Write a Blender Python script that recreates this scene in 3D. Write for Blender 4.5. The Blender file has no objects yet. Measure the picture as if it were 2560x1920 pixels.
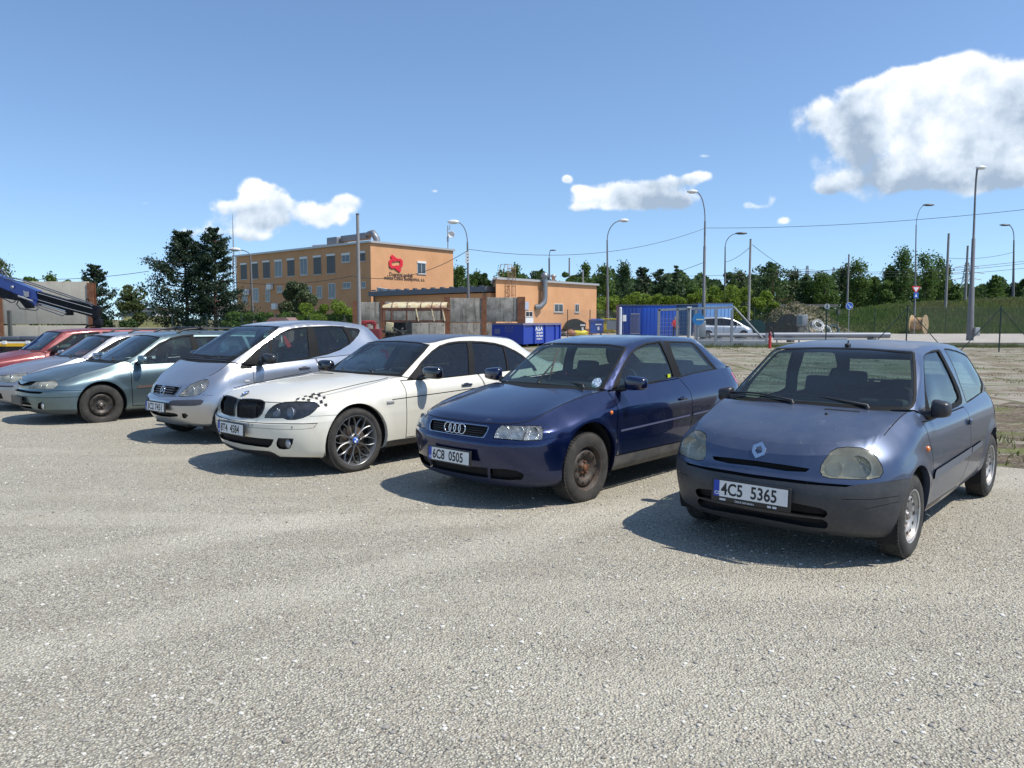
import bpy, bmesh, math, random, os
import numpy as np
from mathutils import Vector, Matrix
from mathutils.bvhtree import BVHTree
random.seed(7); RNG = np.random.default_rng(7)
R = math.radians
scene = bpy.context.scene
COL = scene.collection
# ------------------------------------------------------------ camera
F_PX, CAM_H, PITCH = 1930.42, 1.6142, R(4.8074)      # focal length in px of a 2560 px wide frame
cam_d = bpy.data.cameras.new('camera'); cam = bpy.data.objects.new('camera', cam_d); COL.objects.link(cam)
cam_d.sensor_width = 36; cam_d.lens = 36*F_PX/2560; cam_d.clip_end = 3000; cam_d.clip_start = 0.05
cam.location = (0, 0, CAM_H); cam.rotation_euler = (R(90)-PITCH, 0, 0)
scene.camera = cam
# ------------------------------------------------------------ sun + sky
SUN_DIR = Vector((.616, -.219, 1.0)).normalized()      # towards the sun
sun_el = math.asin(SUN_DIR.z); sun_az = math.atan2(SUN_DIR.x, SUN_DIR.y)
sd = bpy.data.lights.new('sun', 'SUN'); sd.energy = 4.2; sd.angle = R(0.5); sd.color = (1, .955, .88)
sun = bpy.data.objects.new('sun', sd); COL.objects.link(sun)
sun.rotation_euler = SUN_DIR.to_track_quat('Z', 'Y').to_euler()
scene.view_settings.view_transform = 'Standard'; scene.view_settings.look = 'None'
scene.view_settings.exposure = 0.34; scene.view_settings.gamma = 1
scene.view_settings.use_curve_mapping = False
scene.cycles.max_bounces = 10; scene.cycles.transparent_max_bounces = 24
scene.cycles.glossy_bounces = 4; scene.cycles.diffuse_bounces = 3; scene.cycles.transmission_bounces = 6
scene.cycles.use_denoising = True
world = bpy.data.worlds.new('World'); scene.world = world; world.use_nodes = True
wn = world.node_tree; wn.nodes.clear(); WL = wn.links
def W(t, **k):
 n = wn.nodes.new(t)
 for a, b in k.items(): setattr(n, a, b)
 return n
def wmath(op, a, b=None, c=None, clamp=False):
 n = W('ShaderNodeMath', operation=op, use_clamp=clamp)
 for i, v in enumerate((a, b, c)):
  if v is None: continue
  if isinstance(v, (int, float)): n.inputs[i].default_value = v
  else: WL.new(v, n.inputs[i])
 return n.outputs[0]
wout = W('ShaderNodeOutputWorld'); wbg = W('ShaderNodeBackground')
sky = W('ShaderNodeTexSky', sky_type='NISHITA', sun_disc=False, sun_elevation=sun_el, sun_rotation=sun_az,
  altitude=300, air_density=1.0, dust_density=.4, ozone_density=3.5)
wbg.inputs[1].default_value = 0.14
tcs = W('ShaderNodeTexCoord'); sps = W('ShaderNodeSeparateXYZ'); WL.new(tcs.outputs['Generated'], sps.inputs[0])
cbs = W('ShaderNodeCombineXYZ'); WL.new(sps.outputs[0], cbs.inputs[0]); WL.new(sps.outputs[1], cbs.inputs[1])
WL.new(wmath('ADD', wmath('MAXIMUM', sps.outputs[2], -.02), .07), cbs.inputs[2]); WL.new(cbs.outputs[0], sky.inputs[0])
# cumulus clouds, as directions in the sky (azimuth right of the view axis, elevation; degrees)
tc = W('ShaderNodeTexCoord'); sep = W('ShaderNodeSeparateXYZ'); WL.new(tc.outputs['Generated'], sep.inputs[0])
# gnomonic-free: azimuth = atan2(x, y), elevation = asin(z)
az = wmath('ARCTAN2', sep.outputs[0], sep.outputs[1]); el = wmath('ARCSINE', sep.outputs[2])
azd = wmath('MULTIPLY', az, 57.2958); eld = wmath('MULTIPLY', el, 57.2958)
def wnoise(scale, detail, rough, off=(0, 0, 0), dist=0):
 m = W('ShaderNodeVectorMath', operation='ADD'); WL.new(tc.outputs['Generated'], m.inputs[0]); m.inputs[1].default_value = off
 n = W('ShaderNodeTexNoise'); n.inputs['Scale'].default_value = scale; n.inputs['Detail'].default_value = detail
 n.inputs['Roughness'].default_value = rough; n.inputs['Distortion'].default_value = dist
 WL.new(m.outputs[0], n.inputs['Vector']); return n.outputs[0]
n1 = wnoise(9, 8, .55); n2 = wnoise(26, 6, .6, (3.1, 0, 1.7)); n1b = wnoise(9, 8, .55, (-.016, .004, -.022))
bill = W('ShaderNodeTexVoronoi'); bill.feature = 'SMOOTH_F1'; bill.inputs['Scale'].default_value = 34; bill.inputs['Smoothness'].default_value = .6
bm_ = W('ShaderNodeVectorMath', operation='ADD'); WL.new(tc.outputs['Generated'], bm_.inputs[0])
dist_n = W('ShaderNodeTexNoise'); dist_n.inputs['Scale'].default_value = 22; dist_n.inputs['Detail'].default_value = 5; WL.new(tc.outputs['Generated'], dist_n.inputs['Vector'])
ds = W('ShaderNodeVectorMath', operation='SCALE'); WL.new(dist_n.outputs['Color'], ds.inputs[0]); ds.inputs['Scale'].default_value = .05
WL.new(ds.outputs[0], bm_.inputs[1]); WL.new(bm_.outputs[0], bill.inputs['Vector'])
def az_el(u, v):
 x, y = (u-1280)/F_PX, (960-v)/F_PX
 d = Vector((x, math.cos(PITCH)+y*math.sin(PITCH), -math.sin(PITCH)+y*math.cos(PITCH))).normalized()
 return math.degrees(math.atan2(d.x, d.y)), math.degrees(math.asin(d.z))
PX = 57.2958/F_PX
# lobes: (u, v, half width, half height, weight) measured on the photograph's sky, in its px
CLOUDS = [
 (2330, 285, 130, 60, 1.0), (2190, 300, 95, 40, .9), (2085, 280, 62, 22, .72), (2250, 230, 80, 36, .9), (2385, 235, 80, 50, .9), (2310, 185, 70, 20, .85), (2420, 178, 26, 16, .62), (2150, 225, 34, 14, .45),
 (2330, 375, 165, 46, 1.0), (2490, 360, 110, 60, 1.0), (2230, 400, 60, 26, .6), (2110, 458, 50, 18, .62), (2330, 440, 120, 24, .85), (2170, 492, 34, 16, .55), (2500, 440, 90, 24, .85), (2235, 455, 40, 26, .55), (2070, 470, 20, 10, .5),
 (2552, 190, 26, 30, .55), (2560, 290, 70, 50, .9), (2340, 508, 36, 9, .45),
 (650, 495, 48, 30, .95), (572, 518, 44, 17, .8), (735, 520, 56, 26, .8), (858, 505, 36, 17, .9), (815, 540, 48, 20, .75), (650, 555, 110, 20, .9), (450, 584, 42, 13, .75), (640, 594, 38, 11, .55), (560, 582, 50, 11, .6), (655, 468, 22, 12, .7), (410, 600, 14, 18, .5),
 (1560, 478, 56, 24, .95), (1480, 500, 42, 15, .75), (1680, 455, 56, 17, .85), (1748, 442, 32, 13, .8), (1620, 500, 74, 19, .85), (1690, 502, 46, 18, .8), (1418, 447, 12, 9, .66), (1448, 474, 18, 11, .62), (1460, 522, 40, 8, .55),
 (1890, 518, 32, 9, .7), (1930, 498, 11, 13, .66), (1962, 552, 18, 10, .66), (1866, 507, 11, 8, .55), (365, 508, 10, 6, .52), (1085, 478, 12, 5, .5), (1765, 390, 22, 6, .48)]
dens = None; edge_up = None
vec = W('ShaderNodeCombineXYZ'); WL.new(azd, vec.inputs[0]); WL.new(eld, vec.inputs[1])
for (u, v, hw, hh, wt) in CLOUDS:
 a0, e0 = az_el(u, v); sa = 1/(hw*PX*1.21); se = 1/(hh*PX*1.21)
 q = W('ShaderNodeVectorMath', operation='MULTIPLY_ADD'); WL.new(vec.outputs[0], q.inputs[0]); q.inputs[1].default_value = (sa, se, 0); q.inputs[2].default_value = (-a0*sa, -e0*se, 0)
 ln = W('ShaderNodeVectorMath', operation='DOT_PRODUCT'); WL.new(q.outputs[0], ln.inputs[0]); WL.new(q.outputs[0], ln.inputs[1])
 g = wmath('POWER', math.exp(-1.0), ln.outputs['Value'])
 dens = wmath('MULTIPLY', g, wt) if dens is None else wmath('MULTIPLY_ADD', g, wt, dens)
 sc_ = W('ShaderNodeVectorMath', operation='SCALE'); WL.new(q.outputs[0], sc_.inputs[0]); WL.new(g, sc_.inputs['Scale'])
 if edge_up is None: edge_up = sc_
 else:
  ad = W('ShaderNodeVectorMath', operation='ADD'); WL.new(edge_up.outputs[0], ad.inputs[0]); WL.new(sc_.outputs[0], ad.inputs[1]); edge_up = ad
sy = W('ShaderNodeSeparateXYZ'); WL.new(edge_up.outputs[0], sy.inputs[0]); edge_up = sy.outputs[1]
d0 = wmath('ADD', wmath('MULTIPLY', wmath('SUBTRACT', n1, .5), 3.1), wmath('MULTIPLY', wmath('SUBTRACT', n2, .5), 1.9))
d0 = wmath('ADD', d0, wmath('MULTIPLY', wmath('SUBTRACT', .45, bill.outputs['Distance']), .9))
dsum = wmath('ADD', wmath('MINIMUM', dens, 1.3), wmath('MULTIPLY', d0, wmath('MINIMUM', wmath('MULTIPLY', dens, 1.5), .75)))
mask = W('ShaderNodeMapRange', interpolation_type='SMOOTHSTEP'); WL.new(dsum, mask.inputs[0]); mask.inputs[1].default_value = .34; mask.inputs[2].default_value = .86
# light on the clouds: thin edges and tops are white, thick undersides blue grey
lit = wmath('ADD', wmath('MULTIPLY', wmath('DIVIDE', edge_up, wmath('ADD', dens, .15)), .62), wmath('MULTIPLY', wmath('SUBTRACT', n1, n1b), 4.2))
lit = wmath('ADD', lit, wmath('MULTIPLY', wmath('SUBTRACT', n2, .5), 1.2))
lit = wmath('SUBTRACT', lit, wmath('MULTIPLY', wmath('SUBTRACT', dsum, .8), .42))
lit = wmath('ADD', lit, wmath('MULTIPLY', wmath('SUBTRACT', .42, bill.outputs['Distance']), .5))
ramp = W('ShaderNodeValToRGB'); WL.new(wmath('ADD', wmath('MULTIPLY', lit, .75), .60), ramp.inputs[0])
ramp.color_ramp.elements[0].position = .12; ramp.color_ramp.elements[0].color = (2.3, 2.9, 3.7, 1)
ramp.color_ramp.elements[1].position = .92; ramp.color_ramp.elements[1].color = (6.7, 6.8, 6.85, 1)
e_ = ramp.color_ramp.elements.new(.5); e_.color = (4.3, 4.85, 5.5, 1)
skymul = W('ShaderNodeMix', data_type='RGBA', blend_type='MULTIPLY'); skymul.inputs[0].default_value = 1
WL.new(sky.outputs[0], skymul.inputs[6]); skymul.inputs[7].default_value = (.97, 1.02, 1.04, 1)
mixc = W('ShaderNodeMix', data_type='RGBA'); WL.new(wmath('MULTIPLY', mask.outputs[0], .96), mixc.inputs[0])
WL.new(skymul.outputs[2], mixc.inputs[6]); WL.new(ramp.outputs[0], mixc.inputs[7])
WL.new(mixc.outputs[2], wbg.inputs[0]); WL.new(wbg.outputs[0], wout.inputs[0])
# ------------------------------------------------------------ photograph <-> world
_cp, _sp = math.cos(PITCH), math.sin(PITCH)
def ray(u, v): return Vector(((u-1280)/F_PX, _cp-(v-960)/F_PX*_sp, -_sp-(v-960)/F_PX*_cp))
def at(u, v, y):                       # point of the ray through (u, v) at distance y in front of the camera
 d = ray(u, v); t = y/d.y; return Vector((d.x*t, y, CAM_H+d.z*t))
def gr(u, v, z=0):
 d = ray(u, v); t = (z-CAM_H)/d.z; return Vector((d.x*t, d.y*t, z))
def gx(u, y): return at(u, 800, y).x
def zat(v, y): return at(1280, v, y).z
# ------------------------------------------------------------ tagging
def tag(o, label=None, cat=None, group=None, kind=None):
 if label: o['label'] = label
 if cat: o['category'] = cat
 if group: o['group'] = group
 if kind: o['kind'] = kind
 return o
def empty(name, loc=(0, 0, 0), rz=0, label=None, cat=None, group=None):
 o = bpy.data.objects.new(name, None); COL.objects.link(o); o.empty_display_size = .2
 o.location = loc; o.rotation_euler = (0, 0, rz); tag(o, label, cat, group); return o
def mobj(name, me, mats, parent=None, loc=(0, 0, 0)):
 if not isinstance(mats, (list, tuple)): mats = [mats]
 for m in mats: me.materials.append(m)
 o = bpy.data.objects.new(name, me); COL.objects.link(o); o.location = loc
 if parent: o.parent = parent
 return o
def copy_tree(o, parent=None):
 c = o.copy(); COL.objects.link(c)
 if parent: c.parent = parent
 for ch in o.children: copy_tree(ch, c)
 return c
# ------------------------------------------------------------ mesh builder
class MB:
 def __init__(s): s.v = []; s.f = []; s.m = []; s.sm = []
 def add(s, vs, fs, m=0, smooth=False):
  b = len(s.v); s.v += [tuple(x) for x in vs]; s.f += [tuple(b+i for i in f) for f in fs]
  s.m += [m]*len(fs); s.sm += [smooth]*len(fs); return s
 def box(s, c, d, rz=0, m=0, tilt=None, bev=0):
  x, y, z = d[0]/2, d[1]/2, d[2]/2; M = Matrix.Rotation(rz, 3, 'Z')
  if tilt is not None: M = M @ tilt
  if bev <= 0:
   vs = [Vector(c)+M@Vector((a*x, b*y, e*z)) for e in (-1, 1) for b in (-1, 1) for a in (-1, 1)]
   return s.add(vs, [(0, 2, 3, 1), (4, 5, 7, 6), (0, 1, 5, 4), (2, 6, 7, 3), (0, 4, 6, 2), (1, 3, 7, 5)], m)
  bm = bmesh.new(); bmesh.ops.create_cube(bm, size=1)
  for v in bm.verts: v.co = Vector((v.co.x*2*x, v.co.y*2*y, v.co.z*2*z))
  bmesh.ops.bevel(bm, geom=bm.edges[:], offset=min(bev, .49*min(d)), segments=2, profile=.6, affect='EDGES')
  bm.verts.index_update(); vs = [Vector(c)+M@v.co for v in bm.verts]; fs = [[v.index for v in f.verts] for f in bm.faces]; bm.free()
  return s.add(vs, fs, m, True)
 def tube(s, pts, r, n=8, m=0, cap=True, smooth=True):
  pts = [Vector(p) for p in pts]; rs = r if isinstance(r, (list, tuple)) else [r]*len(pts)
  vs = []; prev = None
  for i, p in enumerate(pts):
   t = (pts[min(i+1, len(pts)-1)]-pts[max(i-1, 0)]).normalized()
   if prev is None:
    a = t.cross(Vector((0, 0, 1)))
    if a.length < .1: a = t.cross(Vector((0, 1, 0)))
    a.normalize()
   else:
    a = (prev-t*prev.dot(t))
    a = a.normalized() if a.length > 1e-6 else t.orthogonal().normalized()
   prev = a; b = t.cross(a)
   vs += [p+(a*math.cos(2*math.pi*k/n)+b*math.sin(2*math.pi*k/n))*rs[i] for k in range(n)]
  fs = [(i*n+k, i*n+(k+1) % n, (i+1)*n+(k+1) % n, (i+1)*n+k) for i in range(len(pts)-1) for k in range(n)]
  s.add(vs, fs, m, smooth)
  if cap: s.add(vs[:n], [tuple(range(n-1, -1, -1))], m); s.add(vs[-n:], [tuple(range(n))], m)
  return s
 def lathe(s, prof, c=(0, 0, 0), axis='z', n=24, m=0, smooth=True):
  vs = []
  for r, h in prof:
   for k in range(n):
    a = 2*math.pi*k/n; p = (r*math.cos(a), r*math.sin(a), h)
    if axis == 'y': p = (p[0], h, p[1])
    if axis == 'x': p = (h, p[0], p[1])
    vs.append((p[0]+c[0], p[1]+c[1], p[2]+c[2]))
  fs = []
  for i in range(len(prof)-1):
   for k in range(n):
    q = (i*n+k, i*n+(k+1) % n, (i+1)*n+(k+1) % n, (i+1)*n+k)
    fs.append(q if axis != 'y' else q[::-1])
  return s.add(vs, fs, m, smooth)
 def quad(s, a, b, c, d, m=0): return s.add([a, b, c, d], [(0, 1, 2, 3)], m)
 def poly(s, pts, m=0): return s.add(pts, [tuple(range(len(pts)))], m)
 def prism(s, pts, off, m=0):
  n = len(pts); pts = [Vector(p) for p in pts]; off = Vector(off)
  s.add(pts+[p+off for p in pts], [tuple(range(n-1, -1, -1)), tuple(range(n, 2*n))]+[(i, (i+1) % n, n+(i+1) % n, n+i) for i in range(n)], m); return s
 def build(s, name, mats, parent=None, loc=(0, 0, 0), fix=False):
  me = bpy.data.meshes.new(name); me.from_pydata(s.v, [], s.f)
  me.polygons.foreach_set('material_index', s.m); me.polygons.foreach_set('use_smooth', s.sm)
  me.update()
  if fix:
   bm = bmesh.new(); bm.from_mesh(me); bmesh.ops.recalc_face_normals(bm, faces=bm.faces[:]); bm.to_mesh(me); bm.free()
  return mobj(name, me, mats, parent, loc)
# ------------------------------------------------------------ materials
def mat(name, col, rough=.6, metal=0, coat=0, coat_r=.05, spec=.5, noise=None, bump=None, emit=None, sub=None):
 """noise = (scale, detail, amount, second colour[, lo, hi]); bump = (scale, strength, detail)"""
 m = bpy.data.materials.new(name); m.use_nodes = True; nt = m.node_tree; b = nt.nodes['Principled BSDF']
 b.inputs['Base Color'].default_value = (*col, 1); b.inputs['Roughness'].default_value = rough
 b.inputs['Metallic'].default_value = metal; b.inputs['Coat Weight'].default_value = coat
 b.inputs['Coat Roughness'].default_value = coat_r; b.inputs['Specular IOR Level'].default_value = spec
 tcn = nt.nodes.new('ShaderNodeTexCoord')
 cs = None
 for nz in (noise if isinstance(noise, list) else [noise] if noise else []):
  n = nt.nodes.new('ShaderNodeTexNoise'); n.inputs['Scale'].default_value = nz[0]; n.inputs['Detail'].default_value = nz[1]; n.inputs['Roughness'].default_value = .6
  if len(nz) > 6:
   mp = nt.nodes.new('ShaderNodeMapping'); mp.inputs['Scale'].default_value = nz[6]; nt.links.new(tcn.outputs['Object'], mp.inputs[0]); nt.links.new(mp.outputs[0], n.inputs['Vector'])
  else: nt.links.new(tcn.outputs['Object'], n.inputs['Vector'])
  mr = nt.nodes.new('ShaderNodeMapRange'); nt.links.new(n.outputs[0], mr.inputs[0])
  mr.inputs[1].default_value = nz[4] if len(nz) > 4 else .35; mr.inputs[2].default_value = nz[5] if len(nz) > 5 else .65
  mr.inputs[4].default_value = nz[2]
  mx = nt.nodes.new('ShaderNodeMix'); mx.data_type = 'RGBA'; nt.links.new(mr.outputs[0], mx.inputs[0])
  if cs is None: mx.inputs[6].default_value = (*col, 1)
  else: nt.links.new(cs, mx.inputs[6])
  mx.inputs[7].default_value = (*nz[3], 1); cs = mx.outputs[2]
 if cs is not None: nt.links.new(cs, b.inputs['Base Color'])
 if bump:
  n = nt.nodes.new('ShaderNodeTexNoise'); n.inputs['Scale'].default_value = bump[0]; n.inputs['Detail'].default_value = bump[2] if len(bump) > 2 else 4
  nt.links.new(tcn.outputs['Object'], n.inputs['Vector'])
  bp = nt.nodes.new('ShaderNodeBump'); bp.inputs['Strength'].default_value = bump[1]; bp.inputs['Distance'].default_value = .02
  nt.links.new(n.outputs[0], bp.inputs['Height']); nt.links.new(bp.outputs[0], b.inputs['Normal'])
 if emit: b.inputs['Emission Color'].default_value = (*emit[0], 1); b.inputs['Emission Strength'].default_value = emit[1]
 return m
def glass(name, tint, haze=.03, haze_col=(.5, .5, .45), rough=.02, streak=40):
 m = bpy.data.materials.new(name); m.use_nodes = True; nt = m.node_tree; nt.nodes.clear(); L = nt.links
 out = nt.nodes.new('ShaderNodeOutputMaterial'); tr = nt.nodes.new('ShaderNodeBsdfTransparent'); tr.inputs[0].default_value = (*tint, 1)
 gl = nt.nodes.new('ShaderNodeBsdfGlossy'); gl.inputs['Roughness'].default_value = rough; gl.inputs[0].default_value = (.9, .95, 1, 1)
 df = nt.nodes.new('ShaderNodeBsdfDiffuse'); df.inputs[0].default_value = (*haze_col, 1)
 fr = nt.nodes.new('ShaderNodeFresnel'); fr.inputs[0].default_value = 1.5
 geo = nt.nodes.new('ShaderNodeNewGeometry')      # a thin pane has the same index from both sides
 ir = nt.nodes.new('ShaderNodeMapRange'); L.new(geo.outputs['Backfacing'], ir.inputs[0]); ir.inputs[3].default_value = 1.5; ir.inputs[4].default_value = 1/1.5; L.new(ir.outputs[0], fr.inputs[0])
 mx = nt.nodes.new('ShaderNodeMixShader'); L.new(fr.outputs[0], mx.inputs[0]); L.new(tr.outputs[0], mx.inputs[1]); L.new(gl.outputs[0], mx.inputs[2])
 tcn = nt.nodes.new('ShaderNodeTexCoord'); n = nt.nodes.new('ShaderNodeTexNoise'); n.inputs['Scale'].default_value = streak; n.inputs['Detail'].default_value = 5; L.new(tcn.outputs['Object'], n.inputs['Vector'])
 mr = nt.nodes.new('ShaderNodeMapRange'); L.new(n.outputs[0], mr.inputs[0]); mr.inputs[1].default_value = .3; mr.inputs[2].default_value = .75; mr.inputs[3].default_value = haze*.5; mr.inputs[4].default_value = haze*1.8
 m2 = nt.nodes.new('ShaderNodeMixShader'); L.new(mr.outputs[0], m2.inputs[0]); L.new(mx.outputs[0], m2.inputs[1]); L.new(df.outputs[0], m2.inputs[2])
 L.new(m2.outputs[0], out.inputs[0]); return m
def paint(name, col, metal=.35, rough=.38, coat=.9, dust=.35, dust_col=(.30, .28, .25), flake=True, stain=None, coat_r=.06, updust=1.0):
 """car paint with clear coat; dust has settled on faces that look up, streaks and specks run over it"""
 m = bpy.data.materials.new(name); m.use_nodes = True; nt = m.node_tree; L = nt.links; b = nt.nodes['Principled BSDF']
 def N(t, **k):
  n = nt.nodes.new(t)
  for a, c in k.items(): setattr(n, a, c)
  return n
 def M(op, a, b_=None, clamp=False):
  n = N('ShaderNodeMath', operation=op, use_clamp=clamp)
  for i, v in enumerate((a, b_)):
   if v is None: continue
   if isinstance(v, (int, float)): n.inputs[i].default_value = v
   else: L.new(v, n.inputs[i])
  return n.outputs[0]
 def nz(s, d=5, mp=None, r=.6):
  n = N('ShaderNodeTexNoise'); n.inputs['Scale'].default_value = s; n.inputs['Detail'].default_value = d; n.inputs['Roughness'].default_value = r
  if mp:
   q = N('ShaderNodeMapping'); q.inputs['Scale'].default_value = mp; L.new(tcn.outputs['Object'], q.inputs[0]); L.new(q.outputs[0], n.inputs['Vector'])
  else: L.new(tcn.outputs['Object'], n.inputs['Vector'])
  return n.outputs[0]
 tcn = N('ShaderNodeTexCoord'); geo = N('ShaderNodeNewGeometry'); sp = N('ShaderNodeSeparateXYZ'); L.new(geo.outputs['True Normal'], sp.inputs[0])
 up = M('POWER', M('MAXIMUM', sp.outputs[2], 0.0), 1.5)
 cover = M('ADD', M('MULTIPLY', M('MULTIPLY', up, updust), M('ADD', M('MULTIPLY', nz(5), 1.2), .2)), M('MULTIPLY', M('SUBTRACT', nz(11, 6, (1, 1, .25)), .42), .9))
 so = N('ShaderNodeSeparateXYZ'); L.new(tcn.outputs['Object'], so.inputs[0])
 low = M('MULTIPLY', M('SUBTRACT', .42, so.outputs[2]), 1.6, clamp=True)       # road dirt on the sills
 fac = M('MULTIPLY', M('ADD', M('MAXIMUM', cover, 0.0), low), dust, clamp=True)
 mx = N('ShaderNodeMix', data_type='RGBA'); L.new(fac, mx.inputs[0]); mx.inputs[6].default_value = (*col, 1); mx.inputs[7].default_value = (*dust_col, 1)
 cs = mx.outputs[2]
 if stain:       # (colour, amount, scale, lo, hi)
  s_ = N('ShaderNodeMapRange'); L.new(nz(stain[2], 7), s_.inputs[0]); s_.inputs[1].default_value = stain[3]; s_.inputs[2].default_value = stain[4]; s_.inputs[4].default_value = stain[1]
  m3 = N('ShaderNodeMix', data_type='RGBA'); L.new(s_.outputs[0], m3.inputs[0]); L.new(cs, m3.inputs[6]); m3.inputs[7].default_value = (*stain[0], 1); cs = m3.outputs[2]
 # bird lime specks and chips on top faces
 v = N('ShaderNodeTexVoronoi'); v.inputs['Scale'].default_value = 16; L.new(tcn.outputs['Object'], v.inputs['Vector'])
 spk = M('MULTIPLY', M('LESS_THAN', M('ADD', v.outputs['Distance'], M('MULTIPLY', nz(90, 2), .06)), .085), M('GREATER_THAN', M('MULTIPLY', up, nz(2.2, 2)), .40))
 m4 = N('ShaderNodeMix', data_type='RGBA'); L.new(M('MULTIPLY', spk, .55), m4.inputs[0]); L.new(cs, m4.inputs[6]); m4.inputs[7].default_value = (.5, .5, .46, 1)
 L.new(m4.outputs[2], b.inputs['Base Color'])
 L.new(M('MULTIPLY', M('SUBTRACT', 1.0, fac), metal), b.inputs['Metallic'])
 L.new(M('ADD', M('MULTIPLY', fac, .35), rough), b.inputs['Roughness'])
 b.inputs['Coat Weight'].default_value = coat
 L.new(M('ADD', M('MULTIPLY', fac, .5), coat_r, clamp=True), b.inputs['Coat Roughness'])
 L.new(M('MULTIPLY', M('SUBTRACT', 1.0, M('MULTIPLY', fac, .8, clamp=True)), coat), b.inputs['Coat Weight'])
 bp = N('ShaderNodeBump'); bp.inputs['Strength'].default_value = .02; bp.inputs['Distance'].default_value = .02; L.new(nz(1.6, 1), bp.inputs['Height']); L.new(bp.outputs[0], b.inputs['Normal'])
 return m
BLACK = mat('black_plastic', (.016, .016, .017), .45, bump=(300, .1))
RUBBER = mat('weathered_rubber_seal', (.010, .010, .010), .7, spec=.2)
GREYPL = mat('grey_plastic', (.032, .034, .039), .5, noise=[(6, 5, .5, (.055, .055, .057)), (30, 4, .25, (.12, .11, .1), .5, .8)])
GAP = mat('shut_line', (.004, .004, .005), .9)
CHROME = mat('chrome', (.75, .76, .78), .12, 1)
DARKM = mat('dark_interior', (.03, .032, .036), .75, noise=(12, 4, .5, (.05, .05, .05)))
SEATM = mat('seat_cloth', (.045, .048, .055), .9, noise=(40, 3, .5, (.07, .07, .075)), bump=(200, .3))
LINER = mat('dark_headlining', (.06, .06, .058), .9)
UNDER = mat('underbody', (.012, .012, .012), .9)
TYRE = mat('dusty_tyre', (.022, .021, .02), .85, noise=[(9, 5, .75, (.075, .068, .058), .35, .7), (60, 3, .3, (.05, .046, .04))], bump=(160, .5))
RIMRUST = mat('rusty_steel_rim', (.065, .056, .048), .6, .35, noise=[(14, 6, .7, (.11, .065, .042), .45, .7), (40, 4, .5, (.16, .14, .12), .5, .75)], bump=(80, .3))
RIMDARK = mat('dark_steel_rim', (.03, .03, .03), .5, .4, noise=[(14, 5, .6, (.12, .095, .07), .4, .7)])
RIMWHITE = mat('silver_steel_rim', (.42, .42, .41), .45, .35, noise=[(10, 6, .75, (.19, .09, .035), .56, .72), (30, 4, .3, (.25, .2, .15))])
ALLOY = mat('grey_alloy', (.22, .23, .24), .32, .7, noise=(20, 4, .25, (.2, .17, .13)))
NUT = mat('wheel_nut', (.35, .34, .33), .35, .8, noise=(60, 3, .6, (.2, .1, .05)))
NUTR = mat('rusty_wheel_nut', (.18, .07, .03), .8, .1, noise=(60, 3, .6, (.08, .04, .02)))
WHITEPL = mat('plate_white', (.72, .72, .70), .4, noise=(20, 3, .25, (.55, .54, .5)))
BLUEPL = mat('plate_blue', (.01, .05, .38), .4)
ORANGE = mat('orange_lens', (.75, .17, .01), .2, coat=.6)
REDLENS = mat('red_lens', (.45, .01, .01), .15, coat=.8)
WIND = glass('windscreen_glass', (.50, .62, .58), .022, (.42, .45, .42), .02, 150)
SIDEG = glass('side_window_glass', (.50, .63, .60), .02, (.42, .47, .47), .02, 60)
TINTG = glass('dark_tinted_glass', (.035, .045, .055), .02, (.4, .42, .45))
LENS = glass('headlight_lens', (.88, .89, .88), .10, (.75, .76, .74), .06, 25)
LENSY = glass('yellowed_headlight_lens', (.84, .83, .72), .17, (.60, .59, .46), .08, 5)
LENSH = glass('hazed_headlight_lens', (.80, .80, .72), .28, (.66, .66, .58), .12, 9)
LENSD = glass('dark_headlight_lens', (.55, .58, .62), .05, (.45, .47, .5), .04, 12)
REFL = mat('lamp_reflector', (.72, .73, .74), .2, .9, bump=(120, .6))
HOUS = mat('lamp_housing', (.33, .33, .32), .35, .5)
HOUSD = mat('black_lamp_housing', (.02, .02, .024), .35)
# ============================================================ cars
def pch(xs, ys, x):
 """monotone cubic (Fritsch-Carlson) through (xs, ys); ys may be (n, k)"""
 xs = np.asarray(xs, float); ys = np.asarray(ys, float); x = np.asarray(x, float)
 one = ys.ndim == 1
 if one: ys = ys[:, None]
 if xs[0] > xs[-1]: xs = xs[::-1]; ys = ys[::-1]
 n = len(xs); h = np.diff(xs); h = np.where(h < 1e-9, 1e-9, h); d = np.diff(ys, axis=0)/h[:, None]
 m = np.zeros_like(ys)
 if n == 2: m[:] = d[0]
 else:
  for i in range(1, n-1):
   w1, w2 = 2*h[i]+h[i-1], h[i]+2*h[i-1]
   with np.errstate(divide='ignore', invalid='ignore'):
    hm = (w1+w2)/(w1/d[i-1]+w2/d[i])
   m[i] = np.where(d[i-1]*d[i] > 0, hm, 0)
  m[0] = d[0]; m[-1] = d[-1]
 xi = np.clip(x, xs[0], xs[-1]); k = np.clip(np.searchsorted(xs, xi)-1, 0, n-2)
 t = ((xi-xs[k])/h[k])[:, None]; H = h[k][:, None]
 y = (1+2*t)*(1-t)**2*ys[k]+t*(1-t)**2*H*m[k]+t*t*(3-2*t)*ys[k+1]+t*t*(t-1)*H*m[k+1]
 return y[:, 0] if one else y
def L1(lst, x):
 if isinstance(lst, (int, float)): return np.full(np.shape(x), float(lst))
 l = sorted(lst); return pch([a for a, _ in l], [b for _, b in l], x)
def chord(P):
 d = np.linalg.norm(np.diff(P, axis=0), axis=1); return np.concatenate([[0], np.cumsum(d)])
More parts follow.
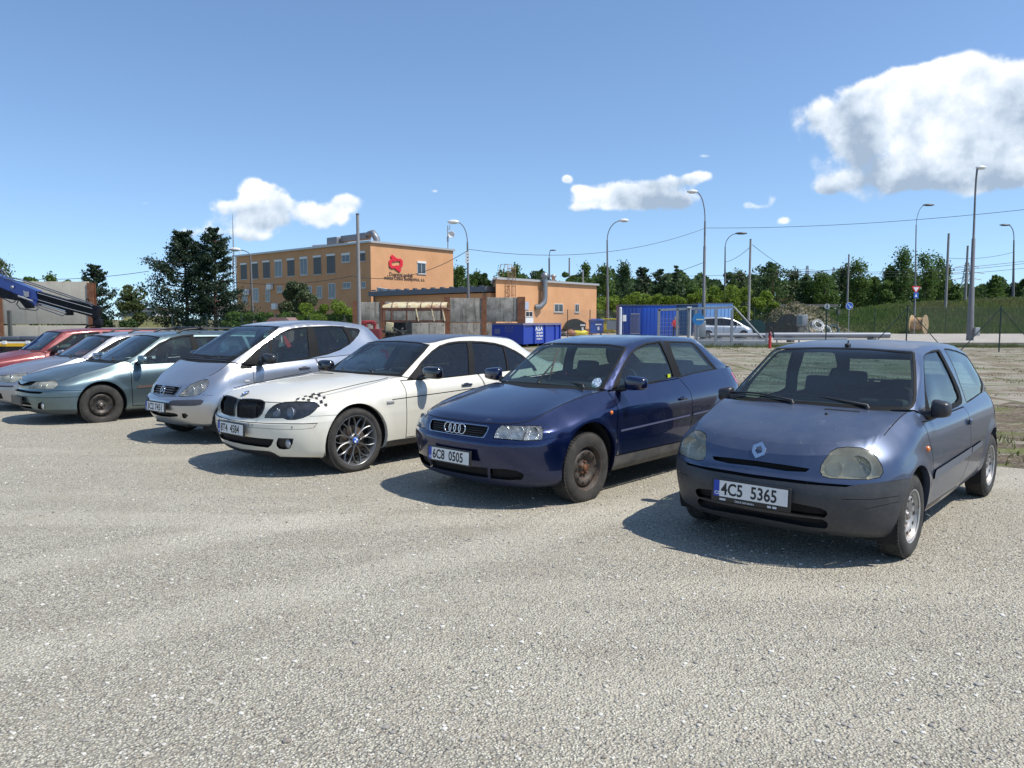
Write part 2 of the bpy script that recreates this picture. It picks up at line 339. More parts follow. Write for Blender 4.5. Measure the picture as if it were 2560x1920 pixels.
def catm(t, P, x):
 """C1 cubic through P at knots t with centred tangents: no flats at turning points"""
 n = len(t); m = np.zeros_like(P)
 for i in range(n):
  a, b = max(i-1, 0), min(i+1, n-1); m[i] = (P[b]-P[a])/max(t[b]-t[a], 1e-9)
 k = np.clip(np.searchsorted(t, x)-1, 0, n-2); H = (t[k+1]-t[k])[:, None]; H = np.where(H < 1e-9, 1e-9, H)
 s = ((x-t[k])[:, None])/H
 return (1+2*s)*(1-s)**2*P[k]+s*(1-s)**2*H*m[k]+s*s*(3-2*s)*P[k+1]+s*s*(s-1)*H*m[k+1]
class Car:
 def __init__(s, spec, loc, yaw, zoff=0):
  s.sp = spec; s.loc = Vector((loc[0], loc[1], zoff)); s.yaw = yaw
  d = Vector((-math.sin(yaw), -math.cos(yaw), 0)); l = Vector((math.cos(yaw), -math.sin(yaw), 0))
  s.M = Matrix(((d.x, l.x, 0), (d.y, l.y, 0), (0, 0, 1)))     # local -> world
  s.Mi = s.M.transposed(); s.camL = s.Mi @ (Vector((0, 0, CAM_H))-s.loc)
  s.root = empty('car', s.loc); s.root.rotation_euler = s.M.to_euler()
  s.patch = []   # (vertex grid n x m x 3)
 # ---- photo helpers
 def lray(s, u, v): return s.Mi @ ray(u, v)
 def onp(s, u, v, ax, val):
  d = s.lray(u, v); t = (val-s.camL[ax])/d[ax]; return s.camL+d*t
 # ---- lower body
 def contour(s, k, th_f, xs, th_r):
  """one horizontal ring of the body: nose centre -> side -> tail centre"""
  z, xf, w, xr, n = s.sp['lv'][k][:5]; xc, xt = s.sp['xc'], s.sp['xt']
  wf = float(L1(w, np.array([xc]))[0]); wr = float(L1(w, np.array([xt]))[0])
  nn = s.sp.get('rn', 3.0)
  X = np.concatenate([xc+(xf-xc)*np.cos(th_f)**(2/n), xs, xt-(xt-xr)*np.cos(th_r)**(2/nn)])
  Y = np.concatenate([wf*np.sin(th_f)**(2/n), L1(w, xs), wr*np.sin(th_r)**(2/nn)])
  Z = L1(z, X); return np.stack([X, Y, Z], 1)
 def body(s):
  sp = s.sp; nf, ns, nr = 26, 84, 14
  thf = (np.linspace(0, 1, nf)**.9)*math.pi/2; thr = np.linspace(math.pi/2, 0, nr+1)[1:]
  xs = np.linspace(sp['xc'], sp['xt'], ns+1)[1:]
  # put a station exactly on the scuttle corner
  j = int(np.argmin(abs(xs-sp['xs']))); xs[j] = sp['xs']
  s.nf = nf; s.js = nf+j
  R_ = [s.contour(k, thf, xs, thr) for k in range(len(sp['lv']))]
  arr = np.stack(R_)                        # levels x stations x 3
  # wheel arch flare
  cre = [0]+[k for k in range(1, len(R_)-1) if len(sp['lv'][k]) > 5 and sp['lv'][k][5]]+[len(R_)-1]
  for a, b in zip(cre[:-1], cre[1:]):
   seg = arr[a:b+1]; rows = max(4, int(round(float(np.mean(np.linalg.norm(np.diff(seg, axis=0), axis=2).sum(0)))/.022)))
   out = np.zeros((rows+1, arr.shape[1], 3)); u = np.linspace(0, 1, rows+1)
   for i in range(arr.shape[1]):
    c = chord(seg[:, i]); c = c/c[-1]; out[:, i] = catm(c, seg[:, i], u) if len(c) > 2 else seg[0, i]+(seg[-1, i]-seg[0, i])*u[:, None]
   s.patch.append(('side', s.flare(out)))
  s.top = arr[-1]
  # hood by a Coons patch: nose ring, fender ring, scuttle, centre line
  m = nf-1; n = s.js-m; U = np.linspace(0, 1, m+1); V = np.linspace(0, 1, n+1)
  Bf = s.top[:m+1]; Bs = s.top[m:m+n+1]
  cz = sp['hood']; cx0, cx1 = Bf[0, 0], sp['gh'][0][0][0]
  tv = (Bs[:, 0]-Bs[0, 0])/(Bs[-1, 0]-Bs[0, 0]); cx = cx0+(cx1-cx0)*tv
  Bc = np.stack([cx, 0*cx, L1(cz, cx)], 1); Bc[0] = Bf[0]
  sc0, sc1 = Bc[-1], Bs[-1]
  bow = sp.get('bow', 2.0)
  Br = sc0+(sc1-sc0)*np.stack([U**bow, U, U**bow], 1)
  G = np.zeros((m+1, n+1, 3)); cr = sp.get('crown', 2.2)
  wu = np.stack([U**1.0, U**1.0, U**cr], 1)           # x, y spread evenly, height stays up until near the fender
  for j_ in range(n+1):
   v = V[j_]
   ru = Bc[j_]*(1-wu)+Bs[j_]*wu
   rv = Bf*(1-v)+Br*v
   bl = (Bc[0]*(1-wu)+Bs[0]*wu)*(1-v)+(Bc[-1]*(1-wu)+Bs[-1]*wu)*v
   G[:, j_] = ru+rv-bl
  for (fn) in sp.get('hoodmod', []): G = fn(G, U, V)
  s.patch.append(('hood', G))
  # greenhouse
  gh = sp['gh']; P = np.zeros((len(gh), 6, 3))
  for p, (c, inn, outp, bx) in enumerate(gh):
   P[p, 0] = (c[0], 0, c[1]); P[p, 2] = inn; P[p, 3] = outp
   P[p, 1] = (c[0]+(inn[0]-c[0])*.28, inn[1]*.55, c[1]+(inn[2]-c[1])*.26)
   by = float(np.interp(-bx, -s.top[nf:, 0], s.top[nf:, 1])); bz = float(np.interp(-bx, -s.top[nf:, 0], s.top[nf:, 2]))
   P[p, 5] = (bx, by, bz); P[p, 4] = (P[p, 3]+P[p, 5])/2+np.array([0, .014, 0])
  qn = [0, 8, 15, 20, 29, 39]; pn = 66
  # along
  A = np.zeros((pn, 6, 3))
  for q in range(6):
   c = chord(P[:, q]); base = chord(P[:, 2]); base = base/base[-1]
   # keep header rows aligned: interpolate by knot index with chord spacing
   t = np.linspace(0, 1, pn)
   A[:, q] = pch(base, P[:, q], t)
  Gr = np.zeros((pn, qn[-1]+1, 3))
  for p in range(pn):
   seg = A[p]; c = chord(seg[:4]); t = np.linspace(0, 1, qn[3]+1)
   cc = c/c[-1]; q3 = catm(cc, seg[:4], np.interp(np.arange(qn[3]+1), qn[:4], cc))
   c2 = chord(seg[3:]); cc2 = c2/max(c2[-1], 1e-6); lo = catm(cc2, seg[3:], np.interp(np.arange(qn[3], qn[5]+1), qn[3:], cc2))
   Gr[p, :qn[3]+1] = q3; Gr[p, qn[3]:] = lo
  s.patch.append(('green', Gr[:, ::-1]))
  s.rearrow = Gr[-1]
  # rear deck
  jf = nf+int(np.argmin(abs(s.top[nf:, 0]-gh[-1][3])))
  if jf > nf+ns-3:           # hatchback: the glass starts right above the tail ring
   Bt = s.top[jf:][::-1]; rr = Gr[-1]; Bq = np.stack([np.interp(np.linspace(0, 1, len(Bt))*chord(rr)[-1], chord(rr), rr[:, a]) for a in range(3)], 1)
   s.patch.append(('deck', np.stack([Bt+(Bq-Bt)*v for v in np.linspace(0, 1, 5)], 1)[::-1])); return
  Bt = s.top[s.nf+ns:][::-1]        # tail ring, centre -> corner
  jr = int(np.argmin(abs(s.top[:s.nf+ns, 0]-gh[-1][3])))
  sideb = s.top[jr:s.nf+ns+1][::-1]; side = sideb; m2 = len(Bt)-1; n2 = len(side)-1
  corner = side[0]; Bt = np.vstack([Bt, corner[None]]); m2 = len(Bt)-1
  U = np.linspace(0, 1, m2+1); V = np.linspace(0, 1, n2+1)
  rr = Gr[-1]; Bq = np.stack([np.interp(np.linspace(0, 1, m2+1)*chord(rr)[-1], chord(rr), rr[:, a]) for a in range(3)], 1)
  Bc0 = Bt[0]; Bc1 = Bq[0]
  Bc = Bc0+(Bc1-Bc0)*np.stack([V, V, 1-(1-V)**2.2], 1)
  G2 = np.zeros((m2+1, n2+1, 3)); wu = np.stack([U, U, U**2], 1)
  for j_ in range(n2+1):
   v = V[j_]
   ru = Bc[j_]*(1-wu)+side[j_]*wu; rv = Bt*(1-v)+Bq*v
   bl = (Bc[0]*(1-wu)+side[0]*wu)*(1-v)+(Bc[-1]*(1-wu)+side[-1]*wu)*v
   G2[:, j_] = ru+rv-bl
  s.patch.append(('deck', G2[::-1]))
 def flare(s, G):
  for wx in (0, -s.sp['wb']):
   r = np.hypot(G[..., 0]-wx, G[..., 2]-s.sp['wz']); Rr = s.sp['ar']
   k = np.clip(1-(r-Rr)/.10, 0, 1); k = k*k*(3-2*k)
   G[..., 1] += np.where((G[..., 1] > .4), s.sp.get('fl', .014)*k, 0)
  return G
 # ---- cutting
 def begin(s):
  s.body(); bm = bmesh.new(); s.tl = bm.faces.layers.int.new('tag'); s.pl = bm.faces.layers.int.new('patch')
  s.tags = ['body']; s.bvh = []
  for i, (kind, G) in enumerate(s.patch):
   a, b = G.shape[:2]; vs = [[bm.verts.new(G[p, q]) for q in range(b)] for p in range(a)]
   for p in range(a-1):
    for q in range(b-1):
     try: f = bm.faces.new((vs[p][q], vs[p][q+1], vs[p+1][q+1], vs[p+1][q]))
     except ValueError: continue
     f[s.pl] = i; f[s.tl] = s.tg('hood') if kind == 'hood' else 0
  bmesh.ops.remove_doubles(bm, verts=bm.verts[:], dist=1e-5) if False else None
  # orient outwards (reference point: inside of the car)
  bm.normal_update(); bad = []
  for f in bm.faces:
   c = f.calc_center_median(); kind = s.patch[f[s.pl]][0]
   ref = Vector((max(min(c.x, -.2), -s.sp['wb']), 0, .55)) if kind == 'side' else Vector((c.x, 0, .1))
   if kind == 'green': ref = Vector((min(max(c.x, -s.sp['wb']+.1), s.sp['gh'][2][0][0]), 0, .7))
   if f.normal.dot(c-ref) < 0: bad.append(f)
  for f in bad: f.normal_flip()
  # reference smooth normals, one set for each patch
  for i in range(len(s.patch)):
   fs = [f for f in bm.faces if f[s.pl] == i]; vi = {}; vv = []; ff = []
   acc = []
   for f in fs:
    idx = []
    for v in f.verts:
     if v not in vi: vi[v] = len(vv); vv.append(v.co.copy()); acc.append(Vector())
     idx.append(vi[v])
    a_ = f.calc_area()
    for q in idx: acc[q] += f.normal*a_
    ff.append(idx)
   s.bvh.append((BVHTree.FromPolygons(vv, ff), vv, ff, [a.normalized() if a.length > 0 else a for a in acc]))
  s.bm = bm
 def tg(s, name):
  if name not in s.tags: s.tags.append(name)
  return s.tags.index(name)
 def proj(s, mode):
  if mode == 'side': return (lambda c: (c.x, c.z)), (lambda a, b: (Vector((a[0], 0, a[1])), Vector((-(b[1]-a[1]), 0, b[0]-a[0])))), (lambda f: f.normal.y > .15)
  if mode == 'front': return (lambda c: (c.y, c.z)), (lambda a, b: (Vector((0, a[0], a[1])), Vector((0, -(b[1]-a[1]), b[0]-a[0])))), (lambda f: f.normal.x > .15)
  if mode == 'rear': return (lambda c: (c.y, c.z)), (lambda a, b: (Vector((0, a[0], a[1])), Vector((0, -(b[1]-a[1]), b[0]-a[0])))), (lambda f: f.normal.x < -.15 and f.calc_center_median().x < -1.8)
  if mode == 'top': return (lambda c: (c.x, c.y)), (lambda a, b: (Vector((a[0], a[1], 0)), Vector((-(b[1]-a[1]), b[0]-a[0], 0)))), (lambda f: f.normal.z > .2)
  C = s.camL; Mx = s.M
  fw = s.Mi @ Vector((0, _cp, -_sp)); dn = s.Mi @ Vector((0, -_sp, -_cp)); rt = s.Mi @ Vector((1, 0, 0))
  def pj(c):
   v = c-C; z = v.dot(fw); return (1280+F_PX*v.dot(rt)/z, 960+F_PX*v.dot(dn)/z)
  def pl(a, b):
   n = s.lray(*a).cross(s.lray(*b)); return C, n
  return pj, pl, (lambda f: f.normal.dot(C-f.calc_center_median()) > 0)
 def cut(s, poly, mode='cam', name=None, only=None, where=None, patches=None, gapw=None):
  """cut the polygon's outline into the body and tag the faces inside"""
  pj, pl, ok = s.proj(mode); bm = s.bm
  oi = None if only is None else [s.tg(o) for o in only]
  cand = []
  px0 = min(p[0] for p in poly); px1 = max(p[0] for p in poly); py0 = min(p[1] for p in poly); py1 = max(p[1] for p in poly)
  for f in bm.faces:
   if patches and s.patch[f[s.pl]][0] not in patches: continue
   if oi is not None and f[s.tl] not in oi: continue
   if not ok(f): continue
   if where and not where(f.calc_center_median()): continue
   q = [pj(v.co) for v in f.verts]
   if max(a for a, _ in q) < px0 or min(a for a, _ in q) > px1 or max(b for _, b in q) < py0 or min(b for _, b in q) > py1: continue
   cand.append(f)
  live = set(cand); n = len(poly)
  for i in range(n):
   a, b = poly[i], poly[(i+1) % n]
   if abs(a[0]-b[0])+abs(a[1]-b[1]) < 1e-6: continue
   x0, x1, y0, y1 = min(a[0], b[0]), max(a[0], b[0]), min(a[1], b[1]), max(a[1], b[1])
   sub = []
   dx, dy = b[0]-a[0], b[1]-a[1]
   for f in live:
    q = [pj(v.co) for v in f.verts]
    if max(t for t, _ in q) < x0 or min(t for t, _ in q) > x1 or max(t for _, t in q) < y0 or min(t for _, t in q) > y1: continue
    sd_ = [(t[0]-a[0])*dy-(t[1]-a[1])*dx for t in q]
    if min(sd_) > 0 or max(sd_) < 0: continue
    sub.append(f)
   if not sub: continue
   co, no = pl(a, b); ed = set(e for f in sub for e in f.edges); ve = set(v for f in sub for v in f.verts)
   sset = set(sub)
   r = bmesh.ops.bisect_plane(bm, geom=list(ve)+list(ed)+sub, plane_co=co, plane_no=no, dist=2e-5)
   live = set(f for f in live if f.is_valid) | set(g for g in r['geom'] if isinstance(g, bmesh.types.BMFace))
   # new halves may not all be listed
   for g in r['geom_cut']:
    if isinstance(g, bmesh.types.BMEdge):
     for f in g.link_faces: live.add(f)
  inside = []
  for f in live:
   if not f.is_valid: continue
   c = f.calc_center_median(); q = pj(c)
   if where and not where(c): continue
   if oi is not None and f[s.tl] not in oi: continue
   if not ok(f): continue
   if pip(q, poly): inside.append(f)
  if name is not None:
   t = s.tg(name)
   for f in inside: f[s.tl] = t
  return inside
 def line(s, pts, w, mode='cam', name='gap', **k):
  for a, b in zip(pts[:-1], pts[1:]):
   dx, dy = b[0]-a[0], b[1]-a[1]; L = math.hypot(dx, dy); nx, ny = -dy/L*w/2, dx/L*w/2; ex, ey = dx/L*w*.3, dy/L*w*.3
   s.cut([(a[0]+nx-ex, a[1]+ny-ey), (b[0]+nx+ex, b[1]+ny+ey), (b[0]-nx+ex, b[1]-ny+ey), (a[0]-nx-ex, a[1]-ny-ey)], mode, name, **k)
 def panel(s, poly, w, mode, name, **k):
  s.cut(poly, mode, 'gap', **k); s.cut(inset(poly, w), mode, name, only=['gap'], **{a: b for a, b in k.items() if a != 'only'})
 def arches(s):
  sp = s.sp
  for wx in (0, -sp['wb']):
   Rr = sp['ar']; c = [(wx+Rr*math.cos(a), sp['wz']+Rr*math.sin(a)) for a in np.linspace(R(-20), R(200), 40)]
   c = [(c[0][0]+.01, -.1)]+c+[(c[-1][0]-.01, -.1)]
   s.cut(c, 'side', 'arch', where=lambda q: q.y > .42)
  # lips
  bm = s.bm; t = s.tg('arch'); ed = [e for e in bm.edges if len(e.link_faces) == 2 and (e.link_faces[0][s.tl] == t) != (e.link_faces[1][s.tl] == t)]
  s.lip = [(e.verts[0].co.copy(), e.verts[1].co.copy()) for e in ed]
  bmesh.ops.delete(bm, geom=[f for f in bm.faces if f[s.tl] == t], context='FACES')
 def finish(s, mats, names, inward={}, thick_black=None, skip=()):
  """one object for every tag, mirrored to the other side"""
  bm = s.bm; bm.verts.index_update(); cache = {}
  def nrm(v, pi):
   key = (v.index, pi)
   if key in cache: return cache[key]
   tree, vv, ff, nn = s.bvh[pi]; loc, n0, fi, dist = tree.find_nearest(v.co)
   if fi is None: cache[key] = v.normal.copy(); return cache[key]
   idx = ff[fi]; ws = [1/(1e-6+(vv[q]-loc).length**2) for q in idx]
   # bilinear-like weights on the quad
   P4 = [vv[q] for q in idx]
   n = Vector()
   if len(idx) == 4:
    a, b, c, d = P4
    e1 = (b-a+(c-d))*.5; e2 = (d-a+(c-b))*.5
    u = max(0, min(1, (loc-a).dot(e1)/max(e1.dot(e1), 1e-12))); w = max(0, min(1, (loc-a).dot(e2)/max(e2.dot(e2), 1e-12)))
    n = nn[idx[0]]*(1-u)*(1-w)+nn[idx[1]]*u*(1-w)+nn[idx[2]]*u*w+nn[idx[3]]*(1-u)*w
   if n.length < 1e-6:
    for q, w in zip(idx, ws): n += nn[q]*w
   n.normalize(); cache[key] = n; return n
  s.obj = {}
  for ti, tn in enumerate(s.tags):
   fs = [f for f in bm.faces if f[s.tl] == ti]
   if not fs or tn in skip: continue
   vi = {}; vv = []; vn = []; ff = []; off = inward.get(tn, 0)
   for f in fs:
    idx = []
    for v in f.verts:
     k = (v.index, f[s.pl])
     if k not in vi:
      n = nrm(v, f[s.pl]); vi[k] = len(vv); vv.append(v.co-n*off); vn.append(n)
     idx.append(vi[k])
    ff.append(idx)
   if tn == 'body':
    for a, b in s.lip:      # rolled arch edge
     o = Vector((0, -.045, 0)); k = len(vv); vv += [a.copy(), b.copy(), b+o, a+o]; nn_ = Vector(((s.wc(a)-a.x), 0, s.sp['wz']-a.z)).normalized(); vn += [nn_]*4; ff.append([k, k+1, k+2, k+3])
   nV = len(vv); V2 = vv+[Vector((v.x, -v.y, v.z)) for v in vv]; N2 = vn+[Vector((n.x, -n.y, n.z)) for n in vn]
   F2 = ff+[[q+nV for q in f[::-1]] for f in ff]
   split = names.get(tn, (tn, 0))[1]      # 1: the two sides are two parts
   for side in ((0, 1) if split else (None,)):
    me = bpy.data.meshes.new(names.get(tn, (tn,))[0])
    if side is None: v_, f_, n_ = V2, F2, N2
    elif side == 0: v_, f_, n_ = vv, ff, vn
    else: v_, f_, n_ = V2[nV:], [[q-nV for q in f] for f in F2[len(ff):]], N2[nV:]
    me.from_pydata(v_, [], f_); me.polygons.foreach_set('use_smooth', [True]*len(f_)); me.update()
    me.normals_split_custom_set_from_vertices(n_)
    o = mobj(names.get(tn, (tn,))[0], me, mats[tn], s.root)
    s.obj.setdefault(tn, []).append(o)
  s.bmf = [(f[s.tl], f[s.pl], f.calc_center_median(), [v.co.copy() for v in f.verts], f.normal.copy()) for f in bm.faces]
 def wc(s, a): return 0 if a.x > -s.sp['wb']/2 else -s.sp['wb']
 def shell(s, tags, off, name, m, xmax=99, patches=('green', 'side', 'deck'), zmin=.3):
  """inner lining: the body's faces set inwards"""
  ids = [s.tags.index(t) for t in tags if t in s.tags]; vs = []; fs = []
  for t, p, c, co, n in s.bmf:
   if t in ids and s.patch[p][0] in patches and c.x < xmax and c.z > zmin:
    k = len(vs); vs += [q-n*off for q in co]; fs.append(list(range(k, k+len(co))))
    k = len(vs); vs += [Vector((q.x, -q.y, q.z)) for q in vs[-len(co):]]; fs.append(list(range(k+len(co)-1, k-1, -1)))
  me = bpy.data.meshes.new(name); me.from_pydata(vs, [], fs); me.update(); return mobj(name, me, m, s.root)
 def surf(s, y, z, x0=2.0):      # x of the nose at (y, z)
  for tree, *_ in s.bvh:
   pass
  best = None
  for tree, *_ in s.bvh:
   h = tree.ray_cast(Vector((x0, abs(y), z)), Vector((-1, 0, 0)))
   if h[0] is not None and (best is None or h[0].x > best[0].x): best = (h[0], h[1])
  return best
 def surfside(s, x, z):
  best = None
  for tree, *_ in s.bvh:
   h = tree.ray_cast(Vector((x, 2.0, z)), Vector((0, -1, 0)))
   if h[0] is not None and (best is None or h[0].y > best[0].y): best = (h[0], h[1])
  return best
 def surftop(s, x, y):
  best = None
  for tree, *_ in s.bvh:
   h = tree.ray_cast(Vector((x, abs(y), 3.0)), Vector((0, 0, -1)))
   if h[0] is not None and (best is None or h[0].z > best[0].z): best = (h[0], h[1])
  return best
 def camhit(s, u, v):
  d = s.lray(u, v).normalized(); best = None
  for tree, *_ in s.bvh:
   h = tree.ray_cast(s.camL, d)
   if h[0] is not None and (best is None or h[3] < best[1]): best = (h[0], h[3], h[1])
  return best
def pip(p, poly):
 x, y = p; c = False; n = len(poly); j = n-1
 for i in range(n):
  xi, yi = poly[i]; xj, yj = poly[j]
  if (yi > y) != (yj > y) and x < (xj-xi)*(y-yi)/(yj-yi)+xi: c = not c
  j = i
 return c
def inset(poly, d):
 A = sum(poly[i][0]*poly[(i+1) % len(poly)][1]-poly[(i+1) % len(poly)][0]*poly[i][1] for i in range(len(poly)))
 s = 1 if A > 0 else -1; n = len(poly); out = []
 for i in range(n):
  p, a, b = poly[i], poly[i-1], poly[(i+1) % n]
  e1 = (p[0]-a[0], p[1]-a[1]); e2 = (b[0]-p[0], b[1]-p[1]); l1 = math.hypot(*e1) or 1; l2 = math.hypot(*e2) or 1
  n1_ = (-e1[1]/l1*s, e1[0]/l1*s); n2_ = (-e2[1]/l2*s, e2[0]/l2*s)
  bx, by = n1_[0]+n2_[0], n1_[1]+n2_[1]; q = max(bx*n1_[0]+by*n1_[1], .6)
  out.append((p[0]+bx*d/q, p[1]+by*d/q))
 return out
ZM = {'C1': (1640, 820, 2.4043), 'CA': (1820, 840, 5.027), 'CB': (2240, 840, 7.9), 'CC': (1660, 1000, 5.53), 'CD': (2100, 1000, 4.1475),
 'A1': (1000, 800, 2.572), 'AA': (1200, 820, 5.267), 'AB': (1500, 820, 6.144), 'AC': (1020, 1000, 7.373), 'AD': (1300, 1020, 5.53),
 'BA': (760, 820, 6.144), 'BB': (1000, 820, 6.144), 'BC': (520, 960, 5.53), 'BD': (780, 980, 7.373),
 'MA': (420, 790, 6.9125), 'MB': (640, 790, 6.9125), 'MC': (330, 940, 7.373),
 'LA': (180, 800, 6.9125), 'LB': (0, 800, 6.9125), 'LC': (0, 900, 6.506)}
def Z(k, *pts):
 ox, oy, sc = ZM[k]; return [(ox+x/sc, oy+y/sc) for x, y in pts]
# ---- shared car fittings
def wheel_meshes(kind, r, w, rim_r, flat=0):
 """tyre and rim meshes, axis along +y (outside), centre at the origin"""
 t = MB(); hw = w/2
 prof = [(rim_r-.012, hw-.014), (rim_r+.004, hw-.004), (rim_r+.02, hw+.001), (r*.5+rim_r*.5, hw+.006), (r-.03, hw+.0), (r-.012, hw-.012), (r-.003, hw-.026), (r, hw-.05), (r, -hw+.05), (r-.012, -hw+.012), (rim_r, -hw)]
 t.lathe(prof, axis='y', n=64)
 # tread blocks on the shoulder
 nb = 60
 for k in range(nb):
  a = 2*math.pi*k/nb; c, s_ = math.cos(a), math.sin(a)
  for yy, ww in ((hw-.034, .034), (0, .05), (-hw+.034, .034)):
   tx = 2*math.pi*r/nb*.36; rr = r+.003
   p = [(rr*c-sx*tx*s_, yy+sy*ww/2, rr*s_+sx*tx*c) for sx, sy in ((-1, -1), (1, -1), (1, 1), (-1, 1))]
   q = [((rr-.012)*c-sx*tx*s_, yy+sy*ww/2, (rr-.012)*s_+sx*tx*c) for sx, sy in ((-1, -1), (1, -1), (1, 1), (-1, 1))]
   t.add(p+q, [(0, 1, 2, 3), (0, 4, 5, 1), (1, 5, 6, 2), (2, 6, 7, 3), (3, 7, 4, 0)])
 if flat:
  nv = []
  for x, y, z in t.v:
   if z < -r+flat: y = y+math.copysign(.018*min(1, (-r+flat-z)/.05)*1.5, y); z = -r+flat-(-r+flat-z)*.06
   nv.append((x, y, z))
  t.v = nv
 m = MB(); o = hw-.012
 m.lathe([(rim_r+.004, o+.004), (rim_r+.0, o+.008), (rim_r-.008, o+.002), (rim_r-.014, o-.012), (rim_r-.03, o-.04), (rim_r-.035, -hw+.03)], axis='y', n=48, m=0)
 if kind == 'steel':
  d = rim_r-.032
  m.lathe([(d, o-.045), (d-.012, o-.022), (d-.04, o-.014), (d*.62, o-.03), (d*.52, o-.05), (d*.30, o-.05), (d*.22, o-.03), (.03, o-.028), (.0, o-.028)], axis='y', n=48, m=0)
  nh = 10
  for k in range(nh):
   a = 2*math.pi*k/nh; rr = d-.036
   cx, cz = rr*math.cos(a), rr*math.sin(a)
   ring = [(cx+.017*math.cos(b)*(-math.sin(a))+.011*math.sin(b)*math.cos(a), o-.0125, cz+.017*math.cos(b)*math.cos(a)+.011*math.sin(b)*math.sin(a)) for b in np.linspace(0, 2*math.pi, 13)[:-1]]
   m.add(ring, [tuple(range(12))[::-1]], 1)
  for k in range(5 if r > .3 else 4):
   a = 2*math.pi*k/(5 if r > .3 else 4)+.4; cx, cz = .052*math.cos(a), .052*math.sin(a)
   m.lathe([(.011, -.02), (.0105, .0), (.006, .006), (0, .006)], (cx, o-.025, cz), 'y', 6, 2, False)
  m.lathe([(.03, -.03), (.03, .004), (.024, .01), (0, .011)], (0, o-.025, 0), 'y', 16, 2)
 elif kind == 'petal':
  m.lathe([(.075, o-.035), (.07, o-.02), (.045, o-.014), (.036, o-.012)], axis='y', n=30)
  m.lathe([(.034, o-.012), (.032, o-.002), (0, o)], axis='y', n=20, m=3)
  for k in range(4):        # quartered hub badge, blue and white
   a0 = k*math.pi/2; m.add([(0, o+.002, 0)]+[(.024*math.cos(a), o+.002, .024*math.sin(a)) for a in np.linspace(a0, a0+math.pi/2, 7)], [tuple(range(8))[::-1]], 4 if k % 2 else 5)
  for k in range(5):
   a = 2*math.pi*k/5+.3; m.lathe([(.013, -.01), (.011, .002), (0, .002)], (.056*math.cos(a), o-.012, .056*math.sin(a)), 'y', 8, 1)
  n_p = 10
  for k in range(n_p):
   a = 2*math.pi*k/n_p+.16; ca, sa = math.cos(a), math.sin(a); r0, r1 = .062, rim_r-.012
   for sgn in (-1, 1):
    pts = []
    for q in np.linspace(0, 1, 12):
     rr = r0+(r1-r0)*q; wd = sgn*(.010+.026*math.sin(math.pi*min(q*1.02, 1))**.8+.012*q)
     yy = o-.018-.012*math.sin(q*math.pi)+.006*q
     pts.append((rr, wd, yy))
    hw_ = .0052; vs = []; fs = []
    for i, (rr, wd, yy) in enumerate(pts):
     for dw, dy in ((-hw_, 0), (0, .005), (hw_, 0), (hw_, -.022), (-hw_, -.022)):
      t_ = wd+dw; vs.append((rr*ca-t_*sa, yy+dy, rr*sa+t_*ca))
    for i in range(len(pts)-1):
     for j in range(5): fs.append((i*5+j, i*5+(j+1) % 5, (i+1)*5+(j+1) % 5, (i+1)*5+j))
    m.add(vs, fs, 0, False)
  m.lathe([(rim_r-.04, o-.09), (.05, o-.10), (0, o-.10)], axis='y', n=24, m=1)
  m.lathe([(.16, o-.07), (.155, o-.066), (.06, o-.066)], axis='y', n=36, m=6)
 else:   # plain alloy / hubcap
  d = rim_r-.02
  m.lathe([(d, o-.03), (d-.01, o-.01), (d*.5, o-.004), (.05, o+.002), (0, o+.003)], axis='y', n=40)
  for k in range(7):
   a = 2*math.pi*k/7; m.add([((d-.02)*math.cos(a-.16), o-.004, (d-.02)*math.sin(a-.16)), ((d-.02)*math.cos(a+.16), o-.004, (d-.02)*math.sin(a+.16)), (.4*d*math.cos(a+.1), o+.001, .4*d*math.sin(a+.1)), (.4*d*math.cos(a-.1), o+.001, .4*d*math.sin(a-.1))], [(3, 2, 1, 0)], 1)
 return t, m
WHB = mat('badge_white', (.8, .8, .8), .3); BLB = mat('badge_blue', (.02, .12, .5), .3)
DISC = mat('brake_disc', (.16, .12, .09), .5, .7)
def wheels(car, kind, r, w, rim_r, mats, y, flats=(0, 0, 0, 0), sink=0, zc=None):
 """four wheel parts, each with tyre and rim; order front left, front right, rear left, rear right"""
 i = 0; cache = {}
 for wx in (0, -car.sp['wb']):
  for sd_ in (1, -1):
   if flats[i] not in cache:
    t, m = wheel_meshes(kind, r, w, rim_r, flats[i]); cache[flats[i]] = [t, m, None, None]
   c = cache[flats[i]]
   e = empty('wheel', (wx, sd_*(y-w/2), r-flats[i]+.001)); e.parent = car.root
   if c[2] is None:
    ot = c[0].build('tyre', TYRE, e); orr = c[1].build('rim', mats, e); c[2], c[3] = ot.data, orr.data
   else:
    ot = bpy.data.objects.new('tyre', c[2]); orr = bpy.data.objects.new('rim', c[3])
    for q in (ot, orr): COL.objects.link(q); q.parent = e
   if sd_ < 0: e.rotation_euler = (0, 0, math.pi)
   i += 1
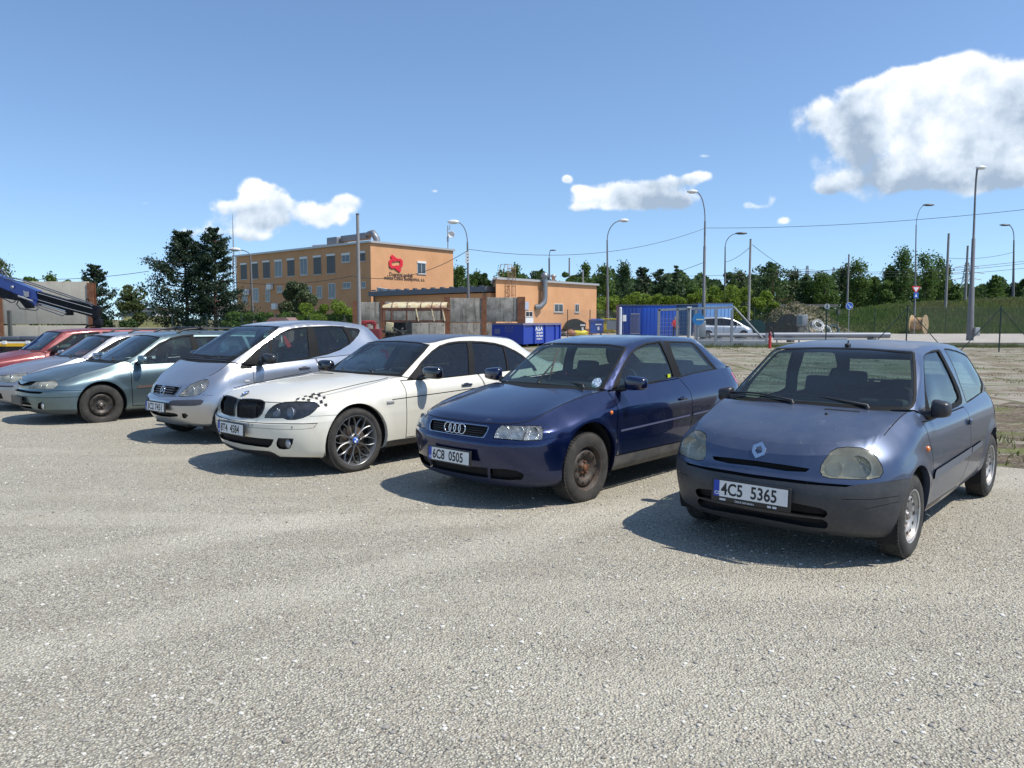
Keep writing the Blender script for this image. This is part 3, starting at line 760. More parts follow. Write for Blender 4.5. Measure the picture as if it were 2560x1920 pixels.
def wells(car):
 for wx in (0, -car.sp['wb']):
  b = MB(); Rr = car.sp['ar']+.012
  for sd_ in (1, -1):
   vs = []; A = np.linspace(R(-25), R(205), 24)
   for a in A:
    for yy in (car.sp['wy']-.015, .46): vs.append((wx+Rr*math.cos(a), sd_*yy, car.sp['wz']+Rr*math.sin(a)))
   b.add(vs, [(2*i, 2*i+1, 2*i+3, 2*i+2) for i in range(len(A)-1)], 0, True)
   b.add([(wx+Rr*math.cos(a), sd_*.46, car.sp['wz']+Rr*math.sin(a)) for a in A], [tuple(range(len(A)))], 0)
  b.build('wheel_well', UNDER, car.root)
 sp = car.sp; b = MB(); lx = sp['lv'][1][1]-.08; rx = sp['lv'][1][3]+.08
 b.box(((lx+rx)/2, 0, .255), (lx-rx, .9, .07))
 b.box(((-.42-sp['wb']+.42)/2, 0, .24), (sp['wb']-.84, 2*(sp['wy']-.12), .07))
 b.box((.1, 0, .50), (.7, .88, .42)); b.box((-sp['wb']-.15, 0, .45), (.8, .88, .3))  # unseen filler boxes, added to block light seen through the wheel arches
 b.tube([(-sp['wb']-.4, .35, .26), (sp['lv'][1][3]+.02, .38, .25)], .03)
 b.build('underbody', UNDER, car.root)
def lathe_part(car, name, prof, c, axis, m, n=20):
 return MB().lathe(prof, c, axis, n).build(name, m, car.root)
def seats(car, xf, xb, z=.30, y=.36, top=1.08, hr=True):
 def seat(x, y_, name='seat', wd=.5, hrs=((0),)):
  b = MB(); rk = R(14)
  b.box((x+.22, y_, z+.10), (.50, wd, .16), bev=.05)
  T = Matrix.Rotation(-rk, 3, 'Y')
  h = top-.16-(z+.12); b.box((x-.08-math.sin(rk)*h/2, y_, z+.12+h/2), (.13, wd*.94, h), tilt=T, bev=.05)
  for hy in hrs:
   b.box((x-.13-math.sin(rk)*(h+.05), y_+hy, top-.06), (.09, .27, .18), tilt=T, bev=.04)
   for q in (-.05, .05): b.tube([(x-.12-math.sin(rk)*h, y_+hy+q, top-.2), (x-.13-math.sin(rk)*(h+.03), y_+hy+q, top-.1)], .006, 6)
  b.build(name, SEATM, car.root)
 seat(xf, y, 'front_seat'); seat(xf, -y, 'front_seat')
 seat(xb, 0, 'rear_bench', 1.22, (-.36, .36))
def dash(car, x, z, w, sw=True):
 b = MB(); pr = [(x+.42, z-.04), (x+.1, z+.015), (x-.12, z+.01), (x-.2, z-.05), (x-.22, z-.18), (x-.1, z-.4), (x+.42, z-.45)]
 b.prism([(p[0], -w/2, p[1]) for p in pr], (0, w, 0))
 b.box((x-.12, .36, z+.03), (.16, .34, .07), bev=.03); b.build('dashboard', DARKM, car.root, fix=True)
 s_ = MB(); n = 26; c = Vector((x-.40, .36, z-.03)); T = Matrix.Rotation(R(-25), 3, 'Y')
 s_.tube([c+T@Vector((0, .185*math.cos(a), .185*math.sin(a))) for a in np.linspace(0, 2*math.pi, n)], .014, 6, cap=False)
 s_.box(c, (.05, .15, .12), tilt=T, bev=.02)
 for a in (R(0), R(180), R(270)): s_.tube([c, c+T@Vector((0, .18*math.cos(a), .18*math.sin(a)))], .012, 6)
 s_.tube([c, c+Vector((.3, 0, -.08))], .03, 8); s_.build('steering_wheel', DARKM, car.root)
def plate(car, x, z, front, text, sub=None, blank=False, tiltdeg=0, yoff=0):
 """520 x 110 mm number plate in its holder"""
 b = MB(); T = Matrix.Rotation(R(tiltdeg), 3, 'Y'); c = Vector((x, yoff, z)); sg = 1 if front else -1
 b.box(c, (.016, .555, .155 if sub else .135), tilt=T, bev=.004)
 o = b.build('number_plate', BLACK, car.root)
 b = MB(); dz = .012 if sub else 0
 P = lambda y, h, d=0: c+T@Vector(((.0095+d)*sg, y*sg, h+dz))
 k0 = 0 if text else 2
 b.quad(P(-.218, -.055), P(.26, -.055), P(.26, .055), P(-.218, .055), k0); b.quad(P(-.26, -.055), P(-.218, -.055), P(-.218, .055), P(-.26, .055), k0 or 1)
 # rounded, raised rim of the plate
 q = b.build('plate_face', [WHITEPL, BLUEPL, BLACK], o)
 def txt(s_, size, y, h, m, sx=1.0, d=.001):
  return text_mesh(s_, size, [P(y, h, d), Vector((0, sg, 0)), T@Vector((0, 0, 1)), sx], m, q, bold=size*.022)
 if text:
  txt(text, .115, -.205, -.040, INK, 7.4/len(text)*.98 if len(text) > 8 else .92, )
  txt('CZ', .030, -.2535, -.042, WHB, .95)
 if sub:
  txt(sub, .017, -.105, -.082, LGREY, 1.0); b2 = MB()
  for y0, wd in ((-.215, .045), (.125, .025), (.16, .028)): b2.quad(P(y0, -.081), P(y0+wd, -.081), P(y0+wd, -.067), P(y0, -.067))
  b2.build('plate_sticker', LGREY, q)
 return o
INK = mat('plate_ink', (.012, .012, .014), .5); LGREY = mat('pale_print', (.55, .58, .62), .5)
STROKES = None
FONT = bpy.data.fonts.get('Bfont') or None
def text_mesh(s_, size, frame, m, parent, name='lettering', bold=0.0):
 o, ex, ez, sx = frame
 cu = bpy.data.curves.new('t', 'FONT'); cu.body = s_; cu.size = size; cu.offset = bold; cu.resolution_u = 3
 ob = bpy.data.objects.new('t', cu); COL.objects.link(ob); dg = bpy.context.evaluated_depsgraph_get(); dg.update()
 me = bpy.data.meshes.new_from_object(ob.evaluated_get(dg)); bpy.data.objects.remove(ob); bpy.data.curves.remove(cu)
 me.name = name
 for v in me.vertices: v.co = o+ex*(v.co.x*sx)+ez*v.co.y
 me.materials.clear(); me.update(); return mobj(name, me, m, parent)
def mirror_part(car, base, size, mat_, name='door_mirror', shape=1, stalk_y=.035):
 """housing with glass and foot, both sides"""
 for sd_ in (1, -1):
  b = MB(); bx, by, bz = base; L_, W_, H_ = size
  bm = bmesh.new(); bmesh.ops.create_uvsphere(bm, u_segments=20, v_segments=14, radius=1)
  for v in bm.verts:
   x, y, z = v.co
   f = lambda t, p: math.copysign(abs(t)**p, t)
   x, y, z = f(x, .8), f(y, .5), f(z, .5)
   if x < 0: x *= .35
   tap = 1-.16*(y) if shape else 1
   v.co = (x*L_/2, y*W_/2, z*H_/2*tap)
  bm.verts.index_update(); vs = [Vector((v.co.x+bx, sd_*(by+stalk_y+W_/2+v.co.y), v.co.z+bz+H_*.15)) for v in bm.verts]
  fs = [[v.index for v in f.verts][::sd_] for f in bm.faces]; bm.free(); b.add(vs, [tuple(f) for f in fs], 0, True)
  o = b.build(name, mat_, car.root)
  g = MB(); xg = bx-L_/2*.35-.003
  g.add([(xg, sd_*(by+stalk_y+W_/2+W_*.40*math.copysign(abs(math.cos(a))**.6, math.cos(a))), bz+H_*.15+H_*.36*math.copysign(abs(math.sin(a))**.6, math.sin(a))) for a in np.linspace(0, 2*math.pi, 21)[:-1]], [tuple(range(20))]); g.build('mirror_glass', CHROME, o)
  f_ = MB(); f_.tube([(bx+.03, sd_*(by-.03), bz-H_*.28), (bx+.02, sd_*(by+stalk_y*.6), bz-H_*.25), (bx, sd_*(by+stalk_y+.03), bz-H_*.1)], [.036, .03, .03], 10); f_.build('mirror_foot', BLACK, o)
def wiper(car, a, b, c=None, name='wiper'):
 """arm from pivot a to b, blade centred on b along c"""
 m = MB(); a, b = Vector(a), Vector(b); m.tube([a, a+Vector((0, 0, .02)), b+Vector((.01, 0, .014))], [.013, .011, .006], 6)
 d = Vector(c); m.tube([b-d*.5, b-d*.2+Vector((0.004, 0, .012)), b+d*.2+Vector((.004, 0, .012)), b+d*.5], .007, 6)
 m.tube([b-d*.5+Vector((0, 0, -.008)), b+d*.5+Vector((0, 0, -.008))], .004, 4)
 m.lathe([(.018, -.01), (.016, .012), (0, .018)], a, 'z', 10); return m.build(name, BLACK, car.root)
def handle(car, x, z, L_, kind='bar', m=None):
 for sd_ in (1, -1):
  h = car.surfside(x, z)[0]; b = MB(); m = m or BLACK
  b.box((x, sd_*(h.y+.012), z), (L_, .022, .028), bev=.009)
  for q in (-.42, .42): b.box((x+q*L_, sd_*(h.y+.004), z), (.02, .03, .022), bev=.004)
  o = b.build('door_handle', m, car.root)
  r_ = MB(); r_.add([(x+L_*.42*math.cos(a), sd_*(h.y+.0025), z-.006+.03*math.sin(a)) for a in np.linspace(0, 2*math.pi, 17)[:-1]], [tuple(range(16))[::sd_]]); r_.build('handle_recess', GAP, o)
def rail_line(car, pts, r, name, m):
 b = MB()
 for sd_ in (1, -1): b.tube([(p[0], sd_*p[1], p[2]) for p in pts], r, 8)
 return b.build(name, m, car.root)
def seam(car, lines, r=.004, name='panel_gap'):
 b = MB()
 for pts in lines:
  for sd_ in (1, -1): b.tube([(p[0], sd_*p[1], p[2]) for p in pts], r, 5)
 return b.build(name, GAP, car.root)
def lamp_inside(car, tagname, depth, m, bowls=(), name='headlight', lens=LENS, rim=True):
 """give each headlight lens a housing behind it with reflector bowls"""
 for k, o in enumerate(car.obj.get(tagname, [])):
  me = o.data; sd_ = 1 if k == 0 else -1
  n = len(me.vertices); vs = [v.co.copy() for v in me.vertices]; nr = [v.normal.copy() for v in me.vertices]
  bmx = bmesh.new(); bmx.from_mesh(me); bmx.verts.ensure_lookup_table()
  c = sum((v.co for v in bmx.verts), Vector())/n; be = [e for e in bmx.edges if len(e.link_faces) == 1]
  mid = Vector((0, 0, 0))
  off = [(c-v)*.10-Vector((1, 0, 0))*depth*.8-nn*depth*.2 for v, nn in zip(vs, nr)]
  b = MB(); back = [v+o_ for v, o_ in zip(vs, off)]
  b.add(back, [tuple(v.index for v in f.verts) for f in bmx.faces], 0, True)
  for e in be:
   i, j = e.verts[0].index, e.verts[1].index; b.add([vs[i]-nr[i]*.002, vs[j]-nr[j]*.002, back[j], back[i]], [(0, 1, 2, 3)], 0)
  bmx.free(); hb = b.build('lamp_housing', m, o)
  for (y, z, r_, dx, mm) in bowls:
   h = car.surf(y, z)
   if not h: continue
   w = MB(); cx = h[0].x-.012-dx; c0 = (cx-.03, sd_*y, z)
   w.lathe([(r_, .03), (r_*.98, .022), (r_*.8, 0), (r_*.5, -.018), (.012, -.028)], c0, 'x', 22);
   w.lathe([(.014, -.03), (.012, -.004), (0, 0)], c0, 'x', 12); w.build('reflector', mm, o)
CENV = dict(xmax=99)
def std_names():
 return {'body': ('body_shell', 0), 'hood': ('bonnet', 0), 'glass_front': ('windscreen', 0), 'glass_side': ('side_window', 1), 'glass_side2': ('rear_side_window', 1), 'glass_q': ('quarter_window', 1), 'glass_f': ('front_quarter_window', 1),
     'glass_rear': ('rear_window', 0), 'trim': ('window_seal', 0), 'gap': ('panel_gap', 0), 'door': ('front_door', 1), 'door2': ('rear_door', 1), 'lamp': ('headlight', 1), 'ind': ('indicator_light', 1), 'black': ('air_intake', 0),
     'bumper': ('bumper', 0), 'strip': ('side_moulding', 1), 'sill': ('sill_cover', 0), 'grille': ('grille_recess', 0), 'chrome': ('grille_surround', 0), 'rust': ('rust_patch', 0), 'fog': ('fog_light_recess', 1), 'roof': ('roof_panel', 0), 'tail': ('tail_light', 1), 'decal': ('chequered_sticker', 1), 'cowl': ('cowl_panel', 0), 'lip': ('front_lip', 0), 'sail': ('mirror_sail', 1), 'rail': ('door_frame', 1), 'bstrip': ('bumper_moulding', 0)}
DEFM = {'glass_front': WIND, 'glass_side': SIDEG, 'glass_side2': SIDEG, 'glass_q': SIDEG, 'glass_f': SIDEG, 'glass_rear': WIND, 'trim': RUBBER, 'gap': GAP, 'lamp': LENS, 'ind': LENS, 'black': GAP, 'bumper': GREYPL, 'strip': GREYPL, 'sill': BLACK, 'grille': GAP, 'chrome': CHROME, 'fog': BLACK, 'tail': REDLENS, 'cowl': BLACK, 'lip': BLACK, 'sail': BLACK, 'rail': BLACK, 'decal': INK, 'bstrip': GREYPL}
INW = {'gap': .010, 'glass_front': .004, 'glass_side': .010, 'glass_side2': .010, 'glass_q': .004, 'glass_f': .006, 'glass_rear': .004, 'trim': .001, 'black': .035, 'grille': .03, 'fog': .03, 'tail': -.002, 'decal': -.0015, 'strip': -.011, 'bstrip': -.009, 'sill': -.002, 'rust': -.0005, 'cowl': .006, 'bumper': -.003}
def build_clio():
 sp = dict(wb=2.472, wz=.30, ar=.335, wy=.80, xc=.20, xt=-2.50, xs=-.20, rn=2.6, fl=.012,
      lv=[([(.7, .205), (.2, .20), (-3, .24)], .60, [(.2, .73), (-1.2, .735), (-2.5, .72)], -2.90, 2.3),
          ([(.7, .25), (.2, .255), (-3, .30)], .685, [(.2, .775), (-1.2, .775), (-2.5, .765)], -2.97, 2.3),
          (.38, .752, [(.2, .80), (-1.2, .80), (-2.5, .79)], -3.02, 2.25),
          (.50, .762, [(.2, .815), (-1.2, .818), (-2.5, .80)], -3.03, 2.25),
          (.575, .735, [(.2, .815), (-1.2, .82), (-2.5, .80)], -3.02, 2.25, True),
          ([(.75, .60), (.2, .63), (-3, .65)], .716, [(.2, .812), (-1.2, .82), (-2.5, .80)], -3.00, 2.25),
          ([(.72, .66), (.5, .69), (.15, .765), (-.2, .85), (-.6, .83), (-3, .83)], .70, [(.2, .775), (-.2, .785), (-1.2, .795), (-2.5, .775)], -2.99, 2.25),
          ([(.70, .71), (.62, .735), (.53, .758), (.438, .785), (.148, .883), (-.19, .968), (-.26, .968), (-.36, .945), (-.5, .908), (-1.5, .912), (-1.8, .918), (-2.4, .945), (-2.7, .95), (-3, .93)], .675,
             [(.438, .665), (.2, .665), (-.05, .68), (-.2, .692), (-.36, .715), (-.5, .742), (-1.5, .742), (-2.4, .71), (-2.5, .705)], -2.965, 2.5)],
      hood=[(.70, .71), (.66, .755), (.55, .81), (.3, .885), (.1, .93), (-.12, .962)], crown=2.4, bow=2.2,
      gh=[((-.12, .958), (-.255, .66, .978), (-.30, .70, .975), -.345),
          ((-.50, 1.17), (-.54, .60, 1.175), (-.60, .655, 1.165), -.72),
          ((-.90, 1.375), (-.845, .525, 1.375), (-.93, .59, 1.345), -1.10),
          ((-1.55, 1.432), (-1.5, .50, 1.412), (-1.5, .60, 1.358), -1.5),
          ((-2.25, 1.40), (-2.22, .49, 1.378), (-2.24, .585, 1.315), -2.15),
          ((-2.72, 1.21), (-2.66, .50, 1.19), (-2.57, .635, 1.12), -2.55),
          ((-2.95, .97), (-2.91, .53, .965), (-2.80, .67, .96), -2.74)])
 c = Car(sp, (2.121, 5.664), .735)
 r = c.root; r.name = 'hatchback_car'
 tag(r, 'greyish blue three-door hatchback with grey bumper, nearest car at the right of the row', 'car', 'cars parked side by side on the gravel')
 c.begin(); c.arches()
 # bumper
 c.cut(Z('C1', (300, 860), (560, 895), (640, 908), (900, 938), (1140, 957), (1190, 943), (1350, 928), (1530, 903), (1530, 1400), (300, 1400)), 'cam', 'bumper', where=lambda p: p.x > -.1 and p.z < .66)
 c.cut(Z('C1', (560, 878), (800, 908), (1000, 932), (1188, 946), (1140, 957), (900, 940), (560, 899)), 'cam', 'black')
 c.cut(Z('C1', (560, 1000), (800, 1045), (990, 1083), (1025, 1100), (1030, 1120), (1010, 1140), (900, 1128), (560, 1072)), 'cam', 'black')
 c.cut(Z('C1', (560, 1092), (800, 1128), (1000, 1150), (1032, 1170), (1032, 1192), (1015, 1204), (900, 1192), (560, 1128)), 'cam', 'black')
 c.line(Z('C1', (1120, 1030), (1300, 1030), (1450, 1010)), 1.1); c.line(Z('C1', (1240, 1090), (1350, 1068), (1450, 1045)), 1.1)
 # grille slot
 c.cut(Z('C1', (560, 790), (640, 804), (800, 826), (925, 846), (900, 866), (780, 860), (640, 838), (560, 824)), 'cam', 'black')
 # headlight
 hl = Z('C1', (988, 860), (995, 825), (1020, 788), (1050, 745), (1090, 723), (1150, 717), (1230, 721), (1282, 737), (1328, 778), (1358, 832), (1364, 868), (1345, 896), (1280, 909), (1180, 908), (1050, 902), (1000, 888))
 c.cut(inset(hl, -1.6), 'cam', 'gap', where=lambda p: p.z < .9 and p.x > 0); c.cut(hl, 'cam', 'lamp', where=lambda p: p.z < .9 and p.x > 0)
 # windscreen
 wo = Z('CA', (640, 152), (1350, 141), (1800, 155), (2212, 188))+Z('CB', (290, 300), (368, 322), (392, 500), (408, 800), (412, 1100), (395, 1290), (345, 1395), (255, 1465))+Z('CA', (1900, 935), (1300, 890), (700, 835), (0, 780))
 wi = Z('CA', (640, 168), (1350, 156), (1800, 172), (2212, 208))+Z('CB', (290, 325), (325, 335), (340, 500), (352, 800), (356, 1080), (340, 1270), (300, 1370), (240, 1395))+Z('CA', (1900, 882), (1300, 845), (700, 790), (0, 740))
 gw = lambda p: p.z > .9
 c.cut(wo, 'cam', 'trim', where=gw, patches=('green', 'hood')); c.cut(wi, 'cam', 'glass_front', where=gw, only=['trim'])
 # door window, mirror sail and quarter window
 do = Z('CB', (545, 400), (590, 345), (700, 285), (830, 265), (880, 290), (980, 470), (1090, 690), (1190, 890), (1265, 1080), (1310, 1250), (1300, 1340), (1200, 1405), (1000, 1510), (800, 1625), (640, 1730), (600, 1700), (575, 1400), (560, 1000), (545, 650))
 di = Z('CB', (562, 410), (605, 362), (705, 318), (815, 303), (855, 335), (955, 520), (1055, 720), (1145, 930), (1215, 1110), (1250, 1225), (1200, 1300), (1040, 1392), (880, 1490), (720, 1600), (690, 1500), (640, 1300), (592, 1080), (572, 800), (558, 560))
 gs = lambda p: p.z > .8 and p.x < -.25
 c.cut(do, 'cam', 'trim', where=gs); c.cut(di, 'cam', 'glass_side', where=gs, only=['trim'])
 qo = Z('CB', (940, 250), (1050, 252), (1200, 288), (1330, 343), (1430, 408), (1520, 525), (1610, 695), (1680, 845), (1717, 960), (1717, 1060), (1690, 1125), (1560, 1215), (1400, 1318), (1370, 1290), (1330, 1150), (1240, 900), (1150, 650), (1050, 440))
 c.cut(qo, 'cam', 'trim', where=gs); c.cut(inset(qo, 2.0), 'cam', 'glass_q', where=gs, only=['trim'])
 c.cut([(-.62, .99), (.62, .99), (.52, 1.24), (-.52, 1.24)], 'rear', 'glass_rear', where=lambda p: p.z > .97)
 c.cut([(-.02, .70), (.52, .70), (.62, .90), (-.02, .92)], 'rear', None)
 c.cut([(.62, .68), (.79, .68), (.79, .95), (.66, .95)], 'rear', 'tail', where=lambda p: p.z < .96)
 # door panel, mouldings
 c.panel([(-.27, .90), (-.285, .80), (-.36, .66), (-.385, .5), (-.375, .275), (-1.36, .275), (-1.50, .45), (-1.535, .7), (-1.53, .902), (-1.0, .899), (-.5, .892)], .009, 'side', 'door', where=lambda p: p.y > .5 and p.z < .93)
 c.cut([(-.40, .482), (-.40, .518), (-.43, .543), (-1.515, .575), (-1.515, .515), (-.43, .475)], 'side', 'strip', where=lambda p: p.y > .5)
 c.cut([(-1.54, .522), (-1.54, .568), (-1.93, .58), (-1.95, .56), (-1.93, .535)], 'side', 'strip', where=lambda p: p.y > .5)
 c.cut([(-.36, .235), (-.36, .262), (-.46, .272), (-.60, .265), (-.74, .268), (-.83, .255), (-.78, .24), (-.55, .245)], 'side', 'rust', where=lambda p: p.y > .5)
 P = paint('greyish_blue_paint', (.062, .085, .150), .75, .38, .7, .30, (.15, .16, .165), stain=((.22, .24, .28), .55, 7, .66, .78))
 PR = P
 RUST = mat('rusty_sill', (.20, .10, .05), .9, noise=(40, 5, .8, (.09, .09, .10)))
 mats = dict(DEFM); mats.update(body=P, hood=P, door=P, lamp=LENSY, rust=RUST, strip=mat('blue_grey_moulding', (.10, .11, .135), .45))
 nm = std_names()
 c.finish(mats, nm, INW)
 seam(c, [list(c.top[24:c.js+1:2])], .004)
 c.shell(['body', 'door', 'trim'], .035, 'inner_trim', LINER, xmax=-.35, zmin=.85)
 lamp_inside(c, 'lamp', .06, HOUS, [(.60, .668, .078, .02, REFL), (.47, .655, .055, .02, REFL)])
 wells(c)
 wheels(c, 'steel', .283, .172, .182, [RIMWHITE, GAP, NUT], .80)
 dash(c, -.62, .93, 1.28); seats(c, -1.12, -1.95)
 # number plate
 plate(c, .792, .448, True, '4C5  5365', 'ČESKÁ REPUBLIKA', tiltdeg=-2)
 mirror_part(c, (-.50, .725, .955), (.15, .13, .125), mat('black_mirror_plastic', (.028, .028, .032), .4))
 # badge: open diamond
 b = MB(); o3 = c.onp(*Z('C1', (612, 738))[0], 1, 0); o3 = c.surf(.005, o3.z)[0]; nrm_ = Vector((.92, 0, .38)); up = Vector((-.38, 0, .92))
 def bp(y, z, d=0): return Vector((o3.x, 0, o3.z))+Vector((0, 1, 0))*y+up*z+nrm_*(.006+d)
 outer = [(0, .062), (.044, .022), (.044, -.022), (0, -.062), (-.044, -.022), (-.044, .022)]; outer = [(0.012, .06), (.046, .018), (.046, -.028), (-.012, -.06), (-.046, -.018), (-.046, .028)]
 for i in range(6):
  a, d = outer[i], outer[(i+1) % 6]
  b.prism([bp(*a), bp(*d), bp(d[0]*.52, d[1]*.5), bp(a[0]*.52, a[1]*.5)], nrm_*.006)
 b.build('bonnet_badge', CHROME, r, fix=True)
 # aerial stub, washer jets, wipers, side marker, handle, exhaust
 h = c.surftop(-.98, 0)[0]; MB().box(h+Vector((0, 0, .012)), (.07, .035, .028), bev=.01).tube([h+Vector((0, 0, .02)), h+Vector((-.01, 0, .05))], .006, 6).build('aerial_base', BLACK, r)
 for y in (.22, -.22):
  h = c.surftop(.06, y)[0]; MB().lathe([(.013, -.003), (.011, .009), (0, .013)], h, 'z', 10).build('washer_jet', BLACK, r)
 wiper(c, (-.19, .42, .975), (-.27, .05, 1.015), (.02, .60, -.02)); wiper(c, (-.16, -.12, .975), (-.26, -.42, 1.01), (-.04, .50, -.02))
 h = c.surfside(-.25, .715);
 for sd_ in (1, -1): MB().lathe([(.022, 0), (.02, .010), (.012, .016), (0, .018)] if sd_ > 0 else [(.022, 0), (.02, -.010), (.012, -.016), (0, -.018)], (-.25, sd_*(h[0].y-.002), .715), 'y', 14).build('side_repeater', ORANGE, r)
 hx = c.surfside(-1.47, .765)
 PHN = mat('handle_silver_blue', (.30, .36, .50), .25, .7)
 for sd_ in (1, -1):
  y0 = sd_*(hx[0].y)
  MB().add([(-1.47+.035*math.cos(a), y0+sd_*.002, .755+.058*math.sin(a)) for a in np.linspace(0, 2*math.pi, 21)[:-1]], [tuple(range(20))[::sd_]]).build('handle_recess', PHN, r)
  MB().box((-1.47, y0+sd_*.012, .785), (.055, .022, .05), bev=.012).build('door_handle', P, r)
 b = MB()
 for k in range(14): h = c.surftop(-.09, .16+k*.018)[0]; b.box(h+Vector((-.0, 0, .001)), (.045, .008, .004))
 b.build('air_vent', GAP, r)
 return c
def badge_disc(car, u, v, r_, m, tilt=(.35, 0, .93)):
 pass
def build_audi():
 sp = dict(wb=2.512, wz=.335, ar=.375, wy=.85, xc=.30, xt=-2.62, xs=-.43, rn=2.7, fl=.014,
      lv=[([(.8, .175), (.3, .19), (-3.3, .22)], .69, [(.3, .76), (-1.2, .77), (-2.6, .75)], -3.15, 2.5),
          ([(.8, .225), (.3, .235), (-3.3, .28)], .775, [(.3, .82), (-1.2, .825), (-2.6, .80)], -3.22, 2.5),
          (.36, .835, [(.3, .845), (-1.2, .85), (-2.6, .835)], -3.29, 2.45),
          (.48, .862, [(.3, .860), (-1.2, .866), (-2.6, .85)], -3.30, 2.45),
          (.575, .862, [(.3, .862), (-1.2, .868), (-2.6, .85)], -3.29, 2.45),
          (.605, .835, [(.3, .858), (-1.2, .868), (-2.6, .85)], -3.27, 2.45, True),
          ([(.82, .66), (.4, .68), (.0, .76), (-.4, .80), (-3, .84)], .815, [(.3, .835), (0, .845), (-1.2, .856), (-2.6, .84)], -3.25, 2.45),
          ([(.80, .725), (.70, .730), (.588, .745), (.45, .785), (.333, .823), (-.1, .91), (-.43, .948), (-.6, .955), (-1.6, 1.008), (-2.5, 1.052), (-2.9, 1.06), (-3.2, 1.0)], .775,
             [(.3, .67), (-.1, .68), (-.43, .70), (-.6, .738), (-1.6, .748), (-2.5, .725), (-2.62, .72)], -3.19, 3.0)],
      hood=[(.775, .728), (.72, .765), (.6, .80), (.333, .865), (0, .93), (-.30, .975)], crown=2.2, bow=2.2,
      gh=[((-.30, .975), (-.425, .665, .965), (-.47, .71, .955), -.50),
          ((-.64, 1.18), (-.715, .60, 1.165), (-.76, .655, 1.15), -.85),
          ((-.97, 1.375), (-1.0, .535, 1.348), (-1.08, .60, 1.315), -1.2),
          ((-1.65, 1.442), (-1.65, .50, 1.425), (-1.65, .60, 1.375), -1.7),
          ((-2.40, 1.415), (-2.35, .49, 1.398), (-2.30, .59, 1.34), -2.3),
          ((-2.88, 1.21), (-2.80, .50, 1.19), (-2.60, .65, 1.19), -2.62),
          ((-3.17, 1.03), (-3.12, .53, 1.03), (-2.86, .68, 1.065), -2.90)])
 c = Car(sp, (.059, 7.334), .751); r = c.root; r.name = 'hatchback_car'
 tag(r, 'dark blue three-door hatchback with rusty steel wheels, right beside the dirty white saloon', 'car', 'cars parked side by side on the gravel')
 c.begin(); c.arches()
 fw = lambda p: p.x > .25 and p.z < .8
 c.cut([(-.32, .345), (-.30, .36), (-2.2, .365), (-2.2, .0), (-.25, .0)], 'side', 'sill', where=lambda p: p.y > .5)
 # lower bumper skirt and intakes
 c.cut(Z('A1', (330, 920), (560, 955), (760, 972), (800, 985), (930, 975), (1060, 965), (1060, 1150), (330, 1150)), 'cam', 'lip', where=fw)
 c.cut(Z('A1', (330, 925), (460, 940), (563, 952), (565, 1015), (460, 1000), (330, 975)), 'cam', 'black', where=fw)
 c.cut(Z('A1', (580, 955), (680, 958), (750, 970), (785, 985), (795, 1002), (782, 1028), (700, 1030), (582, 1018)), 'cam', 'black', where=fw)
 gr = Z('AC', (600, 374), (1150, 437), (1460, 475), (1495, 490), (1500, 520), (1480, 575), (1420, 675), (1390, 700), (1340, 707), (1000, 662), (600, 614))
 c.cut(gr, 'cam', 'chrome', where=fw); gi = inset(gr, 2.6)
 gi[0] = (gi[0][0]-10, gi[0][1]); gi[-1] = (gi[-1][0]-10, gi[-1][1]); c.cut(gi, 'cam', 'grille', where=fw, only=['chrome', 'body'])
 hl = Z('A1', (604, 757), (612, 728), (632, 695), (655, 678), (750, 680), (895, 681), (914, 690), (919, 712), (916, 758), (905, 771), (790, 773))
 c.cut(inset(hl, -1.2), 'cam', 'gap', where=fw); c.cut(hl, 'cam', 'lamp', where=fw)
 c.line(Z('A1', (822, 680), (789, 775)), 2.2, name='gap', where=fw)
 c.line(Z('A1', (600, 763), (760, 776), (915, 776), (960, 762), (1040, 756), (1100, 758)), .9, where=fw)
 gw = lambda p: p.z > .9
 wo = Z('AA', (500, 420), (810, 222), (1350, 204), (1700, 213), (1900, 243), (1932, 262), (1860, 395), (1760, 555), (1680, 695), (1632, 800), (1600, 828), (1400, 816), (1100, 800), (700, 790), (300, 770))
 wi = Z('AA', (500, 440), (840, 236), (1350, 218), (1700, 229), (1880, 256), (1900, 272), (1830, 400), (1735, 550), (1650, 690), (1600, 780), (1560, 790), (1300, 768), (900, 735), (300, 700))
 c.cut(wo, 'cam', 'trim', where=gw, patches=('green', 'hood')); c.cut(wi, 'cam', 'glass_front', where=gw, only=['trim'])
 gs = lambda p: p.z > .88 and p.x < -.35
 do = Z('AB', (172, 962), (250, 765), (350, 565), (450, 395), (560, 290), (700, 228), (940, 192), (965, 240), (1050, 425), (1110, 595), (1165, 755), (1000, 793), (800, 842), (600, 880), (350, 925))
 ro = Z('AB', (958, 196), (1200, 202), (1380, 207), (1432, 222), (1525, 308), (1655, 468), (1745, 568), (1800, 632), (1600, 672), (1400, 712), (1225, 766), (1165, 757), (1110, 595), (1050, 425))
 c.cut(do, 'cam', 'trim', where=gs); c.cut(ro, 'cam', 'trim', where=gs)
 c.cut(Z('AB', (300, 880), (340, 640), (400, 520), (480, 400), (580, 310), (710, 250), (915, 216), (945, 270), (1030, 450), (1090, 610), (1130, 745), (1000, 775), (800, 822), (600, 860), (350, 905)), 'cam', 'glass_side', where=gs, only=['trim'])
 c.cut(Z('AB', (1060, 225), (1200, 222), (1378, 226), (1420, 243), (1512, 335), (1630, 478), (1710, 575), (1755, 622), (1600, 655), (1400, 694), (1255, 735), (1200, 600), (1130, 420)), 'cam', 'glass_q', where=gs, only=['trim'])
 c.cut([(-.60, 1.05), (.60, 1.05), (.50, 1.33), (-.50, 1.33)], 'rear', 'glass_rear', where=lambda p: p.z > 1.0)
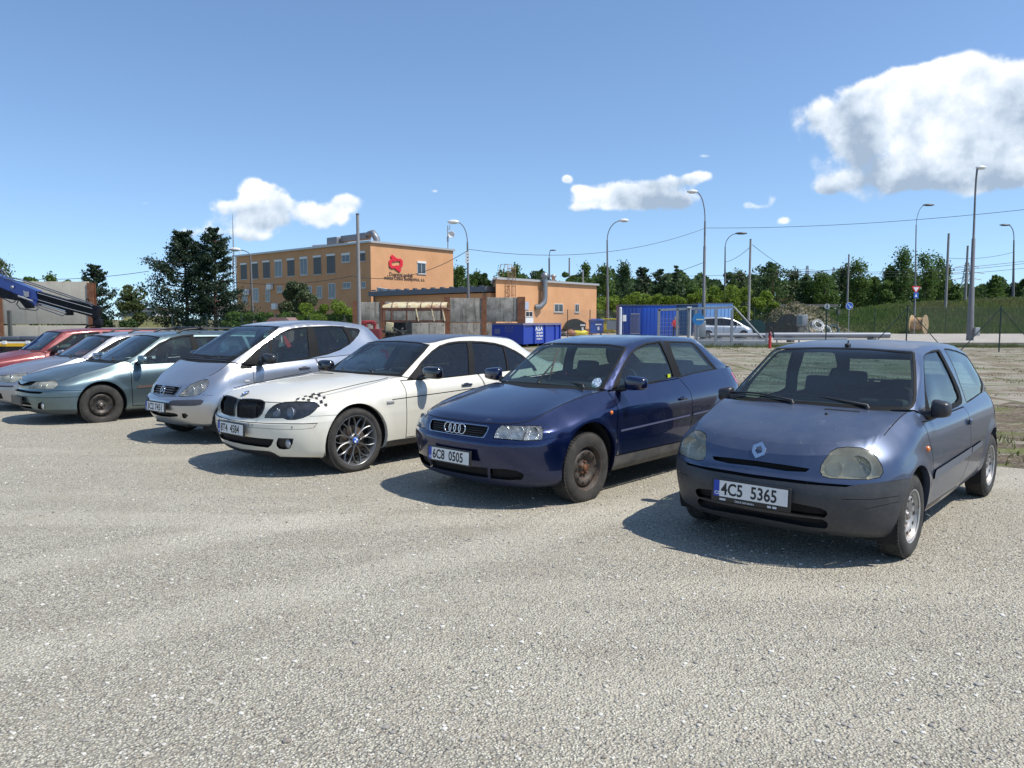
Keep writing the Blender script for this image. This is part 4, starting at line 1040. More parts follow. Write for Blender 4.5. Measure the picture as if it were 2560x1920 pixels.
 c.cut([(.50, .78), (.80, .78), (.80, 1.0), (.55, 1.0)], 'rear', 'tail', where=lambda p: p.z < 1.02)
 c.panel([(-.455, .945), (-.43, .85), (-.405, .7), (-.395, .352), (-1.68, .352), (-1.76, .6), (-1.745, .87), (-1.66, 1.003), (-1.2, .985)], .009, 'side', 'door', where=lambda p: p.y > .5 and p.z < 1.03)
 c.cut([(-.46, .576), (-.46, .594), (-1.7, .628), (-1.7, .610)], 'side', 'strip', where=lambda p: p.y > .5)
 c.cut([(-1.77, .612), (-1.77, .630), (-2.12, .638), (-2.12, .621)], 'side', 'strip', where=lambda p: p.y > .5)
 P = paint('dark_blue_pearl_paint', (.0045, .014, .070), .7, .24, 1.0, .10, (.13, .13, .14), coat_r=.03, stain=((.30, .30, .31), .5, 5, .70, .8), updust=1.6)
 mats = dict(DEFM); mats.update(body=P, hood=P, door=P, lip=mat('dull_blue_plastic', (.018, .024, .055), .45), strip=mat('blue_moulding', (.08, .09, .16), .4), sill=mat('grey_sill', (.055, .055, .06), .6, noise=(8, 4, .5, (.16, .15, .13))), chrome=mat('dull_chrome', (.5, .5, .55), .25, 1), black=GAP)
 iw = dict(INW, chrome=-.004, lip=0, strip=-.006, grille=.02)
 c.finish(mats, std_names(), iw)
 seam(c, [list(c.top[0:c.js+1:2])], .004)
 c.shell(['body', 'door', 'trim'], .035, 'inner_trim', LINER, xmax=-.5, zmin=.9)
 lamp_inside(c, 'lamp', .07, REFL, [(.50, .672, .05, .02, REFL), (.62, .672, .045, .02, REFL), (.72, .675, .035, .02, HOUS)])
 wells(c); wheels(c, 'steel', .317, .195, .205, [RIMRUST, GAP, NUTR], .845, (.022, .0, .0, 0))
 dash(c, -.78, .965, 1.34); seats(c, -1.28, -2.1, top=1.12)
 pl = plate(c, .895, .425, True, '6C8  0505', tiltdeg=-2);
 mirror_part(c, (-.62, .775, 1.0), (.15, .235, .135), mat('blue_black_mirror', (.004, .007, .035), .2, coat=1))
 # grille bars and four rings
 g0 = c.surf(.05, .66)[0]; b = MB()
 for k in range(5):
  z = .622+k*.0185; pts = []
  for y in np.linspace(-.30-.012*k, .30+.012*k, 15):
   h = c.surf(y, z);
   if h: pts.append((h[0].x-.008, y, z))
  b.tube(pts, .0035, 5)
 b.build('grille_bar', BLACK, r)
 b = MB(); n_ = Vector((1, 0, .15))
 for k in range(4):
  cy = (-1.5+k)*.060; hx = c.surf(cy, .662)[0]
  cc = Vector((hx.x+.010, cy, .662)); b.tube([cc+Vector((-.006*math.sin(a), .043*math.cos(a), .043*math.sin(a))) for a in np.linspace(0, 2*math.pi, 33)], .0048, 6, cap=False)
 b.build('grille_badge', CHROME, r)
 wiper(c, (-.36, .50, .975), (-.44, .22, .998), (.03, .52, -.02))
 wiper(c, (-.34, -.04, .985), (-.55, -.02, 1.16), (-.25, -.08, .32))
 b = MB(); h = c.surfside(-.32, .765)
 for sd_ in (1, -1): MB().lathe([(.02, 0), (.018, .009*sd_), (.01, .014*sd_), (0, .016*sd_)], (-.32, sd_*(h[0].y-.002), .765), 'y', 14).build('side_repeater', ORANGE, r)
 handle(c, -1.56, .80, .13, m=P)
 # stickers in the glass
 h = c.camhit(*Z('AA', (1540, 730))[0]);
 if h: MB().add([h[0]+Vector((.006, 0, .006))+h[2].orthogonal().normalized()*0+Vector((-.03*math.sin(a), .055*math.cos(a), .045*math.sin(a))) for a in np.linspace(0, 2*math.pi, 21)[:-1]], [tuple(range(20))]).build('round_sticker', mat('sticker_blue', (.10, .25, .42), .5, noise=(60, 2, 1, (.7, .75, .78), .45, .5)), r)
 h = c.camhit(*Z('AB', (1060, 740))[0])
 if h: MB().box(h[0], (.05, .004, .045)).build('yellow_sticker', mat('sticker_yellow', (.55, .65, .02), .5), r)
 return c
def build_bmw():
 sp = dict(wb=2.99, wz=.335, ar=.395, wy=.93, xc=.25, xt=-3.25, xs=-.775, rn=2.8, fl=.018,
      lv=[([(.85, .175), (.3, .19), (-4.1, .22)], .73, [(.25, .84), (-1.5, .86), (-3.2, .83)], -3.95, 2.35),
          ([(.85, .215), (.3, .225), (-4.1, .27)], .79, [(.25, .90), (-1.5, .915), (-3.2, .89)], -4.05, 2.35),
          (.34, .862, [(.25, .93), (-1.5, .938), (-3.2, .92)], -4.12, 2.3),
          (.46, .893, [(.25, .94), (-1.5, .948), (-3.2, .935)], -4.14, 2.3),
          ([(.9, .548), (.4, .575), (-4.1, .60)], .895, [(.25, .94), (-1.5, .95), (-3.2, .935)], -4.13, 2.3, True),
          ([(.9, .575), (.4, .60), (-4.1, .64)], .862, [(.25, .937), (-1.5, .95), (-3.2, .935)], -4.12, 2.3),
          ([(.86, .70), (.45, .715), (-.1, .76), (-.7, .80), (-4.1, .86)], .850, [(.25, .90), (-.5, .915), (-1.5, .925), (-3.2, .905)], -4.10, 2.3),
          ([(.83, .775), (.6, .765), (.42, .765), (.2, .81), (-.3, .895), (-.77, .955), (-.84, .940), (-.92, .925), (-1.86, .935), (-2.6, .96), (-3.3, .985), (-3.7, .99), (-4.1, .96)], .815,
             [(.25, .77), (0, .765), (-.5, .765), (-.775, .755), (-.92, .835), (-1.86, .845), (-2.6, .825), (-3.3, .77)], -4.02, 2.6)],
      hood=[(.815, .775), (.78, .805), (.70, .835), (.3, .915), (-.2, .955), (-.62, .975)], crown=2.0, bow=2.2,
      gh=[((-.62, .975), (-.77, .71, .968), (-.835, .775, .952), -.90),
          ((-1.02, 1.165), (-1.05, .64, 1.145), (-1.11, .705, 1.13), -1.2),
          ((-1.38, 1.345), (-1.33, .575, 1.315), (-1.43, .64, 1.28), -1.6),
          ((-2.1, 1.415), (-2.1, .52, 1.40), (-2.1, .645, 1.345), -2.1),
          ((-2.85, 1.375), (-2.8, .51, 1.36), (-2.72, .635, 1.285), -2.7),
          ((-3.3, 1.19), (-3.2, .55, 1.165), (-3.08, .675, 1.14), -3.05),
          ((-3.65, 1.03), (-3.58, .60, 1.01), (-3.45, .72, 1.0), -3.46)])
 c = Car(sp, (-2.328, 8.703), .734); r = c.root; r.name = 'saloon_car'
 tag(r, 'dirty white four-door saloon with dark roof, tinted windows and chequered sticker by the headlight', 'car', 'cars parked side by side on the gravel')
 c.begin(); c.arches()
 fw = lambda p: p.x > .2 and p.z < .95
 c.cut([(-.3, .282), (-2.7, .282), (-2.7, .0), (-.3, .0)], 'side', 'sill', where=lambda p: p.y > .5)
 # hood side seam along the wing
 sl = [c.onp(*p, 1, .755) for p in Z('BA', (60, 1052), (420, 962), (900, 848), (1150, 800), (1290, 762))]
 c.cut(Z('BC', (330, 875), (450, 895), (620, 912), (860, 930), (925, 960), (990, 1005), (1560, 1015), (1560, 1100), (300, 1100)), 'cam', 'lip', where=lambda p: p.z < .26 and p.x > .3)
 c.cut(Z('BC', (330, 690), (560, 730), (700, 748), (908, 764), (898, 800), (870, 852), (832, 880), (700, 868), (500, 838), (330, 800)), 'cam', 'black', where=fw)
 c.cut(Z('BC', (968, 747), (1182, 754), (1172, 810), (1148, 865), (1120, 895), (1060, 905), (985, 896), (952, 860), (945, 810)), 'cam', 'fog', where=fw)
 ki = Z('BC', (402, 440), (400, 330), (408, 262), (432, 222), (480, 206), (600, 205), (720, 217), (775, 236), (792, 262), (782, 335), (745, 415), (690, 468), (600, 482), (480, 474), (418, 462))
 c.cut(ki, 'cam', 'lip2', where=fw); c.cut(inset(ki, 2.6), 'cam', 'grille', where=fw)
 hl = Z('BC', (788, 466), (796, 432), (845, 362), (900, 310), (960, 278), (1060, 254), (1250, 244), (1430, 249), (1500, 268), (1532, 296), (1490, 352), (1400, 428), (1300, 470), (1200, 491), (1100, 490), (1040, 468), (900, 468))
 c.cut(inset(hl, -1.3), 'cam', 'gap', where=fw); c.cut(hl, 'cam', 'lamp', where=fw)
 c.line(Z('BC', (300, 497), (560, 530), (850, 546), (1300, 550), (1492, 544)), 2.0, where=fw)
 c.line(Z('BC', (1492, 544), (1500, 556), (1462, 608), (1300, 626), (1000, 628), (720, 610), (568, 596), (555, 530)), .9, where=fw)
 c.line(Z('BC', (1370, 432), (1410, 447), (1560, 442), (1760, 430)), .9, where=fw)
 for q in ([(1210, 205), (1260, 185), (1270, 205), (1225, 222)], [(1320, 170), (1365, 155), (1375, 172), (1335, 183)], [(1430, 140), (1470, 125), (1485, 145), (1440, 155)], [(1535, 122), (1580, 111), (1600, 125), (1545, 131)],
              [(1285, 206), (1330, 188), (1350, 210), (1308, 228)], [(1398, 176), (1440, 163), (1457, 187), (1415, 196)], [(1508, 145), (1550, 136), (1562, 167), (1522, 174)], [(1362, 212), (1406, 202), (1421, 238), (1380, 246)],
              [(1475, 188), (1515, 182), (1525, 218), (1486, 224)], [(1584, 171), (1623, 168), (1632, 205), (1592, 209)], [(1540, 228), (1581, 224), (1592, 267), (1550, 271)], [(1602, 274), (1646, 271), (1656, 318), (1612, 321)],
              [(1440, 250), (1475, 240), (1482, 262), (1445, 262)], [(1516, 285), (1540, 283), (1547, 325), (1520, 329)], [(1215, 232), (1240, 226), (1245, 240), (1222, 243)], [(1285, 240), (1310, 230), (1330, 244), (1300, 246)]):
  c.cut(Z('BC', *q), 'cam', 'decal', where=lambda p: p.x > .1 and p.x < .75, only=['body', 'hood'])
 gw = lambda p: p.z > .93
 wo = Z('BA', (560, 400), (700, 330), (940, 206), (1200, 197), (1480, 196), (1750, 216), (1938, 256), (1850, 368), (1695, 528), (1575, 660), (1498, 745), (1300, 738), (900, 712), (700, 694), (160, 665))
 wi = Z('BA', (560, 418), (700, 350), (950, 220), (1200, 210), (1480, 209), (1740, 229), (1905, 262), (1820, 370), (1670, 520), (1550, 640), (1450, 705), (1300, 700), (900, 675), (700, 665), (180, 640))
 c.cut(wo, 'cam', 'trim', where=gw, patches=('green', 'hood')); c.cut(wi, 'cam', 'glass_front', where=gw, only=['trim'])
 gs = lambda p: p.z > .85 and p.x < -.7
 so = Z('BB', (85, 817), (200, 675), (330, 505), (480, 355), (600, 268), (750, 218), (900, 198), (1075, 196), (1250, 202), (1450, 226), (1600, 266), (1750, 335), (1860, 400), (1960, 478), (2060, 575), (2110, 655), (1700, 690), (1150, 722), (700, 772), (350, 812))
 c.cut(so, 'cam', 'trim', where=gs)
 c.cut(Z('BB', (330, 780), (330, 540), (480, 385), (600, 300), (750, 244), (900, 224), (1028, 222), (1050, 350), (1062, 705), (700, 752)), 'cam', 'glass_side', where=gs, only=['trim'])
 c.cut(Z('BB', (1105, 226), (1250, 226), (1450, 250), (1585, 288), (1630, 480), (1655, 672), (1400, 690), (1152, 705), (1150, 550), (1130, 380)), 'cam', 'glass_side2', where=gs, only=['trim'])
 c.cut(Z('BB', (1608, 296), (1740, 356), (1850, 424), (1940, 500), (2030, 590), (2060, 645), (1680, 670), (1652, 480)), 'cam', 'glass_q', where=gs, only=['trim'])
 # dark roof panel between the side rails
 rf = Z('BA', (700, 330), (940, 206), (1200, 197), (1480, 196), (1750, 216), (1938, 256))
 c.cut([(-1.33, -.1), (-1.33, .50), (-1.36, .565), (-1.45, .578), (-1.8, .552), (-2.2, .545), (-2.8, .535), (-2.9, .53), (-2.95, -.1)], 'top', 'roof', where=lambda p: p.z > 1.25, only=['body'])
 c.cut([(-.62, 1.03), (.62, 1.03), (.5, 1.33), (-.5, 1.33)], 'rear', 'glass_rear', where=lambda p: p.z > 1.02)
 c.cut([(.45, .70), (.93, .70), (.93, .88), (.45, .90)], 'rear', 'tail', where=lambda p: p.z < .93)
 c.panel([(-.71, .925), (-.69, .82), (-.67, .737), (-.665, .288), (-1.86, .288), (-1.94, .5), (-1.95, .75), (-1.905, .94), (-1.3, .925)], .009, 'side', 'door', where=lambda p: p.y > .5 and p.z < .96)
 c.panel([(-1.91, .94), (-1.955, .75), (-1.945, .5), (-1.865, .288), (-2.58, .288), (-2.66, .55), (-2.95, .78), (-2.98, .97), (-2.4, .95)], .009, 'side', 'door2', where=lambda p: p.y > .5 and p.z < .985)
 c.line([(-.48, .732), (-.66, .738), (-1.5, .765), (-2.6, .80), (-3.6, .835)], .010, 'side', 'gap', where=lambda p: p.y > .5)
 P = paint('dirty_white_paint', (.70, .67, .57), .12, .34, .7, .28, (.44, .40, .30), stain=((.56, .50, .38), .6, 3.5, .55, .75), updust=.5)
 ROOF = paint('navy_roof_film', (.022, .028, .055), .3, .32, .7, .35, (.15, .15, .17), stain=((.2, .2, .22), .4, 5, .66, .8), updust=1.1)
 mats = dict(DEFM); mats.update(body=P, hood=P, door=P, door2=P, lip2=BLACK, roof=ROOF, lamp=LENSD, glass_side=TINTG, glass_side2=TINTG, glass_q=TINTG, glass_rear=TINTG)
 mats['glass_side'] = glass('grey_tinted_glass', (.11, .15, .17), .02, (.4, .45, .5)); iw = dict(INW, roof=0, lip2=-.006, decal=-.001, lip=.004)
 nm = std_names(); nm['lip2'] = ('kidney_surround', 0)
 c.finish(mats, nm, iw)
 seam(c, [[tuple(p) for p in sl], list(c.top[0:24:2])], .004)
 c.shell(['body', 'door', 'door2', 'trim', 'roof'], .035, 'inner_trim', DARKM, xmax=-.9, zmin=.85)
 lamp_inside(c, 'lamp', .09, HOUSD, [(.56, .665, .058, .02, REFL), (.70, .672, .060, .02, REFL)])
 wells(c); wheels(c, 'petal', .345, .245, .268, [ALLOY, GAP, NUT, BLB, WHB, BLB, DISC], .925, (.012, 0, .01, 0))
 dash(c, -1.05, .965, 1.5); seats(c, -1.75, -2.75, y=.40, top=1.14)
 plate(c, .918, .475, True, '8T4  4584', 'x'*0 or None, tiltdeg=-2)
 mirror_part(c, (-1.0, .865, .985), (.19, .28, .145), mat('gloss_black_mirror', (.004, .004, .007), .12, coat=1), shape=0)
 # kidney bars
 b = MB()
 for sd_ in (1, -1):
  for k in range(15):
   y = .03+k*.0205; pts = []
   for z in np.linspace(.595, .765, 6):
    h = c.surf(y, z); pts.append((h[0].x-.012, sd_*y, z))
   b.tube(pts, .0045, 4)
 b.build('kidney_bar', BLACK, r)
 # badge
 h = c.onp(*Z('BC', (525, 137))[0], 1, 0); cc = Vector((h.x+.004, 0, h.z+.006)); n_ = Vector((.45, 0, .89)); up = Vector((-.89, 0, .45)); b = MB()
 def ring(r_, d, k=24): return [cc+n_*d+Vector((0, 1, 0))*r_*math.cos(a)+up*r_*math.sin(a) for a in np.linspace(0, 2*math.pi, k+1)[:-1]]
 b.add(ring(.041, .0)+ring(.041, .006), [(i, (i+1) % 24, 24+(i+1) % 24, 24+i) for i in range(24)]+[tuple(range(24, 48))], 0)
 for k in range(4): b.add([cc+n_*.008]+[cc+n_*.008+Vector((0, 1, 0))*.026*math.cos(a)+up*.026*math.sin(a) for a in np.linspace(k*math.pi/2, (k+1)*math.pi/2, 7)], [tuple(range(8))], 2 if k % 2 else 1)
 b.tube(ring(.041, .006)+[ring(.041, .006)[0]], .003, 5, 3, False); b.build('bonnet_badge', [INK, WHB, BLB, CHROME], r)
 b = MB(); h = c.surfside(-.45, .708)
 for sd_ in (1, -1): MB().box((-.45, sd_*(h[0].y+.004), .708), (.10, .016, .03), bev=.007).build('side_repeater', mat('clear_grey_lens', (.35, .34, .32), .15, coat=1), r)
 handle(c, -1.63, .825, .17, m=mat('handle_chrome_dark', (.30, .31, .33), .15, 1)); handle(c, -2.72, .85, .17, m=mat('handle_chrome_dark', (.30, .31, .33), .15, 1))
 wiper(c, (-.70, .30, .985), (-.82, -.05, 1.01), (.02, .55, 0)); wiper(c, (-.72, -.30, .985), (-.84, -.5, 1.01), (-.06, .45, 0))
 # fog lights
 for sd_ in (1, -1):
  h = c.camhit(*Z('BC', (1072, 830))[0])
  if h: MB().lathe([(.045, -.01), (.042, .0), (.03, .006), (0, .008)], (h[0].x-.02, sd_*h[0].y, h[0].z), 'x', 18).build('fog_light', mat('fog_lens', (.30, .31, .33), .2, coat=1), r)
 # vent slot in the bonnet
 b = MB(); pts = [c.surftop(-.50+.004*i, -.62+i*.046)[0] for i in range(12)]
 b.tube([p+Vector((0, -2*p.y if False else 0, .0)) for p in pts], [.002]+[.008]*10+[.002], 5)
 o = b.build('bonnet_vent', GAP, r); o.scale = (1, -1, 1)
 # parking sensors
 for q in ((610, 568), (1158, 596)):
  h = c.camhit(*Z('BC', q)[0])
  if h:
   for sd_ in (1, -1): MB().lathe([(.012, -.002), (.011, .002), (0, .003)], (h[0].x, sd_*h[0].y, h[0].z), 'x', 12).build('parking_sensor', mat('sensor_grey', (.2, .19, .17), .5), r)
 return c
def build_merc():
 sp = dict(wb=2.423, wz=.325, ar=.355, wy=.845, xc=.10, xt=-2.35, xs=.05, rn=2.8, fl=.014,
      lv=[([(.6, .22), (.1, .24), (-2.9, .26)], .53, [(.1, .75), (-1.2, .75), (-2.4, .74)], -2.72, 2.3),
          ([(.6, .265), (.1, .28), (-2.9, .32)], .61, [(.1, .80), (-1.2, .80), (-2.4, .79)], -2.80, 2.3),
          (.38, .685, [(.1, .825), (-1.2, .83), (-2.4, .82)], -2.86, 2.3),
          (.48, .715, [(.1, .84), (-1.2, .848), (-2.4, .84)], -2.88, 2.3),
          (.57, .710, [(.1, .845), (-1.2, .858), (-2.4, .845)], -2.87, 2.3),
          ([(.7, .61), (-.1, .66), (-2.9, .68)], .66, [(.1, .84), (-1.2, .86), (-2.4, .845)], -2.85, 2.3),
          ([(.7, .68), (.4, .74), (.1, .88), (-.2, .90), (-2.9, .98)], .62, [(.1, .80), (-.3, .825), (-1.2, .84), (-2.4, .82)], -2.83, 2.3),
          ([(.60, .745), (.5, .78), (.38, .845), (.2, .945), (.05, 1.035), (-.05, 1.02), (-.2, .985), (-.5, 1.01), (-1.2, 1.06), (-2.2, 1.12), (-2.9, 1.12)], .575,
             [(.1, .675), (.05, .68), (-.08, .735), (-.2, .775), (-1.2, .795), (-2.2, .765), (-2.35, .76)], -2.81, 2.4)],
      hood=[(.575, .745), (.55, .785), (.45, .85), (.3, .94), (.10, 1.035)], crown=2.2, bow=2.0,
      gh=[((.10, 1.035), (.045, .65, 1.05), (-.01, .70, 1.045), -.07),
          ((-.35, 1.29), (-.36, .605, 1.285), (-.42, .665, 1.26), -.5),
          ((-.80, 1.525), (-.79, .555, 1.508), (-.88, .63, 1.468), -1.0),
          ((-1.5, 1.595), (-1.5, .53, 1.578), (-1.5, .638, 1.525), -1.5),
          ((-2.32, 1.535), (-2.28, .52, 1.51), (-2.2, .61, 1.46), -2.12),
          ((-2.60, 1.32), (-2.55, .55, 1.30), (-2.42, .665, 1.27), -2.40),
          ((-2.78, 1.12), (-2.74, .57, 1.12), (-2.60, .71, 1.13), -2.60)])
 c = Car(sp, (-4.184, 10.607), .709); r = c.root; r.name = 'compact_car'
 tag(r, 'tall silver compact car with black mirrors, between the green-grey estate and the white saloon', 'car', 'cars parked side by side on the gravel')
 c.begin(); c.arches()
 fw = lambda p: p.x > .05 and p.z < .95
 c.cut(Z('MC', (480, 680), (640, 668), (780, 685), (838, 705), (848, 725), (820, 748), (700, 757), (480, 735)), 'cam', 'black', where=fw)
 c.cut(Z('MC', (920, 690), (960, 683), (1000, 692), (1025, 718), (1022, 745), (1000, 770), (950, 782), (925, 750)), 'cam', 'fog', where=fw)
 c.cut(Z('MC', (688, 515), (700, 480), (735, 455), (1000, 445), (1280, 438), (1320, 452), (1318, 475), (1265, 530), (1150, 550), (900, 552), (700, 542)), 'cam', 'bstrip', where=fw)
 gr = Z('MC', (460, 175), (500, 132), (650, 147), (880, 178), (908, 202), (850, 290), (788, 366), (700, 366), (460, 345))
 c.cut(gr, 'cam', 'chrome', where=fw); c.cut(Z('MC', (460, 180), (650, 185), (888, 212), (840, 290), (782, 358), (700, 357), (460, 335)), 'cam', 'grille', where=fw)
 hl = Z('MC', (862, 358), (920, 300), (1000, 232), (1100, 155), (1250, 92), (1350, 72), (1392, 72), (1416, 105), (1402, 175), (1330, 268), (1250, 330), (1130, 366), (960, 374))
 c.cut(inset(hl, -1.0), 'cam', 'gap', where=fw); c.cut(hl, 'cam', 'lamp', where=fw)
 c.line(Z('MC', (380, 330), (480, 385), (700, 372), (790, 375), (960, 380), (1130, 372), (1260, 330), (1310, 345), (1400, 358), (1500, 358)), .8, where=fw)
 gw = lambda p: p.z > .98
 wo = Z('MA', (560, 480), (700, 408), (1215, 163), (1600, 163), (1932, 180), (1880, 238), (1700, 378), (1500, 518), (1300, 658), (1120, 775), (1055, 815), (800, 812), (500, 803), (200, 775))
 wi = Z('MA', (560, 505), (720, 428), (1225, 178), (1600, 177), (1900, 193), (1850, 245), (1680, 375), (1480, 510), (1290, 640), (1210, 685), (1000, 688), (700, 680), (400, 670))
 c.cut(wo, 'cam', 'trim', where=gw, patches=('green', 'hood')); c.cut(wi, 'cam', 'glass_front', where=gw, only=['trim'])
 gs = lambda p: p.z > .93 and p.x < .1
 so = Z('MB', (-280, 880), (-258, 838), (-20, 613), (100, 508), (260, 398), (420, 288), (560, 223), (700, 198), (890, 178), (1300, 168), (1500, 178), (1545, 193), (1700, 208), (1780, 223), (1802, 255), (1765, 335), (1695, 418), (1620, 492), (1450, 592), (1250, 663), (1000, 720), (600, 804), (0, 898), (-250, 920))
 c.cut(so, 'cam', 'trim', where=gs)
 c.cut(Z('MB', (45, 625), (130, 535), (232, 448), (245, 700), (240, 830), (40, 862)), 'cam', 'glass_f', where=gs, only=['trim'])
 c.cut(Z('MB', (272, 425), (420, 310), (560, 247), (700, 217), (883, 193), (905, 450), (930, 710), (560, 772), (282, 820)), 'cam', 'glass_side', where=gs, only=['trim'])
 c.cut(Z('MB', (985, 190), (1300, 182), (1488, 192), (1560, 300), (1612, 430), (1610, 478), (1500, 548), (1300, 620), (1105, 668), (1060, 430)), 'cam', 'glass_side2', where=gs, only=['trim'])
 c.cut(Z('MB', (1608, 232), (1700, 235), (1775, 247), (1768, 290), (1715, 375), (1672, 368)), 'cam', 'glass_q', where=gs, only=['trim'])
 c.cut([(-.60, 1.16), (.60, 1.16), (.50, 1.46), (-.50, 1.46)], 'rear', 'glass_rear', where=lambda p: p.z > 1.1)
 c.cut([(.66, .85), (.80, .85), (.80, 1.15), (.70, 1.15)], 'rear', 'tail')
 c.panel([(-.195, .99), (-.19, .7), (-.20, .36), (-1.14, .34), (-1.22, .5), (-1.225, .8), (-1.20, 1.062), (-.7, 1.03)], .009, 'side', 'door', where=lambda p: p.y > .5 and p.z < 1.09)
 c.panel([(-1.205, 1.062), (-1.23, .8), (-1.225, .5), (-1.145, .34), (-1.95, .34), (-2.05, .55), (-2.2, .75), (-2.22, 1.11)], .009, 'side', 'door2', where=lambda p: p.y > .5 and p.z < 1.14)
 P = paint('silver_paint', (.50, .51, .53), .95, .36, .6, .12, (.30, .29, .27))
 mats = dict(DEFM); SIL = P; mats.update(body=P, hood=P, door=P, door2=P, chrome=P, bstrip=mat('dark_bumper_strip', (.05, .052, .065), .45), roof=P)
 iw = dict(INW, chrome=-.006, fog=.02)
 c.finish(mats, std_names(), iw)
 seam(c, [list(c.top[18:c.js+1:2])], .004)
 c.shell(['body', 'door', 'door2', 'trim'], .035, 'inner_trim', LINER, xmax=-.1, zmin=1.0)
 lamp_inside(c, 'lamp', .06, HOUS, [(.52, .70, .05, .02, REFL), (.60, .74, .045, .02, REFL)])
 wells(c); wheels(c, 'steel', .300, .175, .195, [RIMDARK, GAP, NUT], .842)
 dash(c, -.32, 1.03, 1.35); seats(c, -.95, -1.75, z=.42, top=1.28)
 plate(c, .742, .475, True, '3C2 7451', tiltdeg=-2)
 mirror_part(c, (-.36, .80, 1.065), (.15, .27, .145), mat('black_mirror_plastic', (.022, .020, .02), .32, coat=.3))
 b = MB()
 for k in range(4):
  z = .635+k*.028; pts = []
  for y in np.linspace(-.235, .235, 11):
   h = c.surf(y, z)
   if h: pts.append((h[0].x+.0, y, z))
  b.tube(pts, .0055, 5)
 b.build('grille_bar', mat('dark_grey_bar', (.10, .11, .13), .4), r)
 b = MB(); h = c.surf(0, .685)[0]; cc = Vector((h.x+.012, 0, .682)); T = Vector((-.3, 0, .95));
 b.tube([cc+Vector((0, .058*math.cos(a), 0))+T*.058*math.sin(a) for a in np.linspace(0, 2*math.pi, 33)], .0048, 6, cap=False)
 for a in (R(90), R(210), R(330)): b.tube([cc, cc+Vector((0, .058*math.cos(a), 0))+T*.058*math.sin(a)], [.007, .003], 6)
 b.build('grille_badge', CHROME, r)
 wiper(c, (-.0, .30, 1.075), (-.10, .05, 1.11), (0, .62, 0)); b = MB()
 for k in range(5): b.box((.045-.045*k, 0, 1.062+.022*k), (.022, 1.12-.02*k, .010), tilt=Matrix.Rotation(R(28), 3, 'Y'))
 b.build('cowl_grille', BLACK, r)
 handle(c, -.98, .93, .17, m=mat('dark_handle', (.06, .06, .065), .35)); handle(c, -2.02, .97, .17, m=mat('dark_handle2', (.06, .06, .065), .35))
 h = c.surfside(-.1, .80)
 for sd_ in (1, -1): MB().box((-.10, sd_*(h[0].y+.002), .80), (.07, .014, .028), bev=.006).build('side_repeater', mat('clear_lens', (.5, .49, .47), .15, coat=1), r)
 # red and white strap hanging inside the side window
 b = MB(); h = c.camhit(*Z('MB', (560, 430))[0]);
 if h:
  q = h[0]-Vector((0, .10, 0)); b.quad(q+Vector((.03, 0, .09)), q+Vector((-.0, 0, .09)), q+Vector((-.12, 0, -.08)), q+Vector((-.05, 0, -.10)), 0); b.quad(q+Vector((.06, 0, .07)), q+Vector((.03, 0, .085)), q+Vector((.03, 0, -.03)), q+Vector((.04, 0, -.03)), 1)
  b.build('strap', [mat('red_cloth', (.6, .05, .05), .7), WHB], r)
 return c
LAGLV = None
def estate_spec():
 return dict(wb=2.67, wz=.285, ar=.365, wy=.86, xc=.28, xt=-2.85, xs=-.41, rn=2.8, fl=.014,
      lv=[([(.85, .155), (.3, .16), (-3.6, .20)], .74, [(.28, .79), (-1.2, .80), (-2.8, .78)], -3.5, 2.3),
          ([(.85, .195), (.3, .20), (-3.6, .26)], .83, [(.28, .845), (-1.2, .85), (-2.8, .83)], -3.58, 2.3),
          (.32, .905, [(.28, .862), (-1.2, .865), (-2.8, .85)], -3.64, 2.3),
          (.42, .930, [(.28, .87), (-1.2, .873), (-2.8, .86)], -3.66, 2.3),
          (.50, .925, [(.28, .872), (-1.2, .876), (-2.8, .86)], -3.65, 2.3, True),
          ([(.9, .525), (.4, .535), (-3.6, .56)], .885, [(.28, .865), (-1.2, .875), (-2.8, .86)], -3.63, 2.3),
          ([(.9, .615), (.5, .61), (.1, .69), (-.4, .74), (-3.6, .80)], .875, [(.28, .845), (-1.2, .86), (-2.8, .845)], -3.60, 2.3),
          ([(.87, .665), (.57, .670), (.40, .715), (.25, .765), (-.1, .85), (-.41, .932), (-.48, .905), (-.56, .895), (-1.5, .912), (-2.6, .935), (-3.6, .96)], .855,
             [(.28, .735), (-.2, .735), (-.41, .735), (-.56, .785), (-1.5, .80), (-2.6, .775), (-2.85, .765)], -3.57, 2.5)],
      hood=[(.855, .665), (.82, .70), (.6, .775), (.2, .865), (-.24, .925)], crown=2.1, bow=2.2,
      gh=[((-.24, .925), (-.405, .69, .945), (-.455, .735, .93), -.52),
          ((-.62, 1.14), (-.72, .63, 1.13), (-.78, .685, 1.115), -.9),
          ((-1.0, 1.345), (-1.045, .56, 1.318), (-1.12, .63, 1.28), -1.25),
          ((-1.7, 1.405), (-1.7, .53, 1.388), (-1.7, .64, 1.335), -1.7),
          ((-3.05, 1.375), (-3.0, .52, 1.36), (-2.98, .63, 1.305), -2.93),
          ((-3.32, 1.18), (-3.27, .55, 1.17), (-3.18, .665, 1.16), -3.12),
          ((-3.52, .985), (-3.48, .58, .98), (-3.34, .72, .97), -3.33)])
